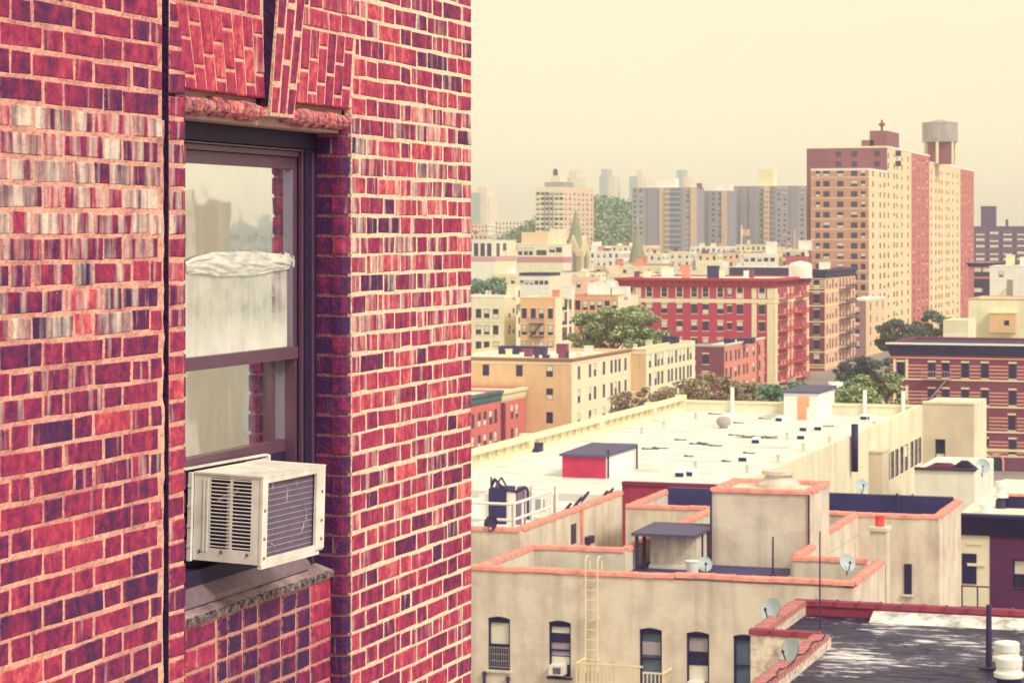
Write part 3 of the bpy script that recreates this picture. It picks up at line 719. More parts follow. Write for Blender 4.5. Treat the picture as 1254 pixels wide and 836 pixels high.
# ================================================================ general buildings
M_NAVY = C(44, 40, 84)
M_WFRAME = mat('window_frame_pale', C(214, 200, 172), rough=.6, var=.15)
M_WFRAME_D = mat('window_frame_dark', C(70, 54, 84), rough=.6, var=.15)
def dark_glass(name, c):
    m = mat(name, c, rough=.12, var=.5, scale=.9, spec=.6); return m
M_PANE = dark_glass('pane_dark', C(46, 38, 74))
M_PANE_T = dark_glass('pane_teal', C(86, 104, 118))
M_BLIND = mat('blind_cream', C(222, 208, 176), rough=.8, var=.12, scale=2)
M_BLIND2 = mat('blind_grey', C(166, 152, 146), rough=.8, var=.12, scale=2)
WCACHE = {}
def win_mesh(w, h, variant=0, frame=None, trim=None, style='sash', dep=.075, trim_full=False):
    frame = frame or M_WFRAME_D
    key = (round(w, 2), round(h, 2), variant, frame.name, trim.name if trim else None, style, trim_full)
    if key in WCACHE: return WCACHE[key]
    mb = MB(); t = min(.07, w * .09); e = .004
    x0, x1 = -w / 2 + e, w / 2 - e; y0, y1 = dep - .055, dep - .005
    mb.box(x0, x0 + t, y0, y1, e, h - e, 0); mb.box(x1 - t, x1, y0, y1, e, h - e, 0)
    mb.box(x0 + t, x1 - t, y0, y1, e, t, 0); mb.box(x0 + t, x1 - t, y0, y1, h - t, h - e, 0)
    if style == 'sash': mb.box(x0 + t, x1 - t, y0 + .01, y1, h * .48, h * .48 + t, 0)
    yp = dep - .03
    mb.quad((x0, yp, 0), (x1, yp, 0), (x1, yp, h), (x0, yp, h), 1)
    yb = dep - .036
    if variant == 1: mb.quad((x0 + t, yb, h * .52), (x1 - t, yb, h * .52), (x1 - t, yb, h - t), (x0 + t, yb, h - t), 2)
    if variant == 2: mb.quad((x0 + t, yb, h * .30), (x1 - t, yb, h * .30), (x1 - t, yb, h - t), (x0 + t, yb, h - t), 2)
    if variant == 3: mb.quad((x0 + t, yb, t), (x1 - t, yb, t), (x1 - t, yb, h * .42), (x0 + t, yb, h * .42), 2)
    if trim:
        s = .14 if trim_full else .06
        mb.box(-w / 2 - s, w / 2 + s, -.09, .05, -.14, -.003, 3)
        mb.box(-w / 2 - s, w / 2 + s, -.06, .05, h + .003, h + (.30 if trim_full else .22), 3)
        if trim_full:
            mb.box(-w / 2 - s, -w / 2 - .003, -.04, .05, 0, h, 3); mb.box(w / 2 + .003, w / 2 + s, -.04, .05, 0, h, 3)
    me = mb.mesh('window', [frame, M_PANE, M_BLIND, trim or frame]); WCACHE[key] = me
    return me

def facade(mb, face, a0, a1, z0, z1, plane, ops, dep, mi=0):
    xs = sorted({a0, a1, *[o[0] for o in ops], *[o[1] for o in ops]}); zs = sorted({z0, z1, *[o[2] for o in ops], *[o[3] for o in ops]})
    P = (lambda a, d, z: (a, plane + d, z)) if face == 'B' else (lambda a, d, z: (plane - d, a, z))
    import bisect
    hole = set()
    for o in ops:
        i0, i1 = bisect.bisect_left(xs, o[0]), bisect.bisect_left(xs, o[1]); k0, k1 = bisect.bisect_left(zs, o[2]), bisect.bisect_left(zs, o[3])
        for i in range(i0, i1):
            for k in range(k0, k1): hole.add((i, k))
    for k in range(len(zs) - 1):
        i = 0
        while i < len(xs) - 1:
            if (i, k) in hole: i += 1; continue
            j = i
            while j < len(xs) - 1 and (j, k) not in hole: j += 1
            mb.quad(P(xs[i], 0, zs[k]), P(xs[j], 0, zs[k]), P(xs[j], 0, zs[k + 1]), P(xs[i], 0, zs[k + 1]), mi); i = j
    for o in ops:
        c = [(o[0], o[2]), (o[1], o[2]), (o[1], o[3]), (o[0], o[3])]
        for q in range(4):
            (a, z), (b, y) = c[q], c[(q + 1) % 4]
            mb.quad(P(a, 0, z), P(a, dep, z), P(b, dep, y), P(b, 0, y), mi)

class Bld:
    def __init__(s, name, label, xl, xc, xr, ytop, D, group=None, cat='building', dp=None, z0=0.0, right=None, v0=None):
        if v0 is not None: u1, D = at_v(xc, v0); v_ = v0
        else: u1, v_ = at_Z(xc, D)
        s.D, s.u1, s.v0 = D, u1, v_
        s.ul = at_v(xl, v_)[0]
        s.v1 = at_u(xr, u1)[0] if dp is None else v_ + dp
        s.zt = zz(ytop, D); s.z0 = z0
        s.L = s.ul - u1; s.W = s.v1 - v_          # local: x from L to 0, y from 0 to W
        s.root = thing(name, label, cat, (u1, v_, z0), 0, group)
        s.opsB, s.opsA, s.wins = [], [], []
        s.zl = s.zt - z0
    def lx(s, px): return at_v(px, s.v0)[0] - s.u1
    def ly(s, px): return at_u(px, s.u1)[0] - s.v0
    def lz(s, y, px=None): return zz(y, s.D) - s.z0
    def win(s, face, cols, rows, w, h, variants=(0, 0, 1, 1, 2, 3), frame=None, trim=None, style='sash', skip=(), trim_full=False, metric=False, zrows=None):
        if isinstance(cols, int):
            n = cols; lim = (s.L, 0) if face == 'B' else (0, s.W); st = (lim[1] - lim[0]) / n
            pos = [lim[0] + (i + .5) * st for i in range(n)]
        else: pos = list(cols) if metric else [s.lx(c) if face == 'B' else s.ly(c) for c in cols]
        zr = zrows if zrows is not None else [s.lz(r) - h / 2 for r in rows]
        if face == 'A': w *= 1.25
        for k, z in enumerate(zr):
            for i, a in enumerate(pos):
                if (i, k) in skip: continue
                (s.opsB if face == 'B' else s.opsA).append((a - w / 2, a + w / 2, z, z + h))
                me = win_mesh(w, h, random.choice(variants), frame, trim, style, trim_full=trim_full)
                s.wins.append((face, a, z, me))
    def box(s, name, x0, x1, y0, y1, z0, z1, m, parent=None):
        mb = MB(); mb.box(x0, x1, y0, y1, z0, z1); return mb.build(name, m, parent or s.root)
    def cornice(s, m, h=.9, out=.5, drop=0.0, name='cornice', brackets=None, sides='BA', step=1.2):
        z1 = s.zl + .02 - drop; mb = MB(); o = out
        prof = [(0.02, z1 - h), (o * .35, z1 - h * .75), (o * .45, z1 - h * .4), (o, z1 - h * .25), (o, z1)]
        ring = [[(s.L - d, -d, z), (d, -d, z), (d, s.W, z)] for d, z in prof]
        ring.append([(s.L + .3, .3, z1), (-.3, .3, z1), (-.3, s.W, z1)])
        for a, b in zip(ring, ring[1:]):
            for i in range(2): mb.quad(a[i], a[i + 1], b[i + 1], b[i])
        mb.poly([r[0] for r in ring][::-1]); mb.poly([r[2] for r in ring])
        c = mb.build(name, m, s.root)
        if brackets:
            bm = MB(); bm.box(-.11, .11, -out * .8, -.02, -h * .7, -h * .26); me = bm.mesh('bracket', brackets)
            x = s.L + .3
            while x < -.1: place(me, 'bracket', c, (x, 0, z1)); x += step
            y = .4
            while y < s.W: place(me, 'bracket', c, (0, y, z1), pi / 2); y += step
        return c
    def band(s, z, h, m, out=.06, name='string_course', a=None):
        mb = MB(); z -= h / 2
        mb.box(s.L, out, -out, -.002, z, z + h); mb.box(.002, out, -.001, s.W, z, z + h)
        return mb.build(name, m, s.root)
    def finish(s, mB, mA=None, mroof=None, par=.7, cop=None, cth=.16, cout=.06, dep=.075, maxw=300):
        mA = mA or mB; mroof = mroof or M_ROOF
        mb = MB(); t = .3; z1 = s.zl - (cth if cop else 0)
        facade(mb, 'B', s.L, 0, 0, z1, 0, s.opsB, dep, 0); facade(mb, 'A', 0, s.W, 0, z1, 0, s.opsA, dep, 1)
        mb.quad((s.L, s.W, 0), (s.L, 0, 0), (s.L, 0, z1), (s.L, s.W, z1), 1); mb.quad((0, s.W, 0), (s.L, s.W, 0), (s.L, s.W, z1), (0, s.W, z1), 0)
        zr = s.zl - par
        o = [(s.L, 0), (0, 0), (0, s.W), (s.L, s.W)]; q = [(s.L + t, t), (-t, t), (-t, s.W - t), (s.L + t, s.W - t)]
        for i in range(4):
            j = (i + 1) % 4
            mb.quad((*o[i], z1), (*o[j], z1), (*q[j], z1), (*q[i], z1), 0); mb.quad((*q[i], z1), (*q[j], z1), (*q[j], zr), (*q[i], zr), 0)
        # dark rooms behind the openings
        if s.opsB: mb.quad((s.L, dep + .02, 0), (0, dep + .02, 0), (0, dep + .02, zr - .1), (s.L, dep + .02, zr - .1), 2)
        if s.opsA: mb.quad((-dep - .02, 0, 0), (-dep - .02, s.W, 0), (-dep - .02, s.W, zr - .1), (-dep - .02, 0, zr - .1), 2)
        mb.build('wall', [mB, mA, M_PANE], s.root)
        rf = MB(); rf.quad((s.L + t, t, zr), (-t, t, zr), (-t, s.W - t, zr), (s.L + t, s.W - t, zr)); rf.build('roof', mroof, s.root)
        if cop:
            c = MB(); z0, zc = z1 + .002, s.zl; e = cout; f = t + cout
            c.box(s.L - e, e, -e, f, z0, zc); c.box(s.L - e, e, s.W - f, s.W + e, z0, zc)
            c.box(s.L - e, s.L + f, f, s.W - f, z0, zc); c.box(-f, e, f, s.W - f, z0, zc); c.build('coping', cop, s.root)
        rest = MB()
        s.wins.sort(key=lambda q: (q[0] == 'A', q[1] if q[0] == 'A' else 0))
        rm = None
        for i, (face, a, z, me) in enumerate(s.wins):
            loc = (a, 0, z) if face == 'B' else (0, a, z); rz = 0 if face == 'B' else pi / 2
            if i < maxw: place(me, 'window', s.root, loc, rz)
            else:
                n = len(rest.v); rm = rm or list(me.materials)
                for v_ in me.vertices:
                    x, y, zq = v_.co
                    rest.v.append((x + loc[0], y + loc[1], zq + loc[2]) if face == 'B' else (-y + loc[0], x + loc[1], zq + loc[2]))
                for p in me.polygons: rest.f.append(tuple(n + k for k in p.vertices)); rest.m.append(p.material_index)
        if rest.v: rest.build('window_field', rm, s.root)['kind'] = 'stuff'
        return s
    def top(s, x0, x1, y0, y1, h, name, m, par=.7, z=None):   # something built on the roof, as a part
        zr = s.zl - par if z is None else z
        return s.box(name, x0, x1, y0, y1, zr, zr + h, m)

M_ROOF = mat('roof_pale', C(236, 222, 186), rough=.9, var=.25, scale=.5, streak=.0)
M_ROOF_DK = mat('roof_tar', C(60, 50, 84), rough=.75, var=.4, scale=.6)
M_CREAM = mat('cream_render', C(242, 216, 176), rough=.9, var=.14, scale=.5, streak=.25)
M_CREAM2 = mat('pale_yellow_brick', C(246, 220, 176), rough=.9, var=.14, scale=.5, streak=.2)
M_WHITE = mat('white_paint', C(250, 238, 204), rough=.85, var=.12, scale=.6, streak=.15)
M_TANB = mat('tan_brick', C(222, 180, 132), rough=.9, var=.15, scale=.6, streak=.2)
M_STONE_C = mat('cream_stone', C(240, 214, 166), rough=.85, var=.15, scale=1.0)
M_REDB = mat('red_brick_far', C(172, 50, 78), rough=.9, var=.2, scale=.8)
M_PINKB = mat('salmon_brick', C(220, 136, 112), rough=.9, var=.2, scale=.8)
M_BROWNB = mat('brown_brick_far', C(132, 66, 84), rough=.9, var=.22, scale=.9)
M_COPW = mat('white_coping', C(250, 240, 210), rough=.8, var=.1)
M_NAVYP = mat('navy_cornice', C(52, 44, 84), rough=.7, var=.2)
M_RUST = mat('red_iron', C(178, 58, 76), rough=.6, var=.2)
M_IRON = mat('dark_iron', C(70, 50, 80), rough=.6, var=.2)

def wall_fire_escape(b, face, a0, a1, zs, m, out=1.0):
    """a stack of balconies on a facade: floor, rails, bars and the stair between"""
    e = bpy.data.objects.new('fire_escape', None); COL.objects.link(e); e.parent = b.root
    if face == 'A': e.rotation_euler = (0, 0, pi / 2)
    for k, z in enumerate(zs):
        mb = MB()
        mb.box(a0, a1, -out, -.02, z - .07, z)
        mb.box(a0, a1, -out, -out + .05, z + .88, z + .96); mb.box(a0, a0 + .05, -out, -.02, z + .88, z + .96); mb.box(a1 - .05, a1, -out, -.02, z + .88, z + .96)
        n = max(3, int((a1 - a0) / .35))
        for i in range(n + 1):
            x = a0 + (a1 - a0 - .04) * i / n; mb.box(x, x + .04, -out, -out + .04, z, z + .9)
        if k < len(zs) - 1:
            z2 = zs[k + 1]
            for q in (0, .45): mb.hexa([(a0 + .3, -.35 - q, z), (a0 + .45, -.35 - q, z), (a0 + .45, -.30 - q, z), (a0 + .3, -.30 - q, z), (a1 - .5, -.35 - q, z2), (a1 - .35, -.35 - q, z2), (a1 - .35, -.30 - q, z2), (a1 - .5, -.30 - q, z2)])
        mb.build('landing', m, e)
    return e

# ---- tan apartment houses with the trees in front
ta = Bld('apartment_house', 'tan brick apartment house with pale string course above the red row house', 520, 700, 772, 439, 337)
ta.win('B', [560, 595, 636, 673], [455, 483, 512], 1.0, 1.6, frame=M_WFRAME_D)
ta.win('A', [709, 722.5, 728.7, 739.6, 749, 754, 758.6, 766], [458, 487, 516], 1.0, 1.9, variants=(0, 0, 0, 1))
ta.band(ta.lz(444), .55, M_STONE_C); ta.cornice(mat('brown_cornice', C(176, 128, 104), var=.2), h=.6, out=.35)
ta.finish(M_TANB, M_CREAM2, M_ROOF, par=.5)
tb2 = Bld('apartment_house', 'longer tan apartment house with plain parapet beyond the olive street trees', 772, 791, 851, 427, 0, v0=ta.v1)
tb2.win('A', [796, 803, 806.5, 811, 819, 823, 828, 833, 837.5, 842.5, 846], [443, 466, 490], 1.0, 2.0, variants=(0, 0, 1))
tb2.band(tb2.lz(432), .35, M_STONE_C); tb2.band(tb2.lz(480), .3, M_STONE_C)
tb2.finish(M_TANB, M_CREAM2, M_ROOF, par=.5, cop=M_STONE_C)
# roof clutter on the tan house
def chimney(b, x, y, w, h, m, par=.5, name='chimney'):
    zr = b.zl - par; mb = MB(); mb.box(x, x + w, y, y + w * .8, zr, zr + h); mb.box(x - .06, x + w + .06, y - .06, y + w * .8 + .06, zr + h - .001, zr + h + .14); return mb.build(name, m, b.root)
for px, yy, w_, h_, m_ in ((655, 10, 1.5, 1.9, M_BROWNB), (680, 14, 1.1, 1.5, M_WHITE), (594, 9, .8, 1.1, M_STONE_C), (606, 12, 1.4, 1.0, M_BROWNB), (640, 16, .9, 1.1, M_PINKB), (690, 6, .7, .9, M_CREAM), (620, 6, .5, .8, M_WHITE), (630, 9, .6, 1.0, M_IRON), (665, 5, .5, .7, M_WHITE), (648, 6, .9, .5, M_ROOF_DK), (585, 5, .6, .8, M_WHITE), (672, 8, .4, .9, M_IRON)):
    chimney(ta, ta.lx(px), yy, w_, h_, m_)
ta.top(ta.lx(560), ta.lx(618), 18, 20, 1.2, 'dividing_wall', M_NAVYP, .5)
pass
for px, yy, w_, h_, m_ in ((0, 12, .9, 1.1, M_STONE_C), (0, 22, 2.4, 1.3, M_NAVYP), (0, 5, .5, .8, M_WHITE)):
    chimney(tb2, -3.4, yy, w_, h_, m_)

# ---- red row houses in front of it: faces to the street
u_row = at_v(643, ta.v0 - .4)[0]
def row_house(name, label, px0, px1, ytop, yref, mwall, mcorn, cols, rows, w, h):
    va, vb = at_u(px0, u_row)[0], at_u(px1, u_row)[0]; Zr = at_u(yref, u_row)[1]
    b = Bld(name, label, 500, px0, px1, ytop, 0, v0=va); 
    b.zt = zz(ytop, Zr); b.zl = b.zt; b.u1 = u_row; b.L = -11.0; b.W = vb - va - .02; b.root.location = (u_row, va, 0)
    b.win('A', [at_u(c, u_row)[0] - va for c in cols], None, w, h, metric=True, zrows=[zz(r, Zr) - h / 2 for r in rows], variants=(0, 1, 2, 3))
    b.cornice(mcorn, h=1.5, out=.5)
    b.finish(mwall, mwall, M_ROOF, par=.3); return b
rh1 = row_house('row_house', 'red brick row house with green and navy cornice beside the white roof', 540, 613, 480, 600, mat('row_brick', C(212, 112, 102), var=.2, scale=1.0), mat('green_cornice', C(84, 116, 104), var=.5, scale=.25, col2=C(52, 44, 84), c2amt=.8), [553, 566, 579, 587, 594, 601, 607], [511, 538], 1.0, 1.9)
rh2 = row_house('row_house', 'red brick row house with plain cream cornice beside the tan apartment house', 613.6, 643, 476, 630, MATS['row_brick'], M_STONE_C, [627, 633], [503, 532], .9, 2.0)
rh2.box('drainpipe', .02, .5, -.0, .5, 0, rh2.zl - 1.6, mat('purple_pilaster', C(120, 52, 84), var=.2))

# ---- orange brick house below the tenements
ob = Bld('corner_house', 'three storey orange brick house with white roof edge below the crimson tenement', 852, 887, 936, 422, 430)
ob.win('B', [864], [440, 462], 1.2, 1.8, trim=M_STONE_C)
ob.win('A', [889.5, 895, 901, 905, 911, 915, 923, 930], [437, 457.5, 478], 1.2, 1.9, variants=(0, 0, 1))
ob.cornice(M_COPW, h=.45, out=.3); ob.box('drainpipe', .02, .16, ob.ly(927), ob.ly(927) + .5, 0, ob.zl - .6, M_BROWNB)
ob.finish(M_BROWNB, M_PINKB, M_ROOF, par=.4)
chimney(ob, ob.lx(872), 9, 1.8, .9, M_NAVYP, .4); chimney(ob, ob.lx(880), 14, 3.0, .8, M_ROOF_DK, .4)

# ---- crimson tenement with cream trim
rt = Bld('tenement', 'crimson corner tenement with deep bracketed cornice and cream end bays', 760, 948, 990, 341, 472)
full = [772, 795, 813.5, 832, 850, 864, 882, 906, 933]
rt.win('B', full, [358.5], 1.25, 2.0, trim=M_STONE_C, trim_full=True, frame=M_WFRAME)
low = [795, 813.5, 832, 850, 864, 882, 906, 933]
rt.win('B', low, [379, 400, 421, 442, 463], 1.3, 1.9, trim=M_STONE_C, frame=M_WFRAME_D)
rt.win('B', [893.5], [359, 379, 400, 421], 1.0, 1.4, trim=M_STONE_C, frame=M_WFRAME_D)
rt.win('A', [953.5, 957.5, 961.5, 966.5, 971, 975.5, 980, 985], [359, 379, 400, 421, 442, 463], 1.1, 2.0, variants=(0, 0, 3), frame=mat('red_sash', C(170, 50, 70)), trim=M_STONE_C)
rt.cornice(mat('crimson_cornice', C(186, 52, 78), var=.15), h=1.9, out=1.0, brackets=mat('crimson_bracket', C(120, 36, 84)), step=1.5)
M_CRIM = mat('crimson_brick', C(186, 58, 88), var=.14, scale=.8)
for y_, h_ in ((369, .8), (471, .8)): rt.band(rt.lz(y_), h_, M_STONE_C, out=.10)
for xa, xb in ((761, 766), (778, 785), (920.5, 926.5), (939.5, 948)):
    for za, zb_ in ((0, rt.lz(473)), (rt.lz(468.5), rt.lz(372)), (rt.lz(366), rt.zl - 1.95)):
        rt.box('pilaster', rt.lx(xa), min(rt.lx(xb), -.01), -.10, -.003, za, zb_, M_STONE_C)
for pa, pb in ((948.2, 951), (964, 965.5), (969, 969.8), (987.5, 989.5)):
    for za, zb_ in ((0, rt.lz(473)), (rt.lz(468.5), rt.lz(372)), (rt.lz(366), rt.zl - 1.95)):
        rt.box('pilaster', .003, .22, rt.ly(pa), rt.ly(pb), za, zb_, M_STONE_C)
fz = [rt.lz(y) for y in (470, 449, 428, 407, 387, 367)]
wall_fire_escape(rt, 'A', rt.ly(953), rt.ly(963.5), fz, M_RUST, 1.5); wall_fire_escape(rt, 'A', rt.ly(973), rt.ly(983), fz, M_RUST, 1.5)
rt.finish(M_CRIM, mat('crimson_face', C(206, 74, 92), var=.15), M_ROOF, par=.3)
for px, yy, w_, h_, m_ in ((822, 8, 1.6, 2.6, M_PINKB), (845, 14, 2.2, 2.4, M_NAVYP), (866, 10, 1.0, 1.6, M_STONE_C), (771, 10, 1.4, 1.4, M_CREAM), (785, 16, 2.0, 2.0, M_WHITE), (902, 6, .9, 1.6, M_WHITE), (885, 20, 1.5, 1.6, M_BROWNB)):
    chimney(rt, rt.lx(px), yy, w_, h_, m_, .3)
tankm = MB(); tankm.lathe((rt.lx(952), 22, rt.zl - .3), [(2.4, 0), (2.4, 2.6), (2.0, 3.1), (.2, 3.5)], 18); tankm.build('roof_dome', M_WHITE, rt.root)

# ---- brown tenement behind it
bt = Bld('tenement', 'brown brick corner tenement with navy cornice and dark fire escapes', 984, 1010, 1047.5, 330, 524)
bt.win('B', [1000], [348, 365.5, 385, 404, 422, 440], 1.35, 2.1, trim=M_STONE_C, frame=M_WFRAME_D)
bt.win('A', [1013, 1016.5, 1020, 1024, 1029, 1033, 1037, 1041, 1045], [348, 365.5, 385, 404, 422, 440], 1.1, 2.1, variants=(0, 0, 0, 1), trim=M_STONE_C)
bt.cornice(M_NAVYP, h=2.0, out=.7)
for y_ in (357, 374.5, 394, 413, 431, 447, 450): bt.band(bt.lz(y_), .28, M_STONE_C)
for y_ in (338, 341, 344, 347, 350, 353): bt.box('stone_stripe', bt.lx(990), bt.lx(996.5), -.05, -.002, bt.lz(y_) - .14, bt.lz(y_) + .14, M_STONE_C); bt.box('stone_stripe', bt.lx(1003.5), -.05, -.05, -.002, bt.lz(y_) - .14, bt.lz(y_) + .14, M_STONE_C)
wall_fire_escape(bt, 'A', bt.ly(1027), bt.ly(1041), [bt.lz(y) for y in (449, 431, 413, 394, 374.5, 356)], M_IRON, 1.6)
bt.box('awning', bt.lx(992), bt.lx(1003), -1.4, -.1, bt.lz(456), bt.lz(451.5), M_RUST)
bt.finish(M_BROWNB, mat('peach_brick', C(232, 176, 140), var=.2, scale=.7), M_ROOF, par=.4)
chimney(bt, bt.lx(994), 8, 2.2, 1.8, M_WHITE, .4)
# narrow house between tenement and tower
nh = Bld('narrow_house', 'narrow mauve house with white roof edge beside the tower foot', 1040, 1060.5, 1084, 366, 585)
nh.win('B', [1049.5], [380, 394, 408, 422], 1.3, 1.8); nh.win('A', [1066, 1074, 1081], [376, 391, 406, 420], 1.3, 2.0)
nh.finish(mat('mauve_brick', C(164, 118, 116), var=.2), mat('peach_brick_pale', C(240, 196, 150), var=.2), M_ROOF, par=.5, cop=M_COPW, cth=.5)

# ================================================================ the brick tower with the roof tank
FL = 12.72
tw = Bld('apartment_tower', 'tall tan and salmon brick apartment tower carrying a round roof tank', 993, 1064, 1086.5, 206, 640)
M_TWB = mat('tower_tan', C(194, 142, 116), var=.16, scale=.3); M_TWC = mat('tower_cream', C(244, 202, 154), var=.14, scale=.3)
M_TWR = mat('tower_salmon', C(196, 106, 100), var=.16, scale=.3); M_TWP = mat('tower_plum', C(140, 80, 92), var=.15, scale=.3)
rowsB = [212 + FL * i for i in range(17)]
tw.win('B', [1001.5, 1057], rowsB, 1.25, 1.5, frame=M_WFRAME_D, variants=(0, 0, 0, 1, 3)); tw.win('B', [1012, 1029, 1046], rowsB, 1.75, 1.5, frame=M_WFRAME_D, variants=(0, 0, 0, 1, 3))
u_t = tw.u1
def t_cols(cols): return [at_u(c, u_t)[0] - tw.v0 for c in cols]
zrows_all = [tw.lz(r) - .75 for r in rowsB]
tw.opsA_cols = t_cols([1069, 1078, 1083])
tw.win('A', tw.opsA_cols, None, 2.0, 1.5, metric=True, zrows=zrows_all, frame=M_WFRAME_D, variants=(0, 0, 0, 1))
# main mass behind and beside the front wing, stepped in colour along its length
vM = tw.v1; top_main = zz(181, depth_of(u_t, vM)); v2 = at_u(1116, u_t)[0]; v3 = at_u(1138, u_t)[0]; v4 = at_u(1176, u_t)[0]; v5 = at_u(1192.5, u_t)[0]
zf = [z for z in zrows_all] + [zrows_all[0] + 2.76, zrows_all[0] + 5.52]
mm = MB(); y0 = tw.W
segs = [(vM, v2, 1, [1088, 1095, 1098.6, 1104.5, 1112], top_main), (v2, v3, 2, [1119, 1125, 1130.5, 1135.3], top_main - .2), (v3, v4, 1, [1140.5, 1146, 1150, 1153.3, 1159, 1162, 1167, 1172.5], top_main - 2.2), (v4, v5, 2, [1178, 1182.3, 1186.5, 1190.4], top_main - 2.4)]
extra = []
for i, (a, b_, mi, cols_, tp_) in enumerate(segs):
    ops = []
    for c in cols_:
        vv = at_u(c, u_t)[0] - tw.v0
        for z in zf:
            if z + 1.7 < tp_: ops.append((vv - 1.2, vv + 1.2, z, z + 1.5)); extra.append(('A', vv, z))
    off = .0 if mi == 1 else .02
    facade(mm, 'A', a - tw.v0, b_ - tw.v0, 0, tp_, off, ops, .075, mi)
    if off: mm.quad((0, a - tw.v0, 0), (off, a - tw.v0, 0), (off, a - tw.v0, tp_), (0, a - tw.v0, tp_), mi); mm.quad((off, b_ - tw.v0, 0), (0, b_ - tw.v0, 0), (0, b_ - tw.v0, tp_), (off, b_ - tw.v0, tp_), mi)
    mm.quad((tw.L, a - tw.v0, tp_), (off, a - tw.v0, tp_), (off, b_ - tw.v0, tp_), (tw.L, b_ - tw.v0, tp_), 3)
    mm.quad((tw.L - 7, a - tw.v0 + .01, 0), (off, a - tw.v0 + .01, 0), (off, a - tw.v0 + .01, tp_), (tw.L - 7, a - tw.v0 + .01, tp_), 4 if i == 0 else 1)
mm.quad((tw.L, v5 - tw.v0, 0), (tw.L, vM - tw.v0, 0), (tw.L, vM - tw.v0, top_main - 2), (tw.L, v5 - tw.v0, top_main - 2), 1)
mm.quad((-.09, vM - tw.v0, 0), (-.09, v5 - tw.v0, 0), (-.09, v5 - tw.v0, top_main - 3), (-.09, vM - tw.v0, top_main - 3), 5)
mm.build('rear_wing', [M_TWB, M_TWC, M_TWR, M_ROOF, M_TWP, M_PANE], tw.root)
for f, vv, z in extra:
    off = .35 if (v2 - tw.v0 < vv < v3 - tw.v0 or vv > v4 - tw.v0) else 0
    tw.wins.append(('A', vv, z, win_mesh(2.4, 1.5, random.choice((0, 0, 0, 1, 3)), M_WFRAME_D)))
for px in (1002, 1022, 1051, 1078):
    for zq in (tw.zl + 1.2, tw.zl + 4.0):
        tw.box('upper_window', tw.lx(px) * 1.0 - .8, tw.lx(px) + .8, tw.W - .06, tw.W + .005, zq, zq + 1.5, M_PANE)
for i, (a, b_, mi, cols_, tp_) in enumerate(segs):
    off = .0 if mi == 1 else .02
    tw.box('parapet_coping', -.3, off + .15, a - tw.v0 + .01, b_ - tw.v0 - .01, tp_ + .002, tp_ + .5, M_COPW)
tw.box('parapet_coping', tw.L, -.32, tw.W - .1, tw.W + .3, top_main + .002, top_main + .5, M_STONE_C)
for q in range(16):
    tw.box('floor_band', tw.L, -.01, -.05, -.003, zrows_all[q] - .42, zrows_all[q] - .26, M_STONE_C) if q % 1 == 0 else None
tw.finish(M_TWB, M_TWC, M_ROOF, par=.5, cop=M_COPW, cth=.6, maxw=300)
Zp = depth_of(u_t, vM)
def tw_box(name, pxa, pxb, pxc, ya, yb, m):        # a block on the tower roof, from its seen outline
    vv = vM + 6; ua = at_v(pxa, vv)[0]; ub, Zq = at_v(pxb, vv); vc = at_u(pxc, ub)[0]
    return tw.box(name, ua - u_t, ub - u_t, vv - tw.v0, vc - tw.v0, zz(yb, Zq), zz(ya, Zq), m)
tw_box('penthouse', 1065, 1085.5, 1101, 160, 181, M_TWP); tw_box('machine_room', 1055, 1070, 1080, 171.5, 181, M_TWP)
mb = MB(); uu, Zq = at_v(1080, vM + 9); mb.tube((uu - u_t, vM + 9 - tw.v0, zz(161, Zq)), (uu - u_t, vM + 9 - tw.v0, zz(147, Zq)), .35, .3, 8); mb.lathe((uu - u_t, vM + 9 - tw.v0, zz(155, Zq)), [(.4, 0), (.9, .3), (.9, .8), (.4, 1.0)], 10); mb.build('vent_stack', M_TWP, tw.root)
mb = MB(); uu, Zq = at_v(1151, v3 + 14); R_ = 21.5 * Zq / FPX; zt0, zt1 = zz(173.5, Zq), zz(150.5, Zq)
mb.lathe((uu - u_t, v3 + 14 - tw.v0, 0), [(R_ * .96, zt0 - .3), (R_, zt0), (R_, zt1 - .3), (R_ * 1.02, zt1 - .3), (R_ * 1.02, zt1), (R_ * .5, zt1 + .5), (.3, zt1 + 1.0)], 28)
M_TANK = mat('tank_steel', C(172, 156, 146), rough=.6, var=.3, scale=.5, streak=.3)
tk = mb.build('roof_tank', M_TANK, tw.root, smooth=False)
tw.box('tank_core', uu - u_t - R_ * .62, uu - u_t + R_ * .66, v3 + 14 - tw.v0 - R_ * .6, v3 + 14 - tw.v0 + R_ * .6, top_main - 2.1, zt0 - .4, M_TWP)
lm = MB(); lm.tube((0, 0, top_main - 2.1), (0, 0, zt0 - .2), .45, k=8); lme = lm.mesh('tank_leg', M_STONE_C)
for k in range(6): an = k * pi / 3 + .5; place(lme, 'tank_leg', tk, (uu - u_t + R_ * .9 * cos(an), v3 + 14 - tw.v0 + R_ * .9 * sin(an), 0))

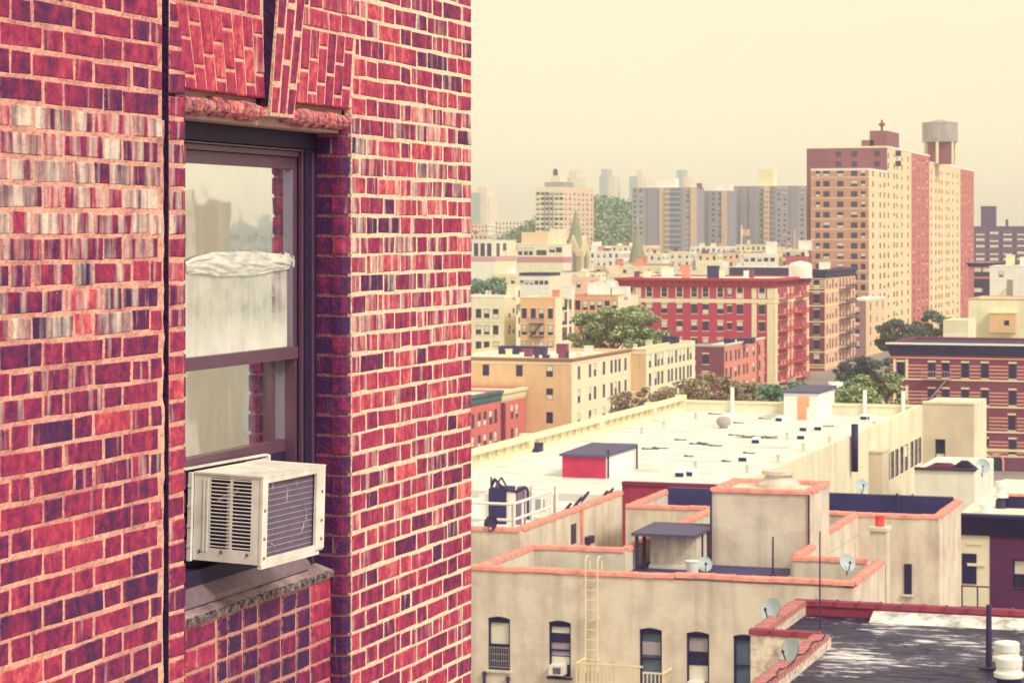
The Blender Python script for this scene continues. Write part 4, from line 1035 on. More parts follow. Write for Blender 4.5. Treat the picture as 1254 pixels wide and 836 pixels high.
# ---- plum slab with pale balconies beyond
ps = Bld('apartment_slab', 'plum coloured apartment slab with rows of pale balconies and a roof turret', 1186, 1330, 1334, 277, 1000, dp=18)
M_PLUM = mat('plum_brick', C(92, 66, 104), var=.15, scale=.2)
rows_ps = [286 + 8.1 * i for i in range(9)]
ps.win('B', [1200.5, 1217.5, 1234, 1251, 1268, 1285, 1302, 1319], rows_ps, 3.6, 1.5, frame=M_WFRAME, variants=(1, 2, 3)); 
ps.win('B', [1209, 1226, 1242.5, 1259.5, 1276, 1293, 1310], rows_ps, 1.2, 1.4, frame=M_WFRAME_D, variants=(0,))
ps.finish(M_PLUM, M_PLUM, M_ROOF_DK, par=.5)
ps.top(ps.lx(1200), ps.lx(1217), 3, 9, zz(252, 1000) - zz(277, 1000), 'turret', M_PLUM, 0); ps.top(ps.lx(1199.6), ps.lx(1217.4), 2.9, 9.1, .6, 'turret_cap', mat('turret_cap', C(70, 54, 92)), 0, z=ps.zl + zz(252, 1000) - zz(277, 1000) - .6)
ps.top(ps.lx(1230), ps.lx(1233), 4, 5, 3.4, 'chimney', M_PLUM, .5)

# ---- houses right of the tower foot
h1 = Bld('corner_house', 'cream corner house with dark cornice and plum window bays under the tower', 1186, 1213, 1229, 322, 560)
h1.win('B', [1198, 1207], [333, 347, 358], 2.0, 2.2, frame=M_WFRAME_D, variants=(0, 1)); h1.cornice(M_NAVYP, h=.9, out=.6); h1.finish(mat('rose_brick', C(196, 120, 116), var=.2), M_WHITE, M_ROOF, par=.4)
h2 = Bld('stair_house', 'white rendered house with an outside stair and doorway below the plum slab', 1212, 1330, 1334, 326, 470, dp=14)
h2.win('B', [1226, 1262, 1290], [336], .9, 1.2, variants=(1, 2)); h2.box('door', h2.lx(1233), h2.lx(1240.5), -.06, -.003, h2.lz(366), h2.lz(343), mat('grey_door', C(160, 144, 128)))
mb = MB(); mb.hexa([(h2.lx(1219), -1.6, h2.lz(366)), (h2.lx(1222), -1.6, h2.lz(366)), (h2.lx(1222), -.1, h2.lz(366)), (h2.lx(1219), -.1, h2.lz(366)), (h2.lx(1232), -1.6, h2.lz(352)), (h2.lx(1234), -1.6, h2.lz(352)), (h2.lx(1234), -.1, h2.lz(352)), (h2.lx(1232), -.1, h2.lz(352))]); mb.build('stair', M_STONE_C, h2.root)
h2.finish(M_WHITE, M_WHITE, M_ROOF, par=.4, cop=M_COPW); chimney(h2, h2.lx(1228), 5, 1.6, 2.4, M_STONE_C, .4); chimney(h2, h2.lx(1246), 4, 3.0, 2.0, M_WHITE, .4)
h3 = Bld('workshop', 'blank cream block with a tan service box on its wall behind the striped building', 1186, 1330, 1336, 366.5, 345, dp=16)
h3.box('service_box', h3.lx(1213), h3.lx(1245), -1.2, -.003, h3.lz(408), h3.lz(384.5), M_TANB); h3.box('service_box_lid', h3.lx(1212), h3.lx(1246), -1.3, -.003, h3.lz(384.4), h3.lz(383), M_STONE_C); h3.box('vent_opening', h3.lx(1231), h3.lx(1237), -1.23, -1.205, h3.lz(399), h3.lz(393), M_PANE)
h3.finish(M_CREAM2, M_CREAM2, M_ROOF, par=.4, cop=mat('tan_coping', C(206, 160, 120)))
h4 = Bld('workshop', 'low cream annexe of block work with pale base beside the blank cream block', 1155, 1185.5, 1186.4, 392, 338, dp=8)
h4.box('base_band', h4.L - .01, .01, -.08, -.002, h4.lz(413), h4.lz(409.5), M_COPW); h4.finish(M_CREAM2, M_CREAM2, M_ROOF, par=.3)

# ---- brown building with stone stripes
sb = Bld('striped_building', 'brown brick building with pale stone stripes, white roof edge and fire escape', 1090, 1340, 1345, 424, 300, dp=19)
sb.D = at_v(1090, sb.v0)[1]; sb.zt = zz(419.5, sb.D); sb.zl = sb.zt
def sz(y, px): return zz(y, at_v(px, sb.v0)[1])
zrow = [sz(452, 1103), sz(484, 1103), sz(514, 1103), sz(543, 1103)]
colsS = [1103, 1141, 1158, 1182, 1206, 1240, 1262, 1290, 1318]
for k, z in enumerate(zrow):
    cs_ = colsS if k != 2 else [1103, 1141, 1182, 1239, 1262, 1290, 1318]
    sb.win('B', [at_v(c, sb.v0)[0] - sb.u1 for c in cs_], None, .92, 1.9, metric=True, zrows=[z - .95], trim=M_STONE_C, frame=M_WFRAME_D, variants=(0, 0, 0, 3))
M_STRIPE = mat('stripe_stone', C(222, 158, 134), var=.2, scale=1.5)
colsx = sorted(at_v(c, sb.v0)[0] - sb.u1 for c in colsS)
zs_ = []
for z in zrow:
    zs_ += [z - .35, z + .12, z + .55, z - .8]
for z in zs_:
    seg = [sb.L] + [q for c in colsx for q in (c - .55, c + .55)] + [0]
    for i in range(0, len(seg), 2): sb.box('stone_stripe', seg[i], seg[i + 1], -.035, -.003, z - .085, z + .085, M_STRIPE)
for z in zrow: sb.box('string_course', sb.L, 0, -.09, -.003, z - 1.33, z - 1.13, M_STONE_C)
sb.box('string_course', sb.L, 0, -.09, -.003, zrow[0] + 1.42, zrow[0] + 1.60, M_STRIPE)
for k in range(3):
    z = zrow[k]
    for xx in (1094, 1109):
        sb.box('bay_pilaster', sb.lx(xx), sb.lx(xx + 3.2), -.12, -.004, z - 1.1, z + 1.3, M_STONE_C)
zc_ = zz(419.5, sb.D)
mb = MB(); mb.box(sb.L - .5, 0, -.75, .35, zc_ - .16, zc_ + .03); mb.build('roof_edge', M_COPW, sb.root)
mb = MB(); mb.hexa([(sb.L - .05, -.10, zc_ - 1.5), (0, -.10, zc_ - 1.5), (0, -.003, zc_ - 1.5), (sb.L - .05, -.003, zc_ - 1.5), (sb.L - .4, -.62, zc_ - .162), (0, -.62, zc_ - .162), (0, -.003, zc_ - .162), (sb.L - .4, -.003, zc_ - .162)]); mb.build('cornice', M_NAVYP, sb.root)
wall_fire_escape(sb, 'B', sb.lx(1130), sb.lx(1165), [zrow[1] - 1.1, zrow[0] - 1.1], mat('pale_iron', C(190, 160, 150)), .9)
dx = sb.lx(1220); mb = MB(); n = 14
pts = [(dx - .78, 0), (dx - .78, 1.9)] + [(dx - .78 * cos(pi * i / n), 1.9 + .78 * sin(pi * i / n)) for i in range(1, n)] + [(dx + .78, 1.9), (dx + .78, 0)]
zb0 = sz(583, 1220)
mb.poly([(x, -.05, zb0 + z) for x, z in pts]); mb.build('arched_door', M_PANE, sb.root)
mb = MB(); k_ = len(pts)
for i in range(k_ - 1):
    (x0, z0), (x1, z1) = pts[i], pts[i + 1]; sx = lambda x: dx + (x - dx) * 1.3; szz = lambda z: z if z < 1.95 and z <= 1.9 else 1.9 + (z - 1.9) * 1.3
    mb.hexa([(x0, -.16, zb0 + z0), (x0, -.003, zb0 + z0), (sx(x0), -.003, zb0 + szz(z0)), (sx(x0), -.16, zb0 + szz(z0)), (x1, -.16, zb0 + z1), (x1, -.003, zb0 + z1), (sx(x1), -.003, zb0 + szz(z1)), (sx(x1), -.16, zb0 + szz(z1))])
mb.build('door_arch', M_STRIPE, sb.root)
sb.box('garage_door', sb.lx(1233), sb.lx(1250), -.06, -.003, zb0, zb0 + 2.7, mat('plum_door', C(120, 72, 96)))
sb.box('string_course', sb.L, 0, -.11, -.003, zb0 + 3.15, zb0 + 3.45, M_STONE_C)
sb.finish(M_BROWNB, M_BROWNB, M_ROOF_DK, par=.35)
sb.zt0 = sb.zl - .35
def on_sb(px, yy): return (at_v(px, sb.v0 + yy)[0], sb.v0 + yy, sb.zt0)

# ================================================================ far slabs, towers, churches, hill
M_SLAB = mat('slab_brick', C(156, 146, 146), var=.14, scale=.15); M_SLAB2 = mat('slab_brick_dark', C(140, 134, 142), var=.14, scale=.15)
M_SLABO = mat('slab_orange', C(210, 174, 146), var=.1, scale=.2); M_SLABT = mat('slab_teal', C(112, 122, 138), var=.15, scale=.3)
def slab(label, xl, xr, ytop, D, bays, pents):
    b = Bld('housing_slab', label, xl, xr, xr, ytop, D, dp=16, group='housing slabs on the ridge')
    zr = [b.zl - 2.2 - 2.75 * i for i in range(15)]
    ncol = int(-b.L / 3.0)
    skipx = [(b.lx(a), b.lx(c)) for a, c, m, o in bays]
    pos = [b.L + (i + .5) * (-b.L) / ncol for i in range(ncol)]
    pos = [p for p in pos if not any(a - .8 < p < c + .8 for a, c in skipx)]
    b.win('B', pos, None, 1.5, 1.3, metric=True, zrows=zr, variants=(0, 0, 1), frame=M_SLAB)
    for a, c, m, o in bays:
        b.box('bay', b.lx(a), b.lx(c), -o, -.004, 0, b.zl - .2, m)
        if m is M_SLABT or o > 1.4:
            for z in zr: b.box('balcony', b.lx(a) + .1, b.lx(c) - .1, -o - .5, -o - .003, z - .5, z + .4, M_SLABO if o > 1.4 else M_SLAB)
    b.finish(M_SLAB, M_SLAB2, M_ROOF, par=.5, maxw=0)
    for a, c, y, m in pents: b.top(b.lx(a), b.lx(c), 4, 12, zz(y, D) - zz(ytop, D) + .5, 'penthouse', m, .5)
    return b
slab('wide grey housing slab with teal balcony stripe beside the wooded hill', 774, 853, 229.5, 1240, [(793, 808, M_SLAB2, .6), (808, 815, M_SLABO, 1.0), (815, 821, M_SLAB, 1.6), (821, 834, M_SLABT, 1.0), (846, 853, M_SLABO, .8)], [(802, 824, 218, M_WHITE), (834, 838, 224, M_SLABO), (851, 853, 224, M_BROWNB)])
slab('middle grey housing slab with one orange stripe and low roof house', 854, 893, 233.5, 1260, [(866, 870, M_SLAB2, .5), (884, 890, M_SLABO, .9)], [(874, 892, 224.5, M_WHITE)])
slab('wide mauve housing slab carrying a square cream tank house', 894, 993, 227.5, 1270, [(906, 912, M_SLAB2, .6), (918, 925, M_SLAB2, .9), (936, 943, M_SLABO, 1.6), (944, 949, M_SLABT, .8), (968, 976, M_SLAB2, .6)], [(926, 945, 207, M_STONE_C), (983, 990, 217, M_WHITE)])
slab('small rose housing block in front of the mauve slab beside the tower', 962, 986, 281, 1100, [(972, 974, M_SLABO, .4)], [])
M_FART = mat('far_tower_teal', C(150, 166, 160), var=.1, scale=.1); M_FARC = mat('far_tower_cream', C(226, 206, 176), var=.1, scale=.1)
far = [('pale far tower with notched top beside the hilltop apartment block', [(687, 697, 217, M_FART), (697, 706, 208, M_FARC), (706, 711, 217, M_FARC)]),
       ('far tower of two shades standing free above the wooded hill', [(734, 743.5, 215, M_FART), (736, 743, 207, M_FART), (743.5, 753, 216, M_FARC)]),
       ('far tower rising just behind the end of the housing slab', [(770.5, 780, 216, M_FART), (779, 786, 208, M_FARC), (786, 790, 216, M_FARC)]),
       ('far tower peering over the roof of the wide grey slab', [(825, 829, 217, M_FARC), (828.5, 836, 208, M_FART), (836, 843, 217, M_FARC)]),
       ('broad pale far tower at the edge of the brick wall', [(560, 587, 236, M_FART), (584, 596, 228, M_FARC), (596, 600, 240, M_FARC)])]
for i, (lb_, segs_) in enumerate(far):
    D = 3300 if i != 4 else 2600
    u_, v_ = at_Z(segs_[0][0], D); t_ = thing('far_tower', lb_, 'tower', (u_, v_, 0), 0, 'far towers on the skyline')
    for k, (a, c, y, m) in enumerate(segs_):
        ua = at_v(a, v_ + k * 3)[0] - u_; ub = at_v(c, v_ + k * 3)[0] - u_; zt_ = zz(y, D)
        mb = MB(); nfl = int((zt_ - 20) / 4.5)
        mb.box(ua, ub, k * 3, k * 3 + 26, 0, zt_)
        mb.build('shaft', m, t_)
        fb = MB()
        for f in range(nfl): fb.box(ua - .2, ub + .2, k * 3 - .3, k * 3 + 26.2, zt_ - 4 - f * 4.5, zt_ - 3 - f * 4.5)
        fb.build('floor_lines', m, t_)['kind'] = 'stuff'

ha = Bld('apartment_block', 'cream apartment block with a stepped roof on the hilltop', 656, 690, 727, 229, 1240)
ha.win('B', 6, [237 + 6.2 * i for i in range(11)], 2.0, 1.5, variants=(0, 0, 1)); ha.win('A', 7, [237 + 6.2 * i for i in range(11)], 2.6, 1.4, variants=(0, 1, 1), frame=M_SLABO)
for a_ in (667, 672, 677): ha.box('dark_strip', ha.lx(a_), ha.lx(a_ + 1.4), -.4, -.004, 0, ha.zl - 3, M_SLAB)
ha.finish(M_CREAM2, mat('rose_cream', C(232, 190, 156), var=.12), M_ROOF, par=.5, maxw=0)
ha.top(ha.lx(664), ha.lx(688), 4, 20, 3.2, 'penthouse', M_SLAB, .5); ha.top(ha.lx(671), ha.lx(682), 5, 18, 6.5, 'tank_house', M_STONE_C, .5)
mb = MB(); mb.lathe((ha.lx(674.5), 8, ha.zl + 5.8), [(1.3, 0), (1.3, 3), (.2, 4)], 10); mb.build('water_tank', M_IRON, ha.root)

# ================================================================ stucco house with tile copings
DR = 10.3; ZC = CH - DR                          # height of its copings
M_STUCCO = mat('stucco', C(224, 205, 174), rough=.92, var=.22, scale=.9, streak=.5, bump=.5, bscale=6, col2=C(180, 156, 136), c2amt=.8)
M_STUCCO_IN = mat('stucco_parapet', C(222, 206, 172), rough=.92, var=.25, scale=1.2, streak=.45)
M_COPE = mat('coping_tile', C(232, 148, 124), rough=.8, var=.25, scale=2.2, col2=C(190, 108, 98), c2amt=.75)
M_MEMB = mat('roof_membrane', C(64, 58, 96), rough=.55, var=.3, scale=.8, spec=.3, col2=C(46, 40, 80), c2amt=.6)
VF, VB, VK, VR = 70.35, 75.75, 88.1, 93.6
U1 = at_v(1045, VF)[0]
UM0, UM1, UK0, UN = -21.8, -16.2, -25.1, -26.5
US1 = at_v(1150.5, VK)[0]
UFL = at_v(500, VF)[0]
st = thing('stucco_house', 'stepped tan stucco house with orange tile copings and dark roofs', 'building', (U1, VF, 0))
def sput(mb, name, m, parent=None, smooth=False):
    mb.v = [(x - U1, y - VF, z) for x, y, z in mb.v]; return mb.build(name, m, parent or st, smooth=smooth)
PAR = .80; TK = .28
tile_m = {}
def coping_line(p0, p1, z=None, w=.36, parent=None):   # tiles laid end to end with raised joints
    z = ZC if z is None else z
    dx, dy = p1[0] - p0[0], p1[1] - p0[1]; ln = math.hypot(dx, dy); n = max(1, round(ln / .62)); l = ln / n
    key = (round(l, 2), w)
    if key not in tile_m:
        mb = MB(); e = .004
        for a, b, ww, zz_ in ((e, l - .07, w, .0), (l - .07, l - e, w + .035, .012)):
            mb.hexa([(a, -ww / 2, -.118), (b, -ww / 2, -.118), (b, ww / 2, -.118), (a, ww / 2, -.118), (a, -ww / 2 + .03, -.02 + zz_), (b, -ww / 2 + .03, -.02 + zz_), (b, ww / 2 - .03, -.02 + zz_), (a, ww / 2 - .03, -.02 + zz_)])
            mb.hexa([(a, -ww / 2 + .03, -.0195 + zz_), (b, -ww / 2 + .03, -.0195 + zz_), (b, ww / 2 - .03, -.0195 + zz_), (a, ww / 2 - .03, -.0195 + zz_), (a, -.05, .025 + zz_), (b, -.05, .025 + zz_), (b, .05, .025 + zz_), (a, .05, .025 + zz_)])
        tile_m[key] = mb.mesh('coping_tile', M_COPE)
    an = math.atan2(dy, dx)
    for i in range(n):
        o = place(tile_m[key], 'coping_tile', parent or st, (p0[0] + dx * i / n - U1, p0[1] + dy * i / n - VF, z + R(-.012, .012)), an + R(-.006, .006))
def parapet(p0, p1, z0, z1=None, name='parapet', m=None, t=TK):
    z1 = ZC - .12 if z1 is None else z1
    mb = MB(); mb.box(min(p0[0], p1[0]) - (t / 2 if p0[0] == p1[0] else 0), max(p0[0], p1[0]) + (t / 2 if p0[0] == p1[0] else 0),
                      min(p0[1], p1[1]) - (t / 2 if p0[1] == p1[1] else 0), max(p0[1], p1[1]) + (t / 2 if p0[1] == p1[1] else 0), z0, z1)
    return sput(mb, name, m or M_STUCCO_IN)
ZR = ZC - PAR
# front wing, with five arched openings
wpx = [(597.5, 624.5, 757, 820), (672, 699, 762, 828), (783, 810.5, 771, 840), (840.5, 868.5, 775.5, 846), (898, 926, 779, 850)]
ops = []; wdat = []
for a, b, y0, y1 in wpx:
    ua, Z1 = at_v(a, VF); ub, Z2 = at_v(b, VF); zt_ = zz(y0, (Z1 + Z2) / 2); zb_ = zz(y1, (Z1 + Z2) / 2)
    ops.append((ua, ub, zb_, zt_)); wdat.append((ua, ub, zb_, zt_))
low = [(o[0], o[1], o[2] - 3.0, o[3] - 3.0) for o in ops]
mb = MB(); facade(mb, 'B', UFL, U1, 0, ZC - .14, VF, ops, .16)
mb.quad((U1, VF, 0), (U1, VB, 0), (U1, VB, ZC - .14), (U1, VF, ZC - .14))
mb.quad((U1, VB, 0), (UFL, VB, 0), (UFL, VB, ZR), (U1, VB, ZR)); mb.quad((UFL, VF + .3, ZR), (UFL, VF + .3, ZC - .14), (U1, VF + .3, ZC - .14), (U1, VF + .3, ZR))
mb.quad((UFL, VF, ZC - .14), (U1, VF, ZC - .14), (U1, VF + .3, ZC - .14), (UFL, VF + .3, ZC - .14)); mb.quad((U1 - .3, VF, ZC - .14), (U1, VF, ZC - .14), (U1, VB, ZC - .14), (U1 - .3, VB, ZC - .14)); mb.quad((U1 - .3, VF + .3, ZR), (U1 - .3, VB, ZR), (U1 - .3, VB, ZC - .14), (U1 - .3, VF + .3, ZC - .14))
mb.quad((UFL, VF + .26, 0), (U1 - .1, VF + .26, 0), (U1 - .1, VF + .26, ZR - .2), (UFL, VF + .26, ZR - .2), 1)
sput(mb, 'front_wing', [M_STUCCO, M_PANE])
mb = MB(); mb.quad((UFL, VF + .29, ZR), (U1 - .29, VF + .29, ZR), (U1 - .29, VB, ZR), (UFL, VB, ZR)); sput(mb, 'roof', M_MEMB)
coping_line((UFL, VF + .13), (at_v(826, VF)[0], VF + .13)); coping_line((at_v(826.5, VF)[0], VF + .13), (U1, VF + .13), ZC + .05); coping_line((U1 - .13, VF + .34), (U1 - .13, VB - .3))
# back parapets of the front wing round the light wells
ua, ub = -24.8, -21.7
parapet((ua, VF + .3), (ua, VB + .14), ZR - .1); coping_line((ua, VF + .36), (ua, VB - .2))
parapet((ua + .145, VB), (ub - .145, VB), ZR - .6); coping_line((ua - .1, VB), (ub + .1, VB))
parapet((ub, VB - .14), (ub, VK), ZR - .6); coping_line((ub, VB + .22), (ub, VK - .2))
u_p0 = at_v(972, VB)[0]; parapet((u_p0, VB), (U1 - .5, VB), ZR - .2); coping_line((u_p0, VB), (U1 - .55, VB)); parapet((u_p0, VB + .15), (u_p0, 78.45), ZR - .1); coping_line((u_p0, VB + .22), (u_p0, 78.45))
# middle wing
mb = MB(); mb.box(UM0, UM1, VB + .01, VK - .01, 0, ZR); sput(mb, 'middle_wing', M_STUCCO)
mb = MB(); mb.quad((UM0 + .14, VB - .01, ZR + .004), (UM1 - .2, VB - .01, ZR + .004), (UM1 - .2, VK, ZR + .004), (UM0 + .14, VK, ZR + .004)); sput(mb, 'roof', M_MEMB)
parapet((UM1 - .14, 79.0), (UM1 - .14, VK - .02), ZR - .01, m=M_STUCCO); coping_line((UM1 - .14, 79.0), (UM1 - .14, VK - .2))
# rear wing
mb = MB()
mb.box(UK0, US1, VK, VR, 0, ZR); mb.box(UK0, US1, VK, VK + TK, ZR - .001, ZC - .12); mb.box(US1 - TK, US1, VK + TK, VR, ZR - .001, ZC - .12); mb.box(UK0, UK0 + TK, VK + TK, VR, ZR - .001, ZC - .12)
sput(mb, 'rear_wing', M_STUCCO)
mb = MB(); mb.box(UK0 + TK, US1 - TK, VR - .3, VR, ZR, ZC + .12); mb.quad((UK0 + TK, VK + TK, ZR + .004), (US1 - TK, VK + TK, ZR + .004), (US1 - TK, VR - .3, ZR + .004), (UK0 + TK, VR - .3, ZR + .004)); sput(mb, 'roof', M_MEMB)
coping_line((UK0, VK + .14), (US1, VK + .14)); coping_line((US1 - .14, VK + .36), (US1 - .14, VR)); coping_line((UK0 + .14, VK + .36), (UK0 + .14, VR))
uw_, Zw_ = at_v(1112, VK); sp_ = MB(); sp_.box(uw_ - .14, uw_ + .14, VK - .03, VK - .003, zz(727, Zw_), zz(690, Zw_)); sput(sp_, 'slit_window', M_PANE)
sp_ = MB(); sp_.box(uw_ - .22, uw_ + .22, VK - .10, VK - .003, zz(729.5, Zw_), zz(727.2, Zw_)); sput(sp_, 'sill', M_STUCCO_IN)
# stair house on the roof
ub0, Zb = at_v(870, 78.5); ub1, _ = at_v(992, 78.5); vb1 = at_u(1007, ub1)[0]; zt3 = zz(597, Zb)
mb = MB(); mb.box(ub0, ub1, 78.5, vb1 + 1.2, ZR + .006, zt3 - .12); bh = sput(mb, 'stair_house', M_STUCCO)
for a, b in (((ub0, 78.62), (ub1, 78.62)), ((ub1 - .13, 78.85), (ub1 - .13, vb1 + 1.0)), ((ub0 + .13, 78.85), (ub0 + .13, vb1 + 1.0)), ((ub0, vb1 + 1.1), (ub1, vb1 + 1.1))): coping_line(a, b, zt3)
mb = MB(); cx_, cy_ = (ub0 * .45 + ub1 * .55), vb1 + .1
mb.lathe((cx_, cy_, zt3 - .12), [(.75, 0), (.72, .12), (.46, .34), (.46, .42), (.58, .44), (.58, .56), (.1, .60)], 20); sput(mb, 'roof_ventilator', mat('zinc_vent', C(214, 196, 170), rough=.5, var=.4, scale=3))
mb = MB(); mb.box(ub1 - .06, ub1 - .01, 78.44, 78.49, ZR, zt3 - .1); mb.box(ub0 + .0, ub0 + .06, 78.42, 78.48, ZR - 1, zt3 - .1); sput(mb, 'downpipe', M_IRON)
# chimney on the corner
mb = MB(); cu0, Zq = at_v(1067.5, VB); cu1, _ = at_v(1087, VB); zch = zz(646, Zq)
mb.box(U1 - .50, U1 + .012, VB + .15, VB + .85, 0, zch - .12); mb.box(U1 - .56, U1 + .07, VB + .09, VB + .92, zch - .119, zch); ch_ = sput(mb, 'chimney', M_STUCCO_IN)
mb = MB(); mb.lathe((U1 - .25, VB + .5, zch), [(.15, 0), (.15, .28), (.17, .30), (.17, .34), (.11, .34)], 14); sput(mb, 'chimney_pot', mat('pot_red', C(236, 84, 80), var=.15), ch_)
# canopy over the hatch
M_CANOPY = mat('canopy_felt', C(92, 82, 104), rough=.7, var=.3, scale=2)
sh_ = thing('hatch_shelter', 'low felt roofed shelter on posts over a stained cream box on the roof', 'shelter', (at_v(812, 77)[0], 77, ZR))
def shp(u_, v_): return u_ - at_v(812, 77)[0], v_ - 77
x0, y0_ = shp(at_v(778, 76.6)[0], 76.6); x1, _ = shp(at_v(849, 76.6)[0], 76.6); y1_ = y0_ + 2.6; zt_ = zz(653, at_v(812, 76.6)[1]) - ZR
mb = MB(); mb.hexa([(x0 - .1, y0_ - .15, zt_ - .10), (x1 + .1, y0_ - .15, zt_ - .10), (x1 + .15, y1_, zt_ - .02), (x0 - .05, y1_, zt_ - .02), (x0 - .1, y0_ - .15, zt_), (x1 + .1, y0_ - .15, zt_), (x1 + .15, y1_, zt_ + .06), (x0 - .05, y1_, zt_ + .06)]); mb.build('canopy', M_CANOPY, sh_)
pm = MB(); pm.box(-.05, .05, -.05, .05, 0, zt_ - .105); pme = pm.mesh('post', M_IRON)
for x_, y_ in ((x0 + .05, y0_), (x0 + .22, y0_ + .3), (x1 - .02, y0_ + 1.2), (x0 + .1, y1_ - .2)): place(pme, 'post', sh_, (x_, y_, 0))
mb = MB(); mb.box(x0 + .36, x1 - .02, y0_ + .55, y1_ - .3, .0, zt_ - .13); mb.build('hatch_box', mat('stained_box', C(232, 212, 180), var=.4, scale=2.2, streak=.8), sh_)
mb = MB(); mb.box(x0 + .32, x1 + .02, y0_ + .5, y0_ + .56, .0, .12); mb.build('curb', M_COPW, sh_)
# windows of the front wing
M_WINK = mat('ink_frame', C(46, 38, 76), rough=.5, var=.15)
for i, (ua, ub, zb_, zt_) in enumerate(wdat):
    w_, h_ = ub - ua, zt_ - zb_; wo_ = bpy.data.objects.new('window', None); COL.objects.link(wo_); wo_.parent = st; wo_.location = ((ua + ub) / 2 - U1, 0, zb_)
    mb = MB(); t_ = .055
    mb.box(-w_ / 2 + .003, -w_ / 2 + t_, .06, .155, .003, h_ - .003); mb.box(w_ / 2 - t_, w_ / 2 - .003, .06, .155, .003, h_ - .003); mb.box(-w_ / 2 + t_, w_ / 2 - t_, .06, .155, .003, t_); mb.box(-w_ / 2 + t_, w_ / 2 - t_, .055, .155, h_ - .13, h_ - .003)
    mb.box(-w_ / 2 + t_, w_ / 2 - t_, .07, .155, h_ * .47, h_ * .47 + .05)
    if i in (1, 3): mb.box(-w_ / 2 + t_, w_ / 2 - t_, .075, .15, h_ * .64, h_ * .64 + .04)
    mb.build('frame', M_WINK, wo_)
    mb = MB(); n = 10
    top_ = [(-w_ / 2 + w_ * k / n, h_ + .002 + .065 * sin(pi * k / n)) for k in range(n + 1)]
    mb.poly([(x, -.004, z) for x, z in [(-w_ / 2, h_ - .002)] + top_ + [(w_ / 2, h_ - .002)]]); mb.build('arch_head', M_WINK, wo_)
    mb = MB(); mb.quad((-w_ / 2 + .01, .14, .01), (w_ / 2 - .01, .14, .01), (w_ / 2 - .01, .14, h_ - .01), (-w_ / 2 + .01, .14, h_ - .01)); mb.build('pane', M_PANE_T if i in (2, 4) else M_PANE, wo_)
    bl = {0: ((.5, .93, M_BLIND),), 1: ((.80, .93, M_BLIND), (.22, .36, M_BLIND), (.38, .62, M_BLIND2)), 2: ((.55, .78, M_BLIND2),), 3: ((.68, .93, M_BLIND2), (.16, .44, M_BLIND)), 4: ()}[i]
    for a, b, m_ in bl:
        mb = MB(); mb.box(-w_ / 2 + t_ + .005, w_ / 2 - t_ - .005, .120, .128, h_ * a, h_ * b); mb.build('blind', m_, wo_)
    mb = MB(); mb.box(-w_ / 2 - .05, w_ / 2 + .05, -.07, -.003, -.07, -.002); mb.build('sill', M_WINK if i in (1,) else M_STUCCO_IN, wo_)
    if i == 0:
        mb = MB()
        for k in range(9): mb.box(-w_ / 2 + .06 + k * (w_ - .12) / 8 - .006, -w_ / 2 + .06 + k * (w_ - .12) / 8 + .006, .02, .034, .06, h_ * .46)
        for k in range(4): mb.box(-w_ / 2 + .05, w_ / 2 - .05, .018, .036, .08 + k * .2, .095 + k * .2)
        mb.build('window_guard', M_BLIND2, wo_)
acs = [(1, .085, 'white air conditioner in the second arched window from the brick wall, under a low blind'), (3, .02, 'white air conditioner at the foot of the arched window beside the dark window')]
for i, zo, lb_ in acs:
    ua, ub, zb_, zt_ = wdat[i]; t_ = thing('window_air_conditioner', lb_, 'air conditioner', ((ua + ub) / 2 - .02, VF + .02, zb_ + zo), 0, 'air conditioners in the stucco house')
    mb = MB(); mb.box(-.24, .22, -.32, .1, 0, .30); mb.build('case', M_AC, t_)
    mb = MB(); mb.box(-.10, .14, -.335, -.322, .05, .24); mb.build('grille', M_PANE, t_)
    sl_ = MB(); sl_.box(-.10, .14, -.341, -.336, -.004, .004); sme_ = sl_.mesh('slat', M_BLIND2)
    for k in range(6): place(sme_, 'slat', t_, (0, 0, .07 + .03 * k))
# ladder over the parapet
M_LADDER = mat('ladder_cream', C(240, 212, 164), rough=.6, var=.2)
lu, LZ = at_v(726, VF); lad = thing('roof_ladder', 'cream iron wall ladder with hooped handrails over the tile coping', 'ladder', (lu, VF - .16, 0))
ztop_l = zz(690, LZ); zbot_l = zz(822, LZ)
for sx_ in (-.19, .19):
    mb = MB(); mb.tube((sx_, 0, zbot_l), (sx_, 0, ztop_l + .02), .022, k=8); pv = (sx_, 0, ztop_l + .02)
    for k in range(1, 9):
        an = pi * k / 8; q = (sx_, .24 - .24 * cos(an), ztop_l + .02 + .20 * sin(an)); mb.tube(pv, q, .022, k=8); pv = q
    mb.tube(pv, (sx_, .48, ztop_l - .6), .022, k=8); mb.build('rail', M_LADDER, lad)
rg = MB(); rg.tube((-.19, 0, 0), (.19, 0, 0), .012, k=6); rme = rg.mesh('rung', M_LADDER); z_ = zbot_l + .1
while z_ < ztop_l - .05: place(rme, 'rung', lad, (0, 0, z_)); z_ += .30
bk_ = MB(); bk_.box(-.02, .02, 0, .17, -.015, .015); bke = bk_.mesh('bracket', M_LADDER)
for z_ in (ztop_l - .5, (ztop_l + zbot_l) / 2, zbot_l + .4):
    for sx_ in (-.19, .19): place(bke, 'bracket', lad, (sx_, 0, z_))
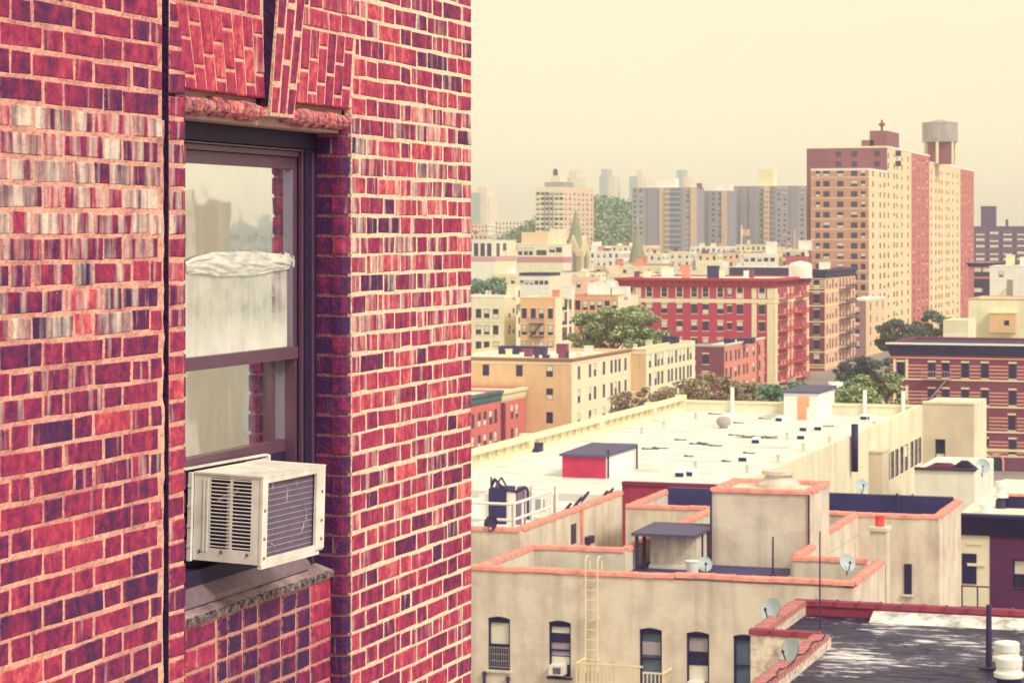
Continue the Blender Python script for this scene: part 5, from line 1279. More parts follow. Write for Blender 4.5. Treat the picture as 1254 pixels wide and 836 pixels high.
# fire balcony at the foot of the ladder
bu0, BZ = at_v(705, VF - 1.0); bu1, _ = at_v(813, VF - 1.0); zbt = zz(811, BZ); bal = thing('fire_balcony', 'cream iron fire balcony with upright bars below the wall ladder', 'balcony', (bu0, VF - 1.0, zbt - 1.0))
bw = bu1 - bu0
mb = MB(); mb.box(0, bw, 0, .96, -.06, 0); mb.build('floor', M_LADDER, bal)
mb = MB(); mb.box(0, bw * .76, -.02, .03, .97, 1.02); mb.box(bw * .76, bw, -.02, .03, .80, .85); mb.box(0, .05, .03, .96, .97, 1.02); mb.box(bw - .05, bw, .03, .96, .80, .85); mb.box(0, bw, -.02, .03, .06, .10); mb.build('handrail', M_LADDER, bal)
br = MB(); br.box(-.016, .016, -.016, .016, 0, .97); brm = br.mesh('bar', M_LADDER); br2 = MB(); br2.box(-.016, .016, -.016, .016, 0, .80); brm2 = br2.mesh('bar', M_LADDER)
n = 22
for k in range(n + 1): x_ = .02 + (bw - .04) * k / n; place(brm if x_ < bw * .75 else brm2, 'bar', bal, (x_, .005, 0))
for k in range(1, 5): place(brm, 'bar', bal, (.025, .19 * k, 0))
mb = MB(); mb.box(bw * .05, bw * .3, .2, .6, .001, .22); mb.build('planter', M_COPE, bal)

# ---- neighbour with the railed plant deck
nb = thing('deck_house', 'tan stucco house with orange coping and white plant deck behind the front wing', 'building', (UN, 79.6, 0))
def nput(mb, name, m, parent=None): mb.v = [(x - UN, y - 79.6, z) for x, y, z in mb.v]; return mb.build(name, m, parent or nb)
vN1 = at_u(762, UN)[0]
mb = MB(); mb.box(UN - 22, UN, 79.6, vN1, 0, ZC - .5); mb.box(UN - 22, UN, 79.6, 79.6 + TK, ZC - .5, ZC - .12); mb.box(UN - TK, UN, 79.6 + TK, vN1, ZC - .5, ZC - .12); nput(mb, 'wall', M_STUCCO)
mb = MB(); mb.quad((UN - 22, 79.6 + TK, ZC - .495), (UN - TK, 79.6 + TK, ZC - .495), (UN - TK, vN1, ZC - .495), (UN - 22, vN1, ZC - .495)); nput(mb, 'roof', M_WHITE)
for p0, p1 in (((UN - 12, 79.73), (UN, 79.73)), ((UN - .13, 79.95), (UN - .13, vN1))):
    dx, dy = p1[0] - p0[0], p1[1] - p0[1]; ln = math.hypot(dx, dy); n = round(ln / .62); an = math.atan2(dy, dx)
    me_ = next(iter(tile_m.values()))
    for i in range(n): place(me_, 'coping_tile', nb, (p0[0] + dx * i / n - UN, p0[1] + dy * i / n - 79.6, ZC + R(-.01, .01)), an)
uq, Zq = at_v(700, 84); mb = MB(); vq = at_u(702, UN)[0]; Zq = depth_of(UN, vq); mb.box(UN + .003, UN + .03, vq - .3, vq + .3, zz(665, Zq), zz(641, Zq)); nput(mb, 'window', M_PANE)
mb = MB(); vq = at_u(719, UN)[0]; Zq = depth_of(UN, vq); mb.box(UN + .003, UN + .2, vq - .35, vq + .35, zz(665, Zq), zz(656, Zq)); nput(mb, 'vent_hood', M_IRON)
mb = MB(); vq = at_u(711, UN)[0]; mb.box(UN + .002, UN + .09, vq - .1, vq + .1, ZC - 6, ZC - .14); nput(mb, 'downpipe', M_COPE)
# white railing round the plant
M_RAIL = mat('white_rail', C(250, 238, 206), rough=.5, var=.08)
rl = thing('deck_railing', 'white pipe railing round the plant deck above the orange coping', 'railing', (UN, 79.6, ZC))
def rail_run(p0, p1, n):
    d = Vector((p1[0] - p0[0], p1[1] - p0[1], 0))
    for i in range(n + 1):
        q = Vector((p0[0], p0[1], 0)) + d * (i / n); mb = MB(); mb.tube((q.x, q.y, -.15), (q.x, q.y, .80), .045, k=8); mb.build('post', M_RAIL, rl)
    for z in (.22, .78):
        mb = MB(); mb.tube((p0[0], p0[1], z), (p1[0], p1[1], z), .05, k=8); mb.build('bar', M_RAIL, rl)
rail_run((-9.0, .55), (-.45, .55), 4); rail_run((-.45, .55), (-.45, 5.0), 4)
# rooftop plant
cu, cv_ = at_v(603, 84.5)[0], 84.5
hv = thing('rooftop_chiller', 'dark rooftop air handler with bent pipework beside the brick wall corner', 'air handler', (cu, cv_, ZC - .49))
hh = zz(574, depth_of(cu, cv_)) - ZC + .2
mb = MB(); mb.box(-.15, .50, 0, 1.2, 0, hh * .75); mb.build('cabinet', mat('plant_navy', C(58, 50, 86), var=.3), hv)
mb = MB(); mb.box(.52, .88, .1, 1.2, 0, hh * .68); mb.box(-.55, -.18, .1, 1.2, .0, hh * .6); mb.build('panel', M_WHITE, hv)
mb = MB(); mb.box(.92, 1.14, .1, .5, 0, hh * .80); mb.build('duct', mat('duct_mauve', C(136, 110, 130), var=.2), hv)
pts = [(-.1, .2, .3), (-.1, .2, hh * .8), (.05, .1, hh * .95), (.3, .1, hh * .80), (.6, .1, hh * .72), (.9, .1, hh * .70), (1.25, .1, hh * .80), (1.35, .1, hh * .74), (1.36, .1, .2)]
mb = MB()
for p, q in zip(pts, pts[1:]): mb.tube(p, q, .06, k=8)
mb.build('pipe', M_IRON, hv)
mb = MB()
for p, q in (((-.05, .0, .1), (-.05, .0, hh)), ((.1, .1, hh * .8), (.32, .1, hh * .99)), ((.32, .1, hh * .99), (.5, .1, hh * .82))): mb.tube(p, q, .035, k=6)
mb.build('conduit', M_IRON, hv)
hv2 = thing('condenser_frame', 'white condenser on a pale pipe frame standing on the plant deck', 'condenser', (at_v(664, 86)[0], 86, ZC - .49))
mb = MB(); mb.box(-.4, .45, 0, .6, .2, 1.0); mb.build('case', M_WHITE, hv2)
mb = MB(); mb.box(-.25, .1, -.02, -.003, .35, .8); mb.build('grille', M_BLIND2, hv2)
for sx_ in (-.45, .5): mb = MB(); mb.tube((sx_, 0, 0), (sx_, 0, 1.3), .03, k=6); mb.build('frame_leg', M_BLIND2, hv2)
for k, (px, yy) in enumerate(((703, 88), (712, 90), (735, 90.5), (742, 91.5), (690, 86))):
    uu = at_v(px, yy)[0]; t_ = thing('pipe_bracket', 'short dark slanted pipe stub standing on the white plant deck', 'pipe', (uu, yy, ZC - .49), 0, 'pipe stubs on the plant deck')
    mb = MB(); mb.tube((0, 0, 0), (0, 0, .35), .06, k=8); mb.build('stub', M_BLIND2, t_)
    mb = MB(); mb.tube((0, 0, .33), (.28, .1, .70), .07, .05, k=8); mb.build('spout', M_IRON, t_)

# ================================================================ dishes and masts
M_DISH = mat('dish_grey', C(180, 188, 178), rough=.5, var=.15, scale=5)
def dish(px, py, u, v, z, r, az, el, label, m=None, group='satellite dishes'):
    t_ = thing('satellite_dish', label, 'satellite dish', (u, v, z - r * 1.15), 0, group)
    mb = MB(); mb.tube((0, 0, -.1), (0, 0, r * .95), .03, k=8); mb.build('mast', M_BLIND2, t_)
    rot = Matrix.Rotation(az, 4, 'Z') @ Matrix.Rotation(-el, 4, 'X'); k = 20; rings = 5
    mb = MB()
    for s in (0, 1):
        for i in range(rings + 1):
            rr = r * i / rings
            for j in range(k):
                an = 2 * pi * j / k; p = rot @ Vector((rr * cos(an), -.28 * rr * rr / r + (.02 if s else 0), rr * sin(an) * 1.08)); mb.v.append((p.x, p.y, p.z + r * 1.15))
    for s in (0, 1):
        o = s * (rings + 1) * k
        for i in range(rings):
            for j in range(k):
                a = o + i * k + j; b = o + i * k + (j + 1) % k; mb.f.append((a, b, b + k, a + k)); mb.m.append(0)
    mb.build('reflector', m or M_DISH, t_, smooth=True)
    mb = MB(); f0 = rot @ Vector((0, -.05, -r)); f1 = rot @ Vector((0, -r * .95, -r * .25))
    mb.tube((f0.x, f0.y, f0.z + r * 1.15), (f1.x, f1.y, f1.z + r * 1.15), .018, k=6); ar = mb.build('arm', M_IRON, t_)
    mb = MB(); mb.tube((f1.x, f1.y, f1.z + r * 1.15), (f1.x * .9, f1.y * .9, f1.z * .9 + r * 1.15), .05, .03, k=8); mb.build('feed_horn', M_IRON, t_)
    return t_
def lvl_dish(px, py, v, r, az, el, label, **k):
    u, Z = at_v(px, v); return dish(px, py, u, v, zz(py, Z), r, az, el, label, **k)
lvl_dish(1055, 595, VR - .1, .26, .5, .5, 'pale satellite dish rising above the dark rear roof of the stucco house')
lvl_dish(1037, 689, VB - 1.2, .26, .6, .45, 'pale satellite dish inside the parapet beside the stucco chimney')
lvl_dish(863, 691, VB + .9, .24, .4, .5, 'satellite dish beside the felt roofed hatch shelter')
lvl_dish(602, 641, 79.7, .28, -.3, .35, 'dark satellite dish clamped to the orange coping near the white railing', m=mat('dish_dark', C(66, 54, 84), var=.2))
uu, Zq = at_v(848, VB + .3); bkt = thing('bucket', 'white plastic bucket standing by the hatch shelter', 'bucket', (uu, VB + .3, ZR + .002))
mb = MB(); mb.lathe((0, 0, 0), [(.17, 0), (.24, .42), (.26, .43), (.26, .46), (.2, .46)], 18); mb.build('body', M_COPW, bkt)
mb = MB(); [mb.tube((.25 * cos(a), 0, .44 + .16 * sin(a)), (.25 * cos(a + .4), 0, .44 + .16 * sin(a + .4)), .012, k=5) for a in (0, .4, .8, 1.2, 1.6, 2.0, 2.4, 2.75)]; mb.build('handle', M_BLIND2, bkt)
def mast(px, y0, y1, v, r, label, m=None, z0=None):
    u, Z = at_v(px, v); t_ = thing('mast', label, 'mast', (u, v, zz(y1, Z) if z0 is None else z0))
    h_ = zz(y0, Z) - t_.location.z
    mb = MB(); mb.tube((0, 0, 0), (0, 0, h_), r, r * .8, 8); mb.build('pole', m or M_IRON, t_); mb = MB(); mb.lathe((0, 0, 0), [(r * 3, 0), (r * 3, .03), (r * 1.3, .06)], 10); mb.build('foot', m or M_IRON, t_); return t_
mast(946.5, 657, 0, 76.6, .035, 'thin dark pipe mast in front of the stair house wall', z0=ZR)
mast(1098.5, 604, 0, VR - .6, .06, 'short dark vent pipe on the rear stucco roof', z0=ZR)

# small pipes on the stucco house
def wallpt(px, y, d=.03): u, Z = at_v(px, VF - d); return (u, VF - d, zz(y, Z))
for px, y, lb_ in ((593, 826, 'short dark wall pipe below the barred arched window'), (622, 832, 'short dark wall pipe between two arched windows')):
    p = wallpt(px, y, .06); t_ = thing('wall_pipe', lb_, 'pipe', (p[0], p[1], p[2] - 1.2)); mb = MB(); mb.tube((0, 0, 0), (0, 0, 1.2), .05, k=8); mb.build('pipe', M_IRON, t_); mb = MB(); mb.lathe((0, 0, 1.2), [(.07, 0), (.07, .08), (.03, .12)], 8); mb.build('cap', M_IRON, t_)
rf_ = ZR + .03

# ================================================================ house with the worn tar roof
DC = 9.4; ZD = CH - DC; ZDR = ZD - .36
UA, UB_, V6, V7 = -12.85, -11.3, 55.9, 61.1
def tar_material():
    m = bpy.data.materials.new('worn_tar'); m.use_nodes = True; nt = m.node_tree; N = nt.nodes; L = nt.links; p = N['Principled BSDF']
    g = N.new('ShaderNodeNewGeometry'); mp = N.new('ShaderNodeMapping'); mp.inputs['Scale'].default_value = (.55, 1.7, 1); mp.inputs['Rotation'].default_value = (0, 0, .2)
    L.new(g.outputs['Position'], mp.inputs[0])
    n1 = N.new('ShaderNodeTexNoise'); n1.inputs['Scale'].default_value = 2.6; n1.inputs['Detail'].default_value = 9; n1.inputs['Roughness'].default_value = .7; L.new(mp.outputs[0], n1.inputs[0])
    n2 = N.new('ShaderNodeTexNoise'); n2.inputs['Scale'].default_value = .35; n2.inputs['Detail'].default_value = 3; L.new(g.outputs['Position'], n2.inputs[0])
    md = N.new('ShaderNodeMath'); md.operation = 'MULTIPLY_ADD'; md.inputs[1].default_value = .6; L.new(n2.outputs['Fac'], md.inputs[0]); L.new(n1.outputs['Fac'], md.inputs[2])
    r = N.new('ShaderNodeValToRGB'); e = r.color_ramp.elements; e[0].position = .55; e[0].color = (*C(28, 20, 50), 1); e[1].position = 1.0; e[1].color = (*C(226, 214, 196), 1)
    for ps, c in ((.80, C(34, 26, 56)), (.865, C(58, 48, 76)), (.91, C(176, 164, 160))): q = e.new(ps); q.color = (*c, 1)  # pale streaks: worn paint, and wet glints put into the colour
    L.new(md.outputs[0], r.inputs[0]); L.new(r.outputs[0], p.inputs['Base Color'])
    rr = N.new('ShaderNodeMapRange'); rr.inputs[1].default_value = .45; rr.inputs[2].default_value = .65; rr.inputs[3].default_value = .42; rr.inputs[4].default_value = .85; L.new(n1.outputs['Fac'], rr.inputs[0]); L.new(rr.outputs[0], p.inputs['Roughness'])
    p.inputs['Specular IOR Level'].default_value = .22
    b = N.new('ShaderNodeBump'); b.inputs['Strength'].default_value = .35; b.inputs['Distance'].default_value = .04; L.new(n1.outputs['Fac'], b.inputs['Height']); L.new(b.outputs[0], p.inputs['Normal']); return m
M_TAR = tar_material()
M_WWASH = mat('whitewashed_brick', C(232, 212, 178), rough=.9, var=.4, scale=5, col2=C(120, 76, 86), c2amt=.95, bump=.5, bscale=14)
M_PEEL = mat('peeling_white', C(240, 228, 206), rough=.7, var=.4, scale=2.2, col2=C(58, 44, 72), c2amt=1.0)
M_OXBLOOD = mat('oxblood_tile', C(150, 60, 74), rough=.8, var=.35, scale=2.5, col2=C(96, 50, 74), c2amt=.7)
tr_ = thing('tar_roof_house', 'house with worn dark tar roof, whitewashed notch wall and oxblood coping', 'building', (UA, V6, 0))
def tput(mb, name, m, parent=None, smooth=False): mb.v = [(x - UA, y - V6, z) for x, y, z in mb.v]; return mb.build(name, m, parent or tr_, smooth=smooth)
mb = MB(); VN = 38.0; UE = 14.0; w_ = .32
mb.box(UA, UA + w_, V6, V7, 0, ZD - .12); mb.box(UA + w_, UB_ + w_, V6, V6 + w_, 0, ZD - .12); mb.box(UB_, UB_ + w_, VN, V6 - .002, 0, ZD - .12); tput(mb, 'notch_wall', M_WWASH)
mb = MB(); mb.box(UA + w_, UE, V7 - w_, V7 - .002, 0, ZD - .12); tput(mb, 'rear_wall', M_OXBLOOD)
mb = MB(); mb.quad((UA + w_, V6 + w_, ZDR), (UE, V6 + w_, ZDR), (UE, V7 - w_, ZDR), (UA + w_, V7 - w_, ZDR)); mb.quad((UB_ + w_, VN, ZDR), (UE, VN, ZDR), (UE, V6 + w_, ZDR), (UB_ + w_, V6 + w_, ZDR)); mb.box(UB_ + w_, UE, VN, V7 - w_ - .01, 0, ZDR - .05); tput(mb, 'roof', M_TAR)
us_ = at_v(1073, V7)[0]
mb = MB(); mb.hexa([(us_, V7 - w_ - .75, ZDR + .004), (UE, V7 - w_ - .75, ZDR + .004), (UE, V7 - w_ - .002, ZDR + .004), (us_, V7 - w_ - .002, ZDR + .004), (us_, V7 - w_ - .09, ZD - .16), (UE, V7 - w_ - .09, ZD - .16), (UE, V7 - w_ - .002, ZD - .16), (us_, V7 - w_ - .002, ZD - .16)]); tput(mb, 'flashing', M_PEEL)
tl = {}
def tiles(p0, p1, m, w, z=ZD, l0=.55):
    dx, dy = p1[0] - p0[0], p1[1] - p0[1]; ln = math.hypot(dx, dy); n = max(1, round(ln / l0)); l = ln / n; key = (round(l, 2), m.name)
    if key not in tl:
        q = MB(); q.hexa([(.004, -w / 2, -.118), (l - .004, -w / 2, -.118), (l - .004, w / 2, -.118), (.004, w / 2, -.118), (.004, -w / 2 + .03, 0), (l - .004, -w / 2 + .03, 0), (l - .004, w / 2 - .03, 0), (.004, w / 2 - .03, 0)]); q.box(l - .06, l - .002, -w / 2 - .012, w / 2 + .012, -.12, .014); tl[key] = q.mesh('coping_tile', m)
    for i in range(n): place(tl[key], 'coping_tile', tr_, (p0[0] + dx * i / n - UA, p0[1] + dy * i / n - V6, z + R(-.01, .01)), math.atan2(dy, dx) + R(-.01, .01))
tiles((UA, V7 - .16), (6.0, V7 - .16), M_OXBLOOD, .40)
M_BRCOP = mat('brick_coping', C(196, 130, 116), var=.4, scale=6, col2=C(150, 90, 96), c2amt=.7)
tiles((UA + .16, V6 + .4), (UA + .16, V7 - .4), M_BRCOP, .36, l0=.24); tiles((UA - .05, V6 + .14), (UB_ + .1, V6 + .14), M_OXBLOOD, .34); tiles((UB_ + .16, 44.0), (UB_ + .16, V6 - .1), M_BRCOP, .36, l0=.24)
# cable along the coping
mb = MB(); pv = None
for k in range(30):
    q = (UB_ + .30 + .05 * sin(k * .9), V6 - .3 - k * .25, ZD + .03 + .03 * sin(k * 1.7))
    if pv: mb.tube(pv, q, .02, k=5)
    pv = q
o = mb.build('cable', M_IRON); tag(o, 'loose dark cable lying along the brick coping of the tar roof', 'cable')
# vents on the tar roof
M_CAN = mat('vent_white', C(244, 234, 212), rough=.5, var=.15, scale=4)
for px, py, lb_ in ((1235.5, 800, 'white canister roof vent standing in front of its twin on the tar roof'), (1233, 790, 'white canister roof vent standing behind its twin on the tar roof')):
    u, v = on_level(px, 846 if py == 800 else 826, ZDR); t_ = thing('roof_vent', lb_, 'roof vent', (u, v, ZDR), 0, 'canister vents on the tar roof')
    mb = MB(); mb.lathe((0, 0, 0), [(.32, 0), (.26, .06), (.26, .30)], 20); mb.build('base', mat('vent_base', C(52, 42, 74)), t_)
    mb = MB(); mb.lathe((0, 0, .302), [(.30, 0), (.32, .02), (.32, .10), (.27, .14), (.27, .22), (.25, .22)], 24); mb.build('collar', M_CAN, t_)
    mb = MB(); mb.lathe((0, 0, .50), [(.24, .022), (.28, .03), (.28, .20), (.26, .23), (.10, .26)], 24); mb.build('cap', M_CAN, t_)
mast(1211, 740, 0, 54.6, .075, 'tall black pole standing on the tar roof', z0=ZDR)
mast(1004, 650, 0, 57.5, .022, 'thin antenna rod on the whitewashed notch wall', z0=ZDR)
lvl_dish(946, 747, V6 + 2.2, .28, -.5, .45, 'grey satellite dish on the brick coping behind the notch wall'); lvl_dish(970, 798, V6 - 3.6, .27, -.7, .4, 'grey satellite dish beside the loose cable on the near coping')

# ================================================================ big white roof
DT = 10.9; ZWT = CH - DT; ZWR = ZWT - .72
WU1, WV1 = at_Z(1130, 152.5); WU0 = at_v(840, WV1)[0]; _, WV0 = at_Z(800, 105.5)
wb = thing('white_roof_house', 'long cream building with a broad white roof and arcaded parapet', 'building', (WU1, WV0, 0))
def wput(mb, name, m, parent=None, smooth=False): mb.v = [(x - WU1, y - WV0, z) for x, y, z in mb.v]; return mb.build(name, m, parent or wb, smooth=smooth)
M_WROOF = mat('white_roof_coating', C(234, 226, 200), rough=.7, var=.2, scale=.55, col2=C(172, 164, 146), c2amt=.85)
M_WWALL = mat('white_house_wall', C(236, 216, 176), rough=.9, var=.2, scale=.5, streak=.35)
cw = [1082, 1087.6, 1093, 1098.5, 1104.5, 1110, 1117, 1122, 1126.4]
ops = []; wz_ = [CH - 14.45, CH - 17.7]
for c in cw:
    v = at_u(c, WU1)[0]
    for z in wz_: ops.append((v - .62, v + .62, z, z + 1.6))
mb = MB(); facade(mb, 'A', WV0, WV1, 0, ZWT, WU1, ops, .075)
for o_ in ops: mb.quad((WU1 - .09, o_[0] - .1, o_[2] - .1), (WU1 - .09, o_[1] + .1, o_[2] - .1), (WU1 - .09, o_[1] + .1, o_[3] + .1), (WU1 - .09, o_[0] - .1, o_[3] + .1), 1)
mb.quad((WU0, WV1, 0), (WU0, WV0, 0), (WU0, WV0, ZWR), (WU0, WV1, ZWR)); mb.quad((WU1, WV1, 0), (WU0, WV1, 0), (WU0, WV1, ZWT - .02), (WU1, WV1, ZWT - .02))
mb.box(WU1 - .3, WU1 - .002, WV0, WV1, ZWR - .5, ZWT - .001)
wput(mb, 'wall', [M_WWALL, M_PANE])
for c in cw:
    v = at_u(c, WU1)[0]
    for z in wz_: place(win_mesh(1.24, 1.6, random.choice((0, 0, 0, 1)), M_WFRAME_D), 'window', wb, (0, v - WV0, z), pi / 2)
mb = MB(); mb.quad((WU0, WV0, ZWR), (WU1 - .3, WV0, ZWR), (WU1 - .3, WV1, ZWR), (WU0, WV1, ZWR)); wput(mb, 'roof', M_WROOF)
M_SEAM = mat('roof_seam', C(206, 194, 168), rough=.8, var=.3, scale=1.2)
for k in range(15):
    vv = WV0 + 2.0 + k * 3.1
    if vv < WV1 - 1: mb = MB(); mb.box(WU0 + .05, WU1 - .35, vv, vv + .09, ZWR, ZWR + .012); wput(mb, 'roof_seam', M_SEAM)
for k, (px, py, a_, b_) in enumerate(((700, 556, 2.2, 1.6), (760, 545, 1.5, 2.4), (820, 530, 2.6, 1.4), (880, 555, 1.8, 1.8), (940, 548, 2.4, 1.3), (870, 520, 2.0, 1.5), (1000, 545, 1.2, 2.0), (790, 575, 1.6, 1.2))):
    u_, v_ = on_level(px, py, ZWR); mb = MB(); mb.box(u_ - a_ / 2, u_ + a_ / 2, v_ - b_ / 2, v_ + b_ / 2, ZWR, ZWR + .008 + .001 * k); wput(mb, 'roof_patch', mat('roof_patch_%d' % (k % 3), ((C(240, 232, 204)), (C(206, 196, 172)), (C(222, 210, 180)))[k % 3], rough=.7, var=.3, scale=.9))
ur1 = at_v(960, WV0)[0]
unw = at_v(764, WV0)[0]
mb = MB(); mb.box(unw, WU1, WV0 - .3, WV0 - .002, 0, ZWT - .15); nw = wput(mb, 'near_wall', mat('mauve_wall', C(168, 62, 84), var=.3, scale=2, streak=.3))
mb = MB(); mb.box(unw, WU1, WV0 - .36, WV0 + .05, ZWT - .149, ZWT); wput(mb, 'near_coping', mat('plum_coping', C(130, 52, 78), var=.2))
mb = MB(); mb.box(WU0 - 8, unw - .002, WV0 - .3, WV0 - .002, 0, ZWR + .12); wput(mb, 'near_wall', M_WHITE)
# far and side parapets: posts, rails and a row of small arches between them
mb = MB(); mb.box(WU0, WU1 - .3, WV1 - .35, WV1 + .01, ZWR - .01, ZWT - .14); wput(mb, 'far_parapet', M_WWALL)
mb = MB(); mb.box(WU0 - .05, WU1 - .3, WV1 - .42, WV1 + .06, ZWT - .139, ZWT); wput(mb, 'far_coping', M_STONE_C)
ZS = ZWT + .22
mb = MB(); mb.box(WU0 - .5, WU0 - .002, WV0 - 14, WV1, ZWR - .3, ZWR + .30); sp0 = wput(mb, 'side_parapet', M_STONE_C)
mb = MB(); mb.box(WU0 - .52, WU0 + .02, WV0 - 14, WV1, ZS - .22, ZS); wput(mb, 'side_rail', M_STONE_C)
n = 48; ln = WV1 - WV0 + 14
am = MB(); am.box(-.06, .06, -.10, .10, 0, ZS - .22 - ZWR - .30 - .002); ame = am.mesh('baluster', M_STONE_C)
for i in range(n): place(ame, 'baluster', sp0, (WU0 - .26 - WU1, -14 + ln * (i + .5) / n, ZWR + .301))
bk2 = MB(); bk2.box(WU0 - .40, WU0 - .33, WV0 - 14, WV1, ZWR + .30, ZS - .222); wput(bk2, 'screen', M_WWALL, sp0)
pm = MB(); pm.box(-.32, .32, -.3, .3, ZWR, ZS + .12); pme = pm.mesh('parapet_post', M_STONE_C)
for f in (.12, .3, .5, .7, .88, .995): place(pme, 'parapet_post', wb, (WU0 - .26 - WU1, -14 + ln * f, 0))
for px in (898, 1012, 1060, 1107):
    u, Z = at_v(px, WV1 - .2); mb = MB(); mb.tube((u, WV1 - .5, ZWR), (u, WV1 - .5, ZWT + .9), .13, k=10); wput(mb, 'vent_pipe', M_COPW)
# extension block with one tall window
ex1 = at_v(1193, WV1)[0]; exv = at_u(1208, ex1)[0]
uw0, Zw = at_v(1145, WV1); uw1, _ = at_v(1157.5, WV1); zx0, zx1 = zz(568.5, Zw), zz(537.5, Zw)
mb = MB(); facade(mb, 'B', WU1 + .004, ex1, 0, ZWT + .12, WV1 + .02, [(uw0, uw1, zx0, zx1)], .2); mb.quad((ex1, WV1 + .02, 0), (ex1, exv, 0), (ex1, exv, ZWT + .12), (ex1, WV1 + .02, ZWT + .12), 1); mb.quad((WU1, WV1 + .02, ZWT + .12), (ex1, WV1 + .02, ZWT + .12), (ex1, exv, ZWT + .12), (WU1, exv, ZWT + .12), 1); mb.quad((ex1, exv, 0), (WU1, exv, 0), (WU1, exv, ZWT), (ex1, exv, ZWT))
mb.quad((uw0 - .1, WV1 + .25, zx0 - .1), (uw1 + .1, WV1 + .25, zx0 - .1), (uw1 + .1, WV1 + .25, zx1 + .1), (uw0 - .1, WV1 + .25, zx1 + .1), 2)
wput(mb, 'extension', [mat('extension_wall', C(212, 190, 156), var=.2, scale=.5, streak=.25), M_WWALL, M_PANE])
place(win_mesh(uw1 - uw0, zx1 - zx0, 3, M_WINK, dep=.2), 'window', wb, ((uw0 + uw1) / 2 - WU1, WV1 + .02 - WV0, zx0))
mb = MB(); mb.box(WU1, ex1 + .06, WV1 - .05, WV1 + .25, ZWT + .122, ZWT + .26); wput(mb, 'extension_coping', M_STONE_C)
# flue, breast and lamp on the long wall
vq = at_u(1041, WU1)[0]; Zq = depth_of(WU1, vq); mb = MB(); mb.tube((WU1 + .25, vq, zz(577, Zq)), (WU1 + .25, vq, zz(519, Zq)), .19, k=12); wput(mb, 'flue', M_WINK, smooth=True)
v0_ = at_u(1064, WU1)[0]; ux = at_v(1073, v0_)[0]; Zq = depth_of(WU1, v0_); mb = MB(); mb.box(WU1 + .002, WU1 + .75, v0_, v0_ + 2.2, 0, zz(554, Zq)); mb.box(WU1 + .002, WU1 + .80, v0_ - .06, v0_ + 2.3, zz(554, Zq) + .002, zz(552, Zq)); wput(mb, 'chimney_breast', MATS['extension_wall'])
# roof houses
def roof_house(name, label, xa, xb, xc, ytop, yb, mfront, mside, mroof, door=None):
    u1_, v_ = on_level(xb, yb, ZWR); ua_ = at_v(xa, v_)[0]; vc = at_u(xc, u1_)[0]; zt_ = zz(ytop, depth_of(u1_, v_))
    t_ = thing(name, label, 'roof house', (u1_, v_, ZWR + .002)); h_ = zt_ - ZWR
    mb = MB(); mb.box(ua_ - u1_, -.003, 0, .15, 0, h_ - .1); mb.build('front_wall', mfront, t_)
    mb = MB(); mb.box(ua_ - u1_, 0, .151, vc - v_, 0, h_ - .1); mb.build('side_wall', mside, t_)
    mb = MB(); mb.hexa([(ua_ - u1_ - .12, -.12, h_ - .099), (.12, -.12, h_ - .099), (.12, vc - v_ + .1, h_ - .099), (ua_ - u1_ - .12, vc - v_ + .1, h_ - .099), (ua_ - u1_ - .12, -.12, h_), (.12, -.12, h_), (.12, vc - v_ + .1, h_ + .1), (ua_ - u1_ - .12, vc - v_ + .1, h_ + .1)]); mb.build('roof', mroof, t_)
    return t_, (ua_, u1_, v_, h_, vc)
r1, d1 = roof_house('roof_house', 'roof stair house with crimson brick end and grey felt top', 688.5, 741, 777.5, 557, 586, mat('crimson_end', C(190, 58, 86), var=.2, scale=2), M_WHITE, M_CANOPY)
mb = MB(); mb.tube((.1, .2, 0), (.1, .2, d1[3] + .25), .05, k=8); mb.build('drainpipe', M_IRON, r1); mb = MB(); mb.tube((.13, d1[4] - d1[2] - .1, 0), (.13, d1[4] - d1[2] - .1, d1[3]), .05, k=8); mb.build('drainpipe', M_IRON, r1)
r2, d2 = roof_house('roof_house', 'white roof stair house with a peach door and slanted back canopy', 960, 1001.5, 1022, 480, 514, MATS['white_paint'], M_WHITE, M_CANOPY)
ua_, u1_, v_, h_, vc = d2; da = at_v(977, v_)[0] - u1_; db = at_v(991, v_)[0] - u1_
mb = MB(); mb.box(da, db, -.05, -.003, 0, h_ * .82); mb.build('door', mat('peach_door', C(238, 160, 116), var=.15), r2)
mb = MB(); mb.hexa([(-.1, vc - v_ - .2, h_ - .1), (.1, vc - v_ - .2, h_ - .1), (.1, vc - v_ + 2.4, h_ - .05), (-.9, vc - v_ + 2.4, h_ - .05), (-.1, vc - v_ - .2, h_ + .08), (.1, vc - v_ - .2, h_ + .08), (.1, vc - v_ + 2.4, h_ + .18), (-.9, vc - v_ + 2.4, h_ + .18)]); mb.build('canopy', M_COPW, r2)
mb = MB(); mb.tube((db + .0, -.4, 0), (db + .0, -.4, h_ * .45), .09, k=8); mb.build('standpipe', M_COPW, r2)
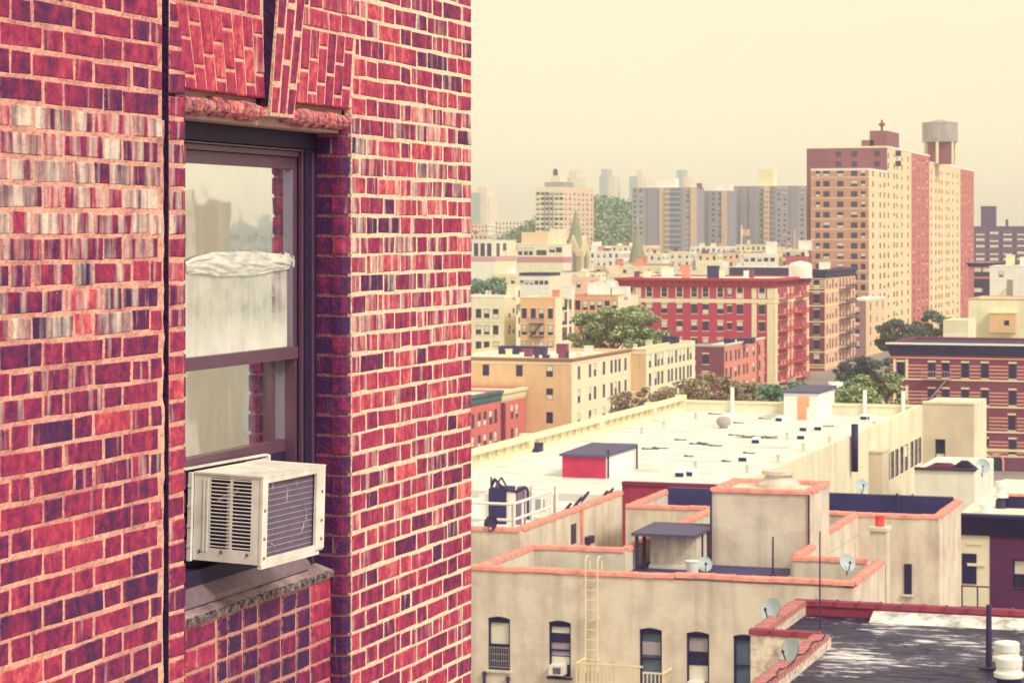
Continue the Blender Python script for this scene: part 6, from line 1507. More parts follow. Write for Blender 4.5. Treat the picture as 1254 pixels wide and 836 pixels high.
# small fittings scattered over the white roof
for i, (px, py, kind) in enumerate([(786, 531, 'p'), (813, 524, 'p'), (852, 513, 'p'), (886, 524, 'b'), (876, 507, 's'), (905, 518, 's'), (937, 513, 's'), (955, 516, 'd'), (834, 539, 's'), (854, 544, 's'), (861, 543, 's'), (867, 545, 's'), (877, 546, 's'), (797, 550, 's'), (809, 549, 's'), (844, 559, 's'), (890, 565, 's'), (910, 565, 'd'), (918, 555, 's'), (953, 566, 'p'), (915, 579, 'p'), (833, 584, 'd'), (845, 583, 'd'), (852, 574, 'p'), (964, 538, 'p'), (981, 538, 'd'), (985, 528, 'd'), (1002, 527, 'd'), (1013, 522, 's'), (926, 543, 'd'), (1016, 543, 'p'), (984, 552, 'p'), (1058, 514, 'd'), (1062, 514, 'd'), (1071, 524, 'p'), (900, 533, 's')]):
    u, v = on_level(px, py, ZWR)
    if kind == 'p':
        t_ = thing('roof_pipe', 'short grey vent pipe with a rim on the white roof', 'vent pipe', (u, v, ZWR), 0, 'vent pipes on the white roof'); mb = MB(); mb.lathe((0, 0, 0), [(.18, 0), (.07, .06), (.07, .30), (.11, .31), (.11, .38), (.04, .42)], 10); mb.build('pipe', mat('pipe_grey', C(196, 182, 160), var=.2), t_)
    elif kind == 'b':
        t_ = thing('roof_vent', 'round mesh roof vent on the white roof', 'roof vent', (u, v, ZWR)); mb = MB(); mb.lathe((0, 0, 0), [(.25, 0), (.25, .1), (.42, .25), (.45, .45), (.3, .65), (.05, .7)], 16); mb.build('turbine', M_BLIND2, t_, smooth=True)
    elif kind == 's':
        t_ = thing('roof_drain', 'low dark patch board lying on the white roof', 'patch', (u, v, ZWR), R(-.3, .3), 'patch boards on the white roof'); mb = MB(); l_ = R(.18, .45); mb.box(-l_, l_, -.10, .10, 0, .05); mb.box(-l_ - .05, -l_ + .1, -.13, .13, 0, .08); mb.build('board', M_CANOPY, t_)
    else:
        t_ = thing('roof_scupper', 'small white hooded vent with a dark mouth on the white roof', 'hooded vent', (u, v, ZWR), R(-.2, .2), 'hooded vents on the white roof'); mb = MB(); mb.hexa([(-.25, -.2, 0), (.25, -.2, 0), (.25, .3, 0), (-.25, .3, 0), (-.25, -.2, .28), (.25, -.2, .28), (.2, .25, .36), (-.2, .25, .36)]); mb.build('hood', M_COPW, t_); mb = MB(); mb.box(-.2, .2, -.22, -.203, .04, .22); mb.build('mouth', M_WINK, t_)
u0_, v0_ = on_level(905, 536, ZWR); u1_, v1_ = on_level(962, 532, ZWR)
t_ = thing('roof_bench', 'long low white duct with grey underside across the white roof', 'duct', (u0_, v0_, ZWR)); mb = MB(); mb.box(0, u1_ - u0_, 0, 1.4, .18, .42); mb.build('duct', M_COPW, t_)
for k in range(4): mb = MB(); mb.box((u1_ - u0_) * k / 3.2 + .1, (u1_ - u0_) * k / 3.2 + .25, .1, .3, 0, .18); mb.build('foot', M_BLIND2, t_)
u, v = on_level(652, 555, ZWR); t_ = thing('skylight', 'small dark tilted skylight beside the arcaded parapet', 'skylight', (u, v, ZWR)); mb = MB(); mb.hexa([(-.45, -.4, .1), (.45, -.4, .1), (.45, .5, .1), (-.45, .5, .1), (-.45, -.4, .16), (.45, -.4, .16), (.45, .5, .55), (-.45, .5, .55)]); mb.build('glazing', M_WINK, t_); mb = MB(); mb.box(-.5, .5, -.45, .55, 0, .098); mb.build('curb', M_COPW, t_)

# ---- low white shed and the dark corniced house
lw1, LV = at_Z(1193, 134); lw0 = at_v(1120, LV)[0]; lz = zz(577, 134)
ls_ = thing('white_shed', 'low greenish white shed with cluttered flat top before the extension block', 'shed', (lw1, LV, 0)); lvb = at_u(1200, lw1)[0]
mb = MB(); mb.box(lw0 - lw1, 0, 0, lvb - LV + 6, 0, lz); mb.build('wall', mat('shed_wall', C(234, 228, 194), var=.15, scale=.6, streak=.25), ls_)
mb = MB(); mb.box(lw0 - lw1, .1, -.12, .15, lz + .002, lz + .14); mb.build('gutter', M_IRON, ls_)
for k, (px, w_, h_, lb_, m_) in enumerate(((1155, 1.0, .35, 'long brown heap of boards on the low white shed', M_BROWNB), (1181, .75, .55, 'dark upturned tub on the low white shed', M_IRON))):
    u = at_v(px, LV + 1.2)[0]; t_ = thing('roof_clutter', lb_, 'heap', (u, LV + 1.2, lz + .001)); mb = MB(); n = 6
    for q in range(n): mb.hexa([(-w_ + q * .1, -.3 + R(-.1, .1), h_ * q / n * .9), (w_ - q * .12, -.3 + R(-.1, .1), h_ * q / n * .9), (w_ - q * .1, .3, h_ * q / n * .9), (-w_ + q * .1, .3, h_ * q / n * .9), (-w_ + q * .12, -.28, h_ * (q + .8) / n * .9), (w_ - q * .1, -.25, h_ * (q + .8) / n * .9), (w_ - q * .12, .28, h_ * (q + .8) / n * .9), (-w_ + q * .1, .28, h_ * (q + .8) / n * .9)])
    mb.build('heap', m_, t_)['kind'] = 'stuff'
lvl_dish(1203, 571, LV + 3, .42, .2, .4, 'pale satellite dish on the low white shed before the striped building')
ph = thing('plum_house', 'plum painted house with deep navy cornice and pale flat roof', 'building', (at_Z(1300, 106)[0], at_Z(1300, 106)[1], 0)); PU, PV = ph.location.x, ph.location.y
pl = at_v(1168, PV)[0]; pm_ = at_v(1212, PV)[0]; pz = zz(629, at_v(1215, PV)[1]); Zm = at_v(1225, PV)[1]
def pput(mb, name, m): mb.v = [(x - PU, y - PV, z) for x, y, z in mb.v]; return mb.build(name, m, ph)
wA = (at_v(1240, PV)[0], at_v(1262, PV)[0], zz(722, Zm), zz(684, Zm)); wB = (at_v(1280, PV)[0], at_v(1296, PV)[0], zz(722, Zm), zz(684, Zm))
mb = MB(); facade(mb, 'B', pm_, PU + 3, 0, pz - .3, PV, [wA, wB], .2); mb.quad((PU + 3, PV, 0), (PU + 3, PV + 18, 0), (PU + 3, PV + 18, pz - .3), (PU + 3, PV, pz - .3)); mb.quad((pm_, PV + .25, 0), (PU + 3, PV + .25, 0), (PU + 3, PV + .25, pz - 1.4), (pm_, PV + .25, pz - 1.4), 1); pput(mb, 'wall', [mat('plum_paint', C(96, 48, 82), var=.2, scale=1), M_PANE_T])
for w4 in (wA, wB): place(win_mesh(w4[1] - w4[0], w4[3] - w4[2], 1, M_WINK, dep=.2), 'window', ph, ((w4[0] + w4[1]) / 2 - PU, 0, w4[2]))
mb = MB(); mb.box(pl, pm_ - .003, PV + .02, PV + 1.0, 0, pz - .3); pput(mb, 'cream_bay', M_CREAM)
mb = MB(); u_d = at_v(1187, PV)[0]; mb.box(u_d - .32, u_d + .32, PV - .02, PV + .017, zz(716, Zm), zz(679, Zm)); pput(mb, 'door', M_WINK)
mb = MB(); mb.box(pl + .6, pm_ - .2, PV - .05, PV + .017, zz(694, Zm), zz(690.5, Zm)); mb.box(pl + .6, pm_ - .35, PV - .03, PV + .017, zz(668, Zm), zz(666, Zm)); pput(mb, 'moulding', M_STONE_C)
zc1, zc0_ = pz, zz(656, Zm)
mb = MB(); mb.hexa([(pl, PV - .1, zc0_), (PU + 3, PV - .1, zc0_), (PU + 3, PV - .003, zc0_), (pl, PV - .003, zc0_), (pl, PV - .5, zc1 - .12), (PU + 3, PV - .5, zc1 - .12), (PU + 3, PV - .003, zc1 - .12), (pl, PV - .003, zc1 - .12)]); mb.box(pl, PU + 3, PV - .55, PV + .1, zc1 - .119, zc1); pput(mb, 'cornice', M_WINK)
mb = MB(); mb.box(pl, PU + 3, PV + .1, PV + 18, pz - .6, pz - .25); pput(mb, 'roof', M_ROOF)
u, v = on_level(1226, 622, pz - .25); t_ = thing('roof_vent', 'tall white mushroom vent on the pale roof of the plum house', 'roof vent', (u, v, pz - .25)); mb = MB(); mb.lathe((0, 0, 0), [(.25, 0), (.2, .5)], 14); mb.build('base', M_IRON, t_); mb = MB(); mb.lathe((0, 0, .502), [(.34, 0), (.34, .12), (.24, .16), (.24, .45), (.30, .47), (.30, .72), (.1, .78)], 16); mb.build('cap', M_CAN, t_)
u, v = on_level(1208, 627, pz - .25); t_ = thing('roof_vent', 'short white drum vent on the pale roof of the plum house', 'roof vent', (u, v, pz - .25)); mb = MB(); mb.lathe((0, 0, 0), [(.30, 0), (.30, .28), (.34, .30), (.34, .38), (.1, .42)], 16); mb.build('cap', M_CAN, t_)
u, v = on_level(1243, 622, pz - .25); t_ = thing('roof_parapet', 'orange coped low wall stub with dark end on the plum house roof', 'low wall', (u, v, pz - .25)); mb = MB(); mb.box(-.5, 3, 0, .3, 0, .55); mb.build('stub', M_WINK, t_); mb = MB(); mb.box(-.55, 3, -.05, .35, .552, .65); mb.box(-.9, -.56, -.0, .35, .0, .35); mb.build('coping', M_COPE, t_)
ry = PV - 2.2; t_ = thing('area_railing', 'dark iron railing before the plum house', 'railing', (pl, ry, 0)); zr_ = zz(716, depth_of(pl, ry))
for z in (zr_, zr_ - .9): mb = MB(); mb.tube((0, 0, z), (PU - pl, 0, z), .035, k=6); mb.build('rail', M_IRON, t_)
bm_ = MB(); bm_.box(-.03, .03, -.03, .03, 0, zr_); bme = bm_.mesh('post', M_IRON)
for k in range(8): place(bme, 'post', t_, ((PU - pl) * k / 7, 0, 0))

# ================================================================ nearer small houses below the hill
c1 = Bld('row_house', 'cream row house with white roof edge and grey iron band under the round tree', 555, 617, 632, 362, 445)
c1.win('B', [574, 586, 596, 607], [384, 404, 424], 1.1, 1.7, trim=M_STONE_C); c1.win('A', [624, 629], [384, 404, 424], 1.0, 1.8, frame=M_WFRAME); c1.band(c1.lz(394), .25, M_STONE_C)
c1.finish(M_CREAM2, mat('peach_render', C(240, 206, 160), var=.15), M_ROOF, par=.5, cop=M_COPW, cth=.4); chimney(c1, c1.lx(610), 5, 1.6, 2.2, M_CREAM)
c2 = Bld('row_house', 'peach brick row house with a small iron balcony beside the big tree', 637, 680, 703, 364, 440)
c2.win('B', [642, 653, 663, 674], [384, 404, 424], 1.0, 1.9, variants=(0, 1, 2), trim=M_STONE_C); c2.win('A', [690, 693, 698.5], [373, 391, 410], 1.2, 2.4, variants=(0, 0, 2))
wall_fire_escape(c2, 'B', c2.lx(648), c2.lx(667), [c2.lz(412), c2.lz(396)], M_IRON, 1.0)
c2.finish(mat('peach_brick_b', C(234, 180, 128), var=.15), M_CREAM2, M_ROOF, par=.5, cop=M_STONE_C); chimney(c2, c2.lx(668), 4, 1.2, 1.6, M_PINKB); chimney(c2, c2.lx(676), 6, 2.0, 2.4, M_WHITE)
c3 = Bld('row_house', 'orange brown brick row house half hidden by the big tree', 703, 757, 762, 361, 452, dp=14)
c3.win('B', 6, [374, 394, 414], 1.0, 1.8); c3.finish(mat('orange_brown_brick', C(222, 168, 126), var=.18), M_CREAM, M_ROOF, par=.5, cop=M_PINKB); chimney(c3, c3.lx(712), 4, 4.5, 2.6, M_WHITE); chimney(c3, c3.lx(742), 4, 3.0, 1.8, M_COPW)
c4 = Bld('school_building', 'pale school building with five tall windows below the distant hill', 540, 606, 632, 294, 660)
c4.win('B', [575, 583, 591, 599], [306], 1.3, 3.6, variants=(0, 3), trim=M_STONE_C); c4.win('A', [610, 618], [306], 2.4, 3.6, variants=(0, 3)); c4.band(c4.lz(317), 1.4, mat('rose_band', C(206, 156, 146))); c4.finish(M_WHITE, M_CREAM2, M_ROOF, par=.5, cop=M_COPW)
c5 = Bld('loft_building', 'yellow loft building with rose window bands left of the church spire', 633, 690, 700, 299, 700)
c5.win('B', [637, 644, 650], [308], 1.2, 2.2, variants=(0, 1)); c5.win('B', [660, 666], [293.5 + 8 * i for i in range(3)], 1.6, 1.5, variants=(0, 1)); c5.win('B', [676, 684.5], [306], 1.8, 1.5); c5.band(c5.lz(318), 1.6, mat('rose_brick_band', C(196, 134, 132)))
c5.opsB = [o for o in c5.opsB if o[3] < c5.zl - .6]; c5.wins = [w_ for w_ in c5.wins if w_[2] + 1.5 < c5.zl - .6]
c5.finish(M_CREAM2, M_WHITE, M_ROOF, par=.5, cop=M_COPW); c5.top(c5.lx(636), c5.lx(668), 2, 12, 4.2, 'upper_storey', mat('peach_storey', C(236, 196, 156), var=.15)); c5.top(c5.lx(668), c5.lx(679), 4, 12, 5.2, 'stair_tower', M_CREAM)
c6 = Bld('low_hall', 'low pale hall with a long navy roof band before the church', 636, 672, 700, 337.5, 590)
c6.box('roof_band', c6.L, .15, -.15, 9, c6.zl + .01, c6.zl + .7, M_NAVYP); c6.win('B', 6, [346], 1.0, 1.0); c6.finish(M_WHITE, M_CREAM, M_ROOF, par=.2)

# ================================================================ crowd of roofs up to the hill
PAL = [M_CREAM, M_CREAM2, M_WHITE, M_WHITE, M_STONE_C, mat('peach_render', C(240, 206, 160)), mat('rose_cream', C(232, 190, 156)), M_PINKB, mat('warm_brown', C(190, 146, 124), var=.2), M_CREAM]
RNG = random.Random(31)
tops_ = {'chimney': (M_WHITE, M_PINKB, M_BROWNB)}
NAMES_C = {'cream_render': 'cream', 'pale_yellow_brick': 'pale yellow brick', 'white_paint': 'white', 'cream_stone': 'buff stone', 'peach_render': 'peach', 'rose_cream': 'rose cream', 'salmon_brick': 'salmon brick', 'warm_brown': 'warm brown'}
def crowd(px0, px1, Z, ya, yb, where, wmin=8, wmax=17):
    x = px0
    while x < px1:
        wpx = RNG.uniform(wmin, wmax) * FPX / Z; yt = RNG.uniform(ya, yb); m_ = RNG.choice(PAL); m2 = RNG.choice((M_CREAM2, M_WHITE, m_))
        D = Z * RNG.uniform(.985, 1.02); xc = x + wpx * .8
        b = Bld('flat_roof_house', 'small %s flat roofed house %s' % (NAMES_C[m_.name], where), x, xc, xc + wpx * .19, yt, D, group='%s houses %s' % (NAMES_C[m_.name], where), cat='house')
        nfl = 4
        zr = [b.zl - 2.6 - 3.1 * i for i in range(nfl)]
        nc = max(2, int(-b.L / 2.4)); b.win('B', [b.L + (i + .5) * -b.L / nc for i in range(nc)], None, 1.0, 1.6, metric=True, zrows=zr, variants=(0, 0, 1)); 
        if b.W > 4: nd = max(2, int(b.W / 2.6)); b.win('A', [(i + .5) * b.W / nd for i in range(nd)], None, 1.0, 1.6, metric=True, zrows=zr, variants=(0, 0, 1))
        b.finish(m_, m2, RNG.choice((M_ROOF, M_ROOF, M_WHITE, M_ROOF_DK)), par=.5, cop=RNG.choice((None, M_COPW, M_STONE_C, M_BROWNB)), maxw=0)
        for k in range(RNG.randint(1, 3)):
            cx_ = RNG.uniform(b.L + .8, -2.5); chimney(b, cx_, RNG.uniform(1, max(1.5, b.W * .5)), RNG.uniform(.8, 2.4), RNG.uniform(1.0, 2.6), RNG.choice((M_WHITE, M_CREAM, M_PINKB, M_BROWNB, M_STONE_C)))
        x += wpx * RNG.uniform(.98, 1.08)
crowd(700, 764, 560, 338, 346, 'below the church'); crowd(560, 636, 545, 344, 352, 'behind the round tree'); crowd(600, 760, 630, 330, 337, 'beside the church', 9, 18)
crowd(716, 800, 740, 318, 326, 'beyond the church', 8, 16); crowd(560, 700, 840, 303, 309, 'beyond the school', 10, 20); crowd(700, 1000, 950, 306, 312, 'in front of the housing slabs', 10, 24)
crowd(560, 760, 1080, 294, 302, 'at the foot of the wooded hill', 12, 24); crowd(760, 860, 680, 322, 332, 'behind the crimson tenement', 10, 18); crowd(560, 690, 1330, 279, 290, 'climbing the hill slope', 14, 28); crowd(560, 660, 1650, 268, 278, 'on the hill crest', 18, 34); crowd(845, 1000, 1130, 297, 304, 'at the feet of the housing slabs', 14, 30)
k1 = Bld('warehouse', 'windowless cream warehouse rising behind the crimson tenement roof', 853, 884, 892, 320.5, 610); k1.finish(M_CREAM2, M_WHITE, M_ROOF, par=.4)
k2 = Bld('warehouse', 'long navy warehouse behind the crimson tenement with white vents', 893, 983, 986, 327, 600, dp=10); k2.finish(M_NAVYP, M_NAVYP, M_ROOF, par=.4, cop=M_COPW); [chimney(k2, k2.lx(p), -.9 + 1.2, .9, 1.2, M_COPW, .4) for p in (901, 932, 945, 968)]
k3 = Bld('factory', 'pale factory with a tall square white chimney behind the navy warehouse', 910, 950, 958, 311, 640); k3.win('B', 5, [318], 1.2, 1.0); k3.finish(M_WHITE, M_CREAM, M_ROOF, par=.4); k3.top(k3.lx(935), k3.lx(946.5), 3, 5.4, zz(296, 640) - zz(311, 640), 'chimney_tower', M_WHITE, 0)
k4 = Bld('flat_roof_house', 'cream house with a rose shop band beside the tower', 962, 986, 991, 305, 640); k4.win('B', 4, [312], 1.1, 1.4); k4.band(k4.lz(319), 2.2, mat('rose_shop', C(186, 92, 100))); k4.finish(M_CREAM, M_WHITE, M_ROOF, par=.4); chimney(k4, k4.lx(975), 3, 3.2, 2.6, M_WHITE, .4)

# ================================================================ church
M_SLATE = mat('spire_slate', C(140, 142, 116), rough=.7, var=.2, scale=.3); M_CHST = mat('church_stone', C(226, 200, 156), var=.2, scale=.4)
def steeple(parent, cx, cy, w, z_body, z_eave, z_tip, gables=True):
    h = w / 2; mb = MB(); mb.box(cx - h, cx + h, cy - h, cy + h, 0, z_eave); mb.build('tower', M_CHST, parent)
    mb = MB(); k = 8; r = h * 1.12; ring = [(cx + r * cos(pi / 8 + i * pi / 4), cy + r * sin(pi / 8 + i * pi / 4)) for i in range(k)]
    r2 = [(cx + (a - cx) * .07, cy + (b - cy) * .07) for a, b in ring]
    for i in range(k):
        j = (i + 1) % k; mb.quad((*ring[i], z_eave), (*ring[j], z_eave), (*r2[j], z_tip), (*r2[i], z_tip))
    mb.build('spire', M_SLATE, parent)
    mb = MB(); mb.tube((cx, cy, z_tip - .2), (cx, cy, z_tip + 3.2), .18, .08, 6); mb.lathe((cx, cy, z_tip + .3), [(.2, 0), (.5, .4), (.2, .8)], 8); mb.box(cx - .6, cx + .6, cy - .08, cy + .08, z_tip + 2.0, z_tip + 2.25); mb.build('finial', mat('verdigris', C(176, 190, 160)), parent)
    if gables:
        hg = w * 1.0
        for (ax, s) in (('y', -1), ('x', 1)):
            mb = MB(); t_ = .5
            tri = [(-h * .9, z_eave - .2), (h * .9, z_eave - .2), (0, z_eave + hg)]
            P = (lambda a, d, z: (cx + a, cy - h - d, z)) if ax == 'y' else (lambda a, d, z: (cx + h + d, cy + a, z))
            f = [P(a, .35, z) for a, z in tri]; bk = [P(a, -h * .6, z) for a, z in tri]
            mb.poly(f); mb.quad(f[0], f[2], bk[2], bk[0]); mb.quad(f[2], f[1], bk[1], bk[2]); mb.build('gable', M_CHST, parent)
            mb = MB(); aw = h * .45; n = 8
            pts = [(-aw, z_eave - 7), (aw, z_eave - 7), (aw, z_eave - 1.2)] + [(aw * cos(pi * q / n), z_eave - 1.2 + aw * 1.9 * sin(pi * q / n)) for q in range(1, n)] + [(-aw, z_eave - 1.2)]
            mb.poly([P(a, .42, z) for a, z in pts]); mb.build('louvre_window', M_SLAB2, parent)
            mb = MB(); mb.box(*( (cx - .12, cx + .12, cy - h - .55, cy - h - .43) if ax == 'y' else (cx + h + .43, cx + h + .55, cy - .12, cy + .12)), z_eave - 7, z_eave + 1.2); mb.build('mullion', M_CHST, parent)
        for sx_ in (-1, 1):
            for sy_ in (-1, 1):
                mb = MB(); mb.box(cx + sx_ * h - .45, cx + sx_ * h + .45, cy + sy_ * h - .45, cy + sy_ * h + .45, z_eave - 9, z_eave + 1.2); mb.hexa([(cx + sx_ * h - .45, cy + sy_ * h - .45, z_eave + 1.201), (cx + sx_ * h + .45, cy + sy_ * h - .45, z_eave + 1.201), (cx + sx_ * h + .45, cy + sy_ * h + .45, z_eave + 1.201), (cx + sx_ * h - .45, cy + sy_ * h + .45, z_eave + 1.201), (cx + sx_ * h - .05, cy + sy_ * h - .05, z_eave + 4), (cx + sx_ * h + .05, cy + sy_ * h - .05, z_eave + 4), (cx + sx_ * h + .05, cy + sy_ * h + .05, z_eave + 4), (cx + sx_ * h - .05, cy + sy_ * h + .05, z_eave + 4)]); mb.build('pinnacle', M_CHST, parent)
Zs = 720; u, v = at_Z(705, Zs); chu = thing('church', 'pale stone church with a slim grey spire, gabled belfry and nave', 'church', (u, v, 0))
steeple(chu, 0, 0, 25 * Zs / FPX, 0, zz(313, Zs), zz(259, Zs))
gx = at_v(740, v + 2)[0] - u; gw = 10 * Zs / FPX; mb = MB(); ze, zr = zz(338, Zs), zz(325, Zs)
mb.box(gx - gw, gx + gw, 2, 30, 0, ze); mb.build('nave', M_CHST, chu)
mb = MB(); mb.poly([(gx - gw - .2, 1.8, ze + .002), (gx + gw + .2, 1.8, ze + .002), (gx, 1.8, zr)]); mb.quad((gx - gw - .2, 1.8, ze + .002), (gx, 1.8, zr), (gx, 30, zr), (gx - gw - .2, 30, ze + .002)); mb.quad((gx, 1.8, zr), (gx + gw + .2, 1.8, ze + .002), (gx + gw + .2, 30, ze + .002), (gx, 30, zr)); mb.build('nave_roof', mat('nave_roof', C(206, 178, 150)), chu)
Zs = 780; u, v = at_Z(780.5, Zs); ch2 = thing('church', 'second church with a broad green grey spire and pale finial', 'church', (u, v, 0)); steeple(ch2, 0, 0, 20 * Zs / FPX, 0, zz(322, Zs), zz(276, Zs), False)

# ================================================================ trees
def leaf_material(name, cols):
    m = bpy.data.materials.new(name); m.use_nodes = True; nt = m.node_tree; N = nt.nodes; L = nt.links; p = N['Principled BSDF']; p.inputs['Roughness'].default_value = .8; p.inputs['Specular IOR Level'].default_value = .2
    g = N.new('ShaderNodeNewGeometry'); r = N.new('ShaderNodeValToRGB'); e = r.color_ramp.elements; e[0].position = 0; e[0].color = (*cols[0], 1); e[1].position = 1; e[1].color = (*cols[-1], 1)
    for i, c in enumerate(cols[1:-1]): q = e.new((i + 1) / (len(cols) - 1)); q.color = (*c, 1)
    L.new(g.outputs['Random Per Island'], r.inputs[0]); L.new(r.outputs[0], p.inputs['Base Color']); return m
LG = leaf_material('leaf_green', [C(78, 92, 84), C(124, 140, 98), C(168, 174, 116), C(212, 204, 142)])
LT = leaf_material('leaf_teal', [C(82, 108, 98), C(118, 148, 120), C(164, 180, 138)])
LO = leaf_material('leaf_olive', [C(122, 94, 96), C(150, 124, 104), C(172, 152, 110), C(206, 182, 136)])
LD = leaf_material('leaf_dark', [C(62, 68, 86), C(90, 102, 98), C(126, 138, 110)])
M_BARK = mat('bark', C(112, 84, 84), rough=.95, var=.3, scale=2)
TR = random.Random(5)
def tree(label, px, Z, ytop, wpx, leaf, hcrown=None, n=2600, size=.42, dense=1.0, lob=24, ground=0.0):
    n = int(n * 3.0); size *= .64; wpx *= 1.28
    u, v = at_Z(px, Z); zt = zz(ytop, Z); H = zt - ground; rw = wpx * Z / FPX / 2; hc = hcrown or min(H * .75, rw * 1.7)
    t_ = thing('tree', label, 'tree', (u, v, ground)); cz = H - hc / 2
    mb = MB(); r0 = max(.18, H * .022)
    prev = Vector((0, 0, 0)); rr = r0; k_ = 5; tz = H - hc * .55
    for i in range(k_):
        q = Vector((TR.uniform(-.2, .2), TR.uniform(-.2, .2), tz * (i + 1) / k_)); mb.tube(prev, q, rr, rr * .88, 8, caps=False); prev = q; rr *= .88
    lobes = []
    for i in range(lob):
        a = TR.uniform(0, 2 * pi); f = TR.uniform(.15, .95) ** .6; zz_ = TR.uniform(-.8, .8)
        s = math.sqrt(max(.08, 1 - zz_ * zz_)); c = Vector((rw * f * s * cos(a), rw * f * s * sin(a), cz + zz_ * hc * .42)); lobes.append((c, rw * TR.uniform(.14, .40)))
        b0 = Vector((0, 0, tz * TR.uniform(.6, .98))); mid = (b0 + c) / 2 + Vector((0, 0, -.3)); mb.tube(b0, mid, rr * .6, rr * .4, 6, caps=False); mb.tube(mid, c, rr * .4, rr * .14, 6, caps=False)
    mb.build('trunk', M_BARK, t_)
    cr = MB()
    for i in range(int(n * dense)):
        c, r = lobes[TR.randrange(len(lobes))]
        d = Vector((TR.gauss(0, 1), TR.gauss(0, 1), TR.gauss(0, 1))).normalized(); rad = r * TR.uniform(.35, 1.08) ** .6
        p = c + Vector((d.x * rad, d.y * rad, d.z * rad * .55))
        e1 = Vector((TR.gauss(0, 1), TR.gauss(0, 1), TR.gauss(0, .6))).normalized(); e2 = e1.cross(Vector((TR.gauss(0, 1), TR.gauss(0, 1), TR.gauss(0, 1)))).normalized(); s = size * TR.uniform(.6, 1.3)
        cr.poly([p - e1 * s, p + e2 * s * .55, p + e1 * s, p - e2 * s * .55])
    cr.build('crown', leaf, t_); return t_
tree('round green tree behind the cream row house', 590, 500, 333, 64, LT, n=2600, size=.55)
tree('big spreading green tree beside the crimson tenement', 752, 402, 365, 84, LG, n=4200, size=.5, lob=20); tree('lower green tree crown joining the big spreading tree', 786, 396, 378, 52, LG, n=2200, size=.48); tree('narrow green tree before the orange brown row house', 720, 408, 378, 34, LG, n=1300, size=.48)
for px, y, w_, lb_ in ((775, 474, 50, 'low olive street tree at the end of the tan apartment house'), (806, 466, 52, 'olive street tree before the longer tan house'), (838, 456, 52, 'mauve olive street tree with thin crown before the longer tan house'), (872, 447, 60, 'tall loose olive street tree before the orange brick house'), (905, 462, 40, 'small olive street tree beside the orange brick house')):
    tree(lb_, px, 262, y, w_, LO, n=1500, size=.30, dense=.9)
for px, y, w_, lb_ in ((932, 466, 50, 'green street tree below the crimson tenement corner'), (962, 462, 52, 'green street tree before the crimson fire escapes'), (992, 464, 44, 'green street tree before the red awning'), (946, 470, 48, 'lower green street tree between two taller ones below the fire escapes'), (1030, 462, 46, 'green street tree beside the dark blue van'), (916, 472, 40, 'green street tree beside the olive ones')):
    tree(lb_, px, 285, y, w_, LT, n=2200, size=.36)
for px, y, w_, Z, lf, lb_ in ((1016, 472, 40, 262, LG, 'yellow green tree behind the roof stair house canopy'), (1052, 470, 40, 255, LG, 'yellow green tree behind the far white parapet'), (1075, 452, 52, 275, LG, 'green tree beside the pale bay of the striped building'), (1068, 430, 44, 350, LD, 'dark tree across the street from the brown tenement'), (1040, 440, 30, 420, LD, 'small dark street tree at the brown tenement corner')):
    tree(lb_, px, Z, y, w_, lf, n=2200, size=.36)
for px, y, w_, Z, lb_ in ((1096, 388, 44, 500, 'dark tree at the foot of the tower corner'), (1120, 392, 48, 490, 'low dark tree between tower and annexe'), (1146, 377, 40, 520, 'tall dark tree before the salmon tower wing')):
    tree(lb_, px, Z, y, w_, LD, n=2200, size=.5)

# wooded hill behind the church
hu, hv_ = at_Z(738, 1400); HR, HH = 110, zz(252, 1400)
def hill_z(x, y):
    d = math.hypot((x - hu) / 44, (y - hv_) / 150); return HH * math.exp(-d * d * .9) * (1 - .16 * max(0, (x - hu) / 90)) if d < 2.6 else 0
mb = MB(); n = 40
for i in range(n + 1):
    for k in range(n + 1): x = hu - 170 + 340 * i / n; y = hv_ - 330 + 760 * k / n; mb.v.append((x, y, hill_z(x, y) - .6))
for i in range(n):
    for k in range(n): o = i * (n + 1) + k; mb.f.append((o, o + n + 1, o + n + 2, o + 1)); mb.m.append(0)
tag(mb.build('hill', mat('hill_earth', C(104, 118, 92), var=.3, scale=.05), smooth=True), None, None, kind='structure')
LH = leaf_material('leaf_hill', [C(86, 112, 104), C(112, 140, 118), C(140, 160, 126), C(168, 178, 132)])
cr = MB()
for q in range(700):
    x, y = TR.gauss(hu, 32), TR.uniform(hv_ - 150, hv_ + 40)
    z = hill_z(x, y)
    if z < 12: continue
    r = TR.uniform(2.6, 5.5)
    for i in range(46):
        d = Vector((TR.gauss(0, 1), TR.gauss(0, 1), TR.gauss(0, 1))).normalized(); p = Vector((x, y, z + r * .5)) + d * r * TR.uniform(.6, 1.05)
        e1 = Vector((TR.gauss(0, 1), TR.gauss(0, 1), TR.gauss(0, .6))).normalized(); e2 = e1.cross(d + Vector((.1, .2, .3))).normalized(); s = TR.uniform(.7, 1.5)
        cr.poly([p - e1 * s, p + e2 * s * .6, p + e1 * s, p - e2 * s * .6])
tag(cr.build('woods', LH), 'dense blue green wood covering the hill behind the church', 'woods', kind='stuff')

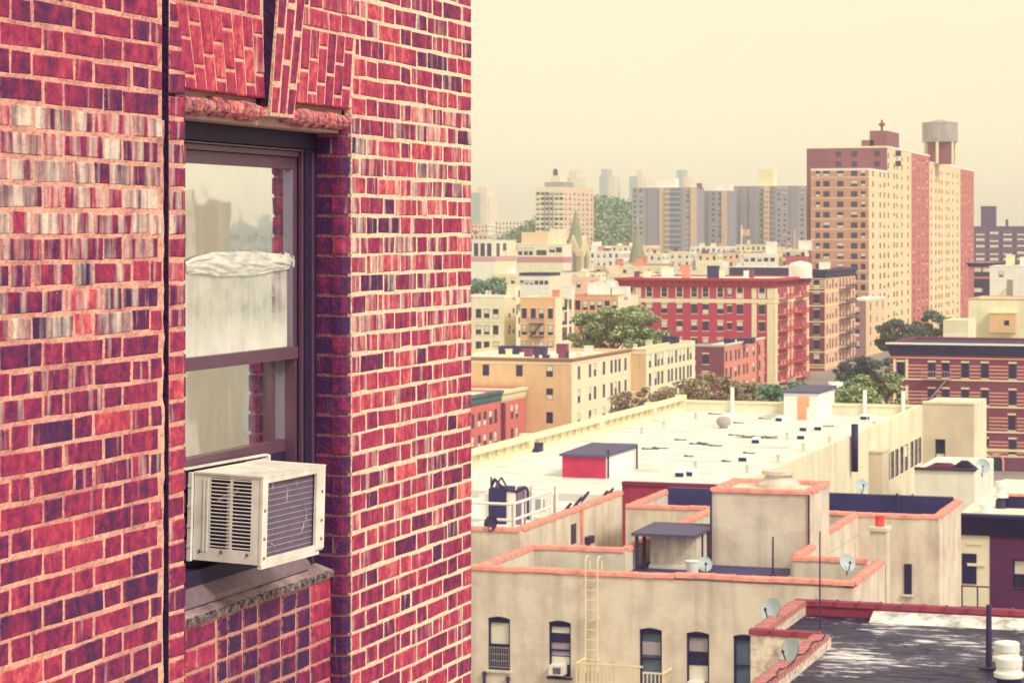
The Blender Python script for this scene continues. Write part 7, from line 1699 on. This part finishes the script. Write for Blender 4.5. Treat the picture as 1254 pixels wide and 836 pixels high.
# flagpole, and the blocks mirrored in the window
u, v = at_Z(908, 880); t_ = thing('flagpole', 'pale flagpole with a small peach flag before the housing slabs', 'flagpole', (u, v, 0)); mb = MB(); zt = zz(278, 880)
mb.tube((0, 0, 0), (0, 0, zt), .45, .22, 8); mb.lathe((0, 0, zt), [(.1, 0), (.3, .3), (.1, .6)], 8); mb.build('pole', M_COPW, t_)
mb = MB(); n = 8
for i in range(n): a, b = i / n * 3.0, (i + 1) / n * 3.0; mb.quad((a, .3 * sin(a * 2), zt - 3.2), (b, .3 * sin(b * 2), zt - 3.2), (b, .3 * sin(b * 2), zt - .8), (a, .3 * sin(a * 2), zt - .8))
mb.build('flag', mat('flag_peach', C(240, 180, 140)), t_)
for a0, a1, v_, h_, lb_, m_ in ((25.05, 29.0, 280, 34.4, 'grey block seen mirrored at the edge of the upper window pane', mat('mirror_buff', C(206, 192, 164), var=.15)), (22.6, 25.0, 330, 31.6, 'low teal block seen mirrored across the upper window pane', mat('mirror_grey', C(176, 178, 166), var=.15)), (20.2, 22.5, 420, 32.0, 'low tan block seen mirrored beside the window jamb', M_TANB)):
    u0_, u1_ = v_ * math.tan(radians(a0)), v_ * math.tan(radians(a1)); t_ = thing('city_block', lb_, 'building', (u0_, v_, 0), 0, 'blocks mirrored in the window')
    ops = []; n = int((u1_ - u0_) / 3.4)
    for i in range(n):
        for k in range(8): ops.append(((i + .5) * 3.4 - .6, (i + .5) * 3.4 + .6, h_ - 3 - k * 3.2, h_ - 1.4 - k * 3.2))
    mb = MB(); facade(mb, 'B', 0, u1_ - u0_, 0, h_, 0, ops, .2); mb.box(0, u1_ - u0_, .3, 14, 0, h_ - .01); mb.build('wall', [m_], t_)
    mb = MB(); mb.box(3, 9, 4, 9, h_, h_ + 1.6); mb.build('bulkhead', m_, t_)

# street furniture glimpsed between the trees
u, v = at_Z(1040, 300); van = thing('parked_van', 'dark blue van parked under the trees by the brown tenement', 'van', (u, v, 0), radians(90))
mb = MB(); mb.hexa([(-2.4, -.95, .35), (2.4, -.95, .35), (2.4, .95, .35), (-2.4, .95, .35), (-2.35, -.85, 2.1), (1.3, -.85, 2.1), (1.3, .85, 2.1), (-2.35, .85, 2.1)]); mb.build('body', mat('van_blue', C(52, 48, 92), rough=.3, spec=.5), van)
wm = MB(); wm.tube((0, -.12, 0), (0, .12, 0), .34, k=14); wme = wm.mesh('wheel', M_WINK)
for x_, y_ in ((-1.5, -.9), (1.5, -.9), (-1.5, .9), (1.5, .9)): place(wme, 'wheel', van, (x_, y_, .34))

# haze
hz = MB(); hz.box(-9000, 9000, -900, 9600, -1.0, 130); hz_o = hz.build('haze', mat('haze_tmp', (.8, .8, .8)))
hm = bpy.data.materials.new('haze_air'); hm.use_nodes = True; N = hm.node_tree.nodes; N.remove(N['Principled BSDF']); pv_ = N.new('ShaderNodeVolumePrincipled'); pv_.inputs['Color'].default_value = (.98, .99, 1.0, 1); pv_.inputs['Density'].default_value = .00024; pv_.inputs['Anisotropy'].default_value = .7
hm.node_tree.links.new(pv_.outputs[0], N['Material Output'].inputs['Volume']); hz_o.data.materials.clear(); hz_o.data.materials.append(hm)
tag(hz_o, None, None, kind='stuff')
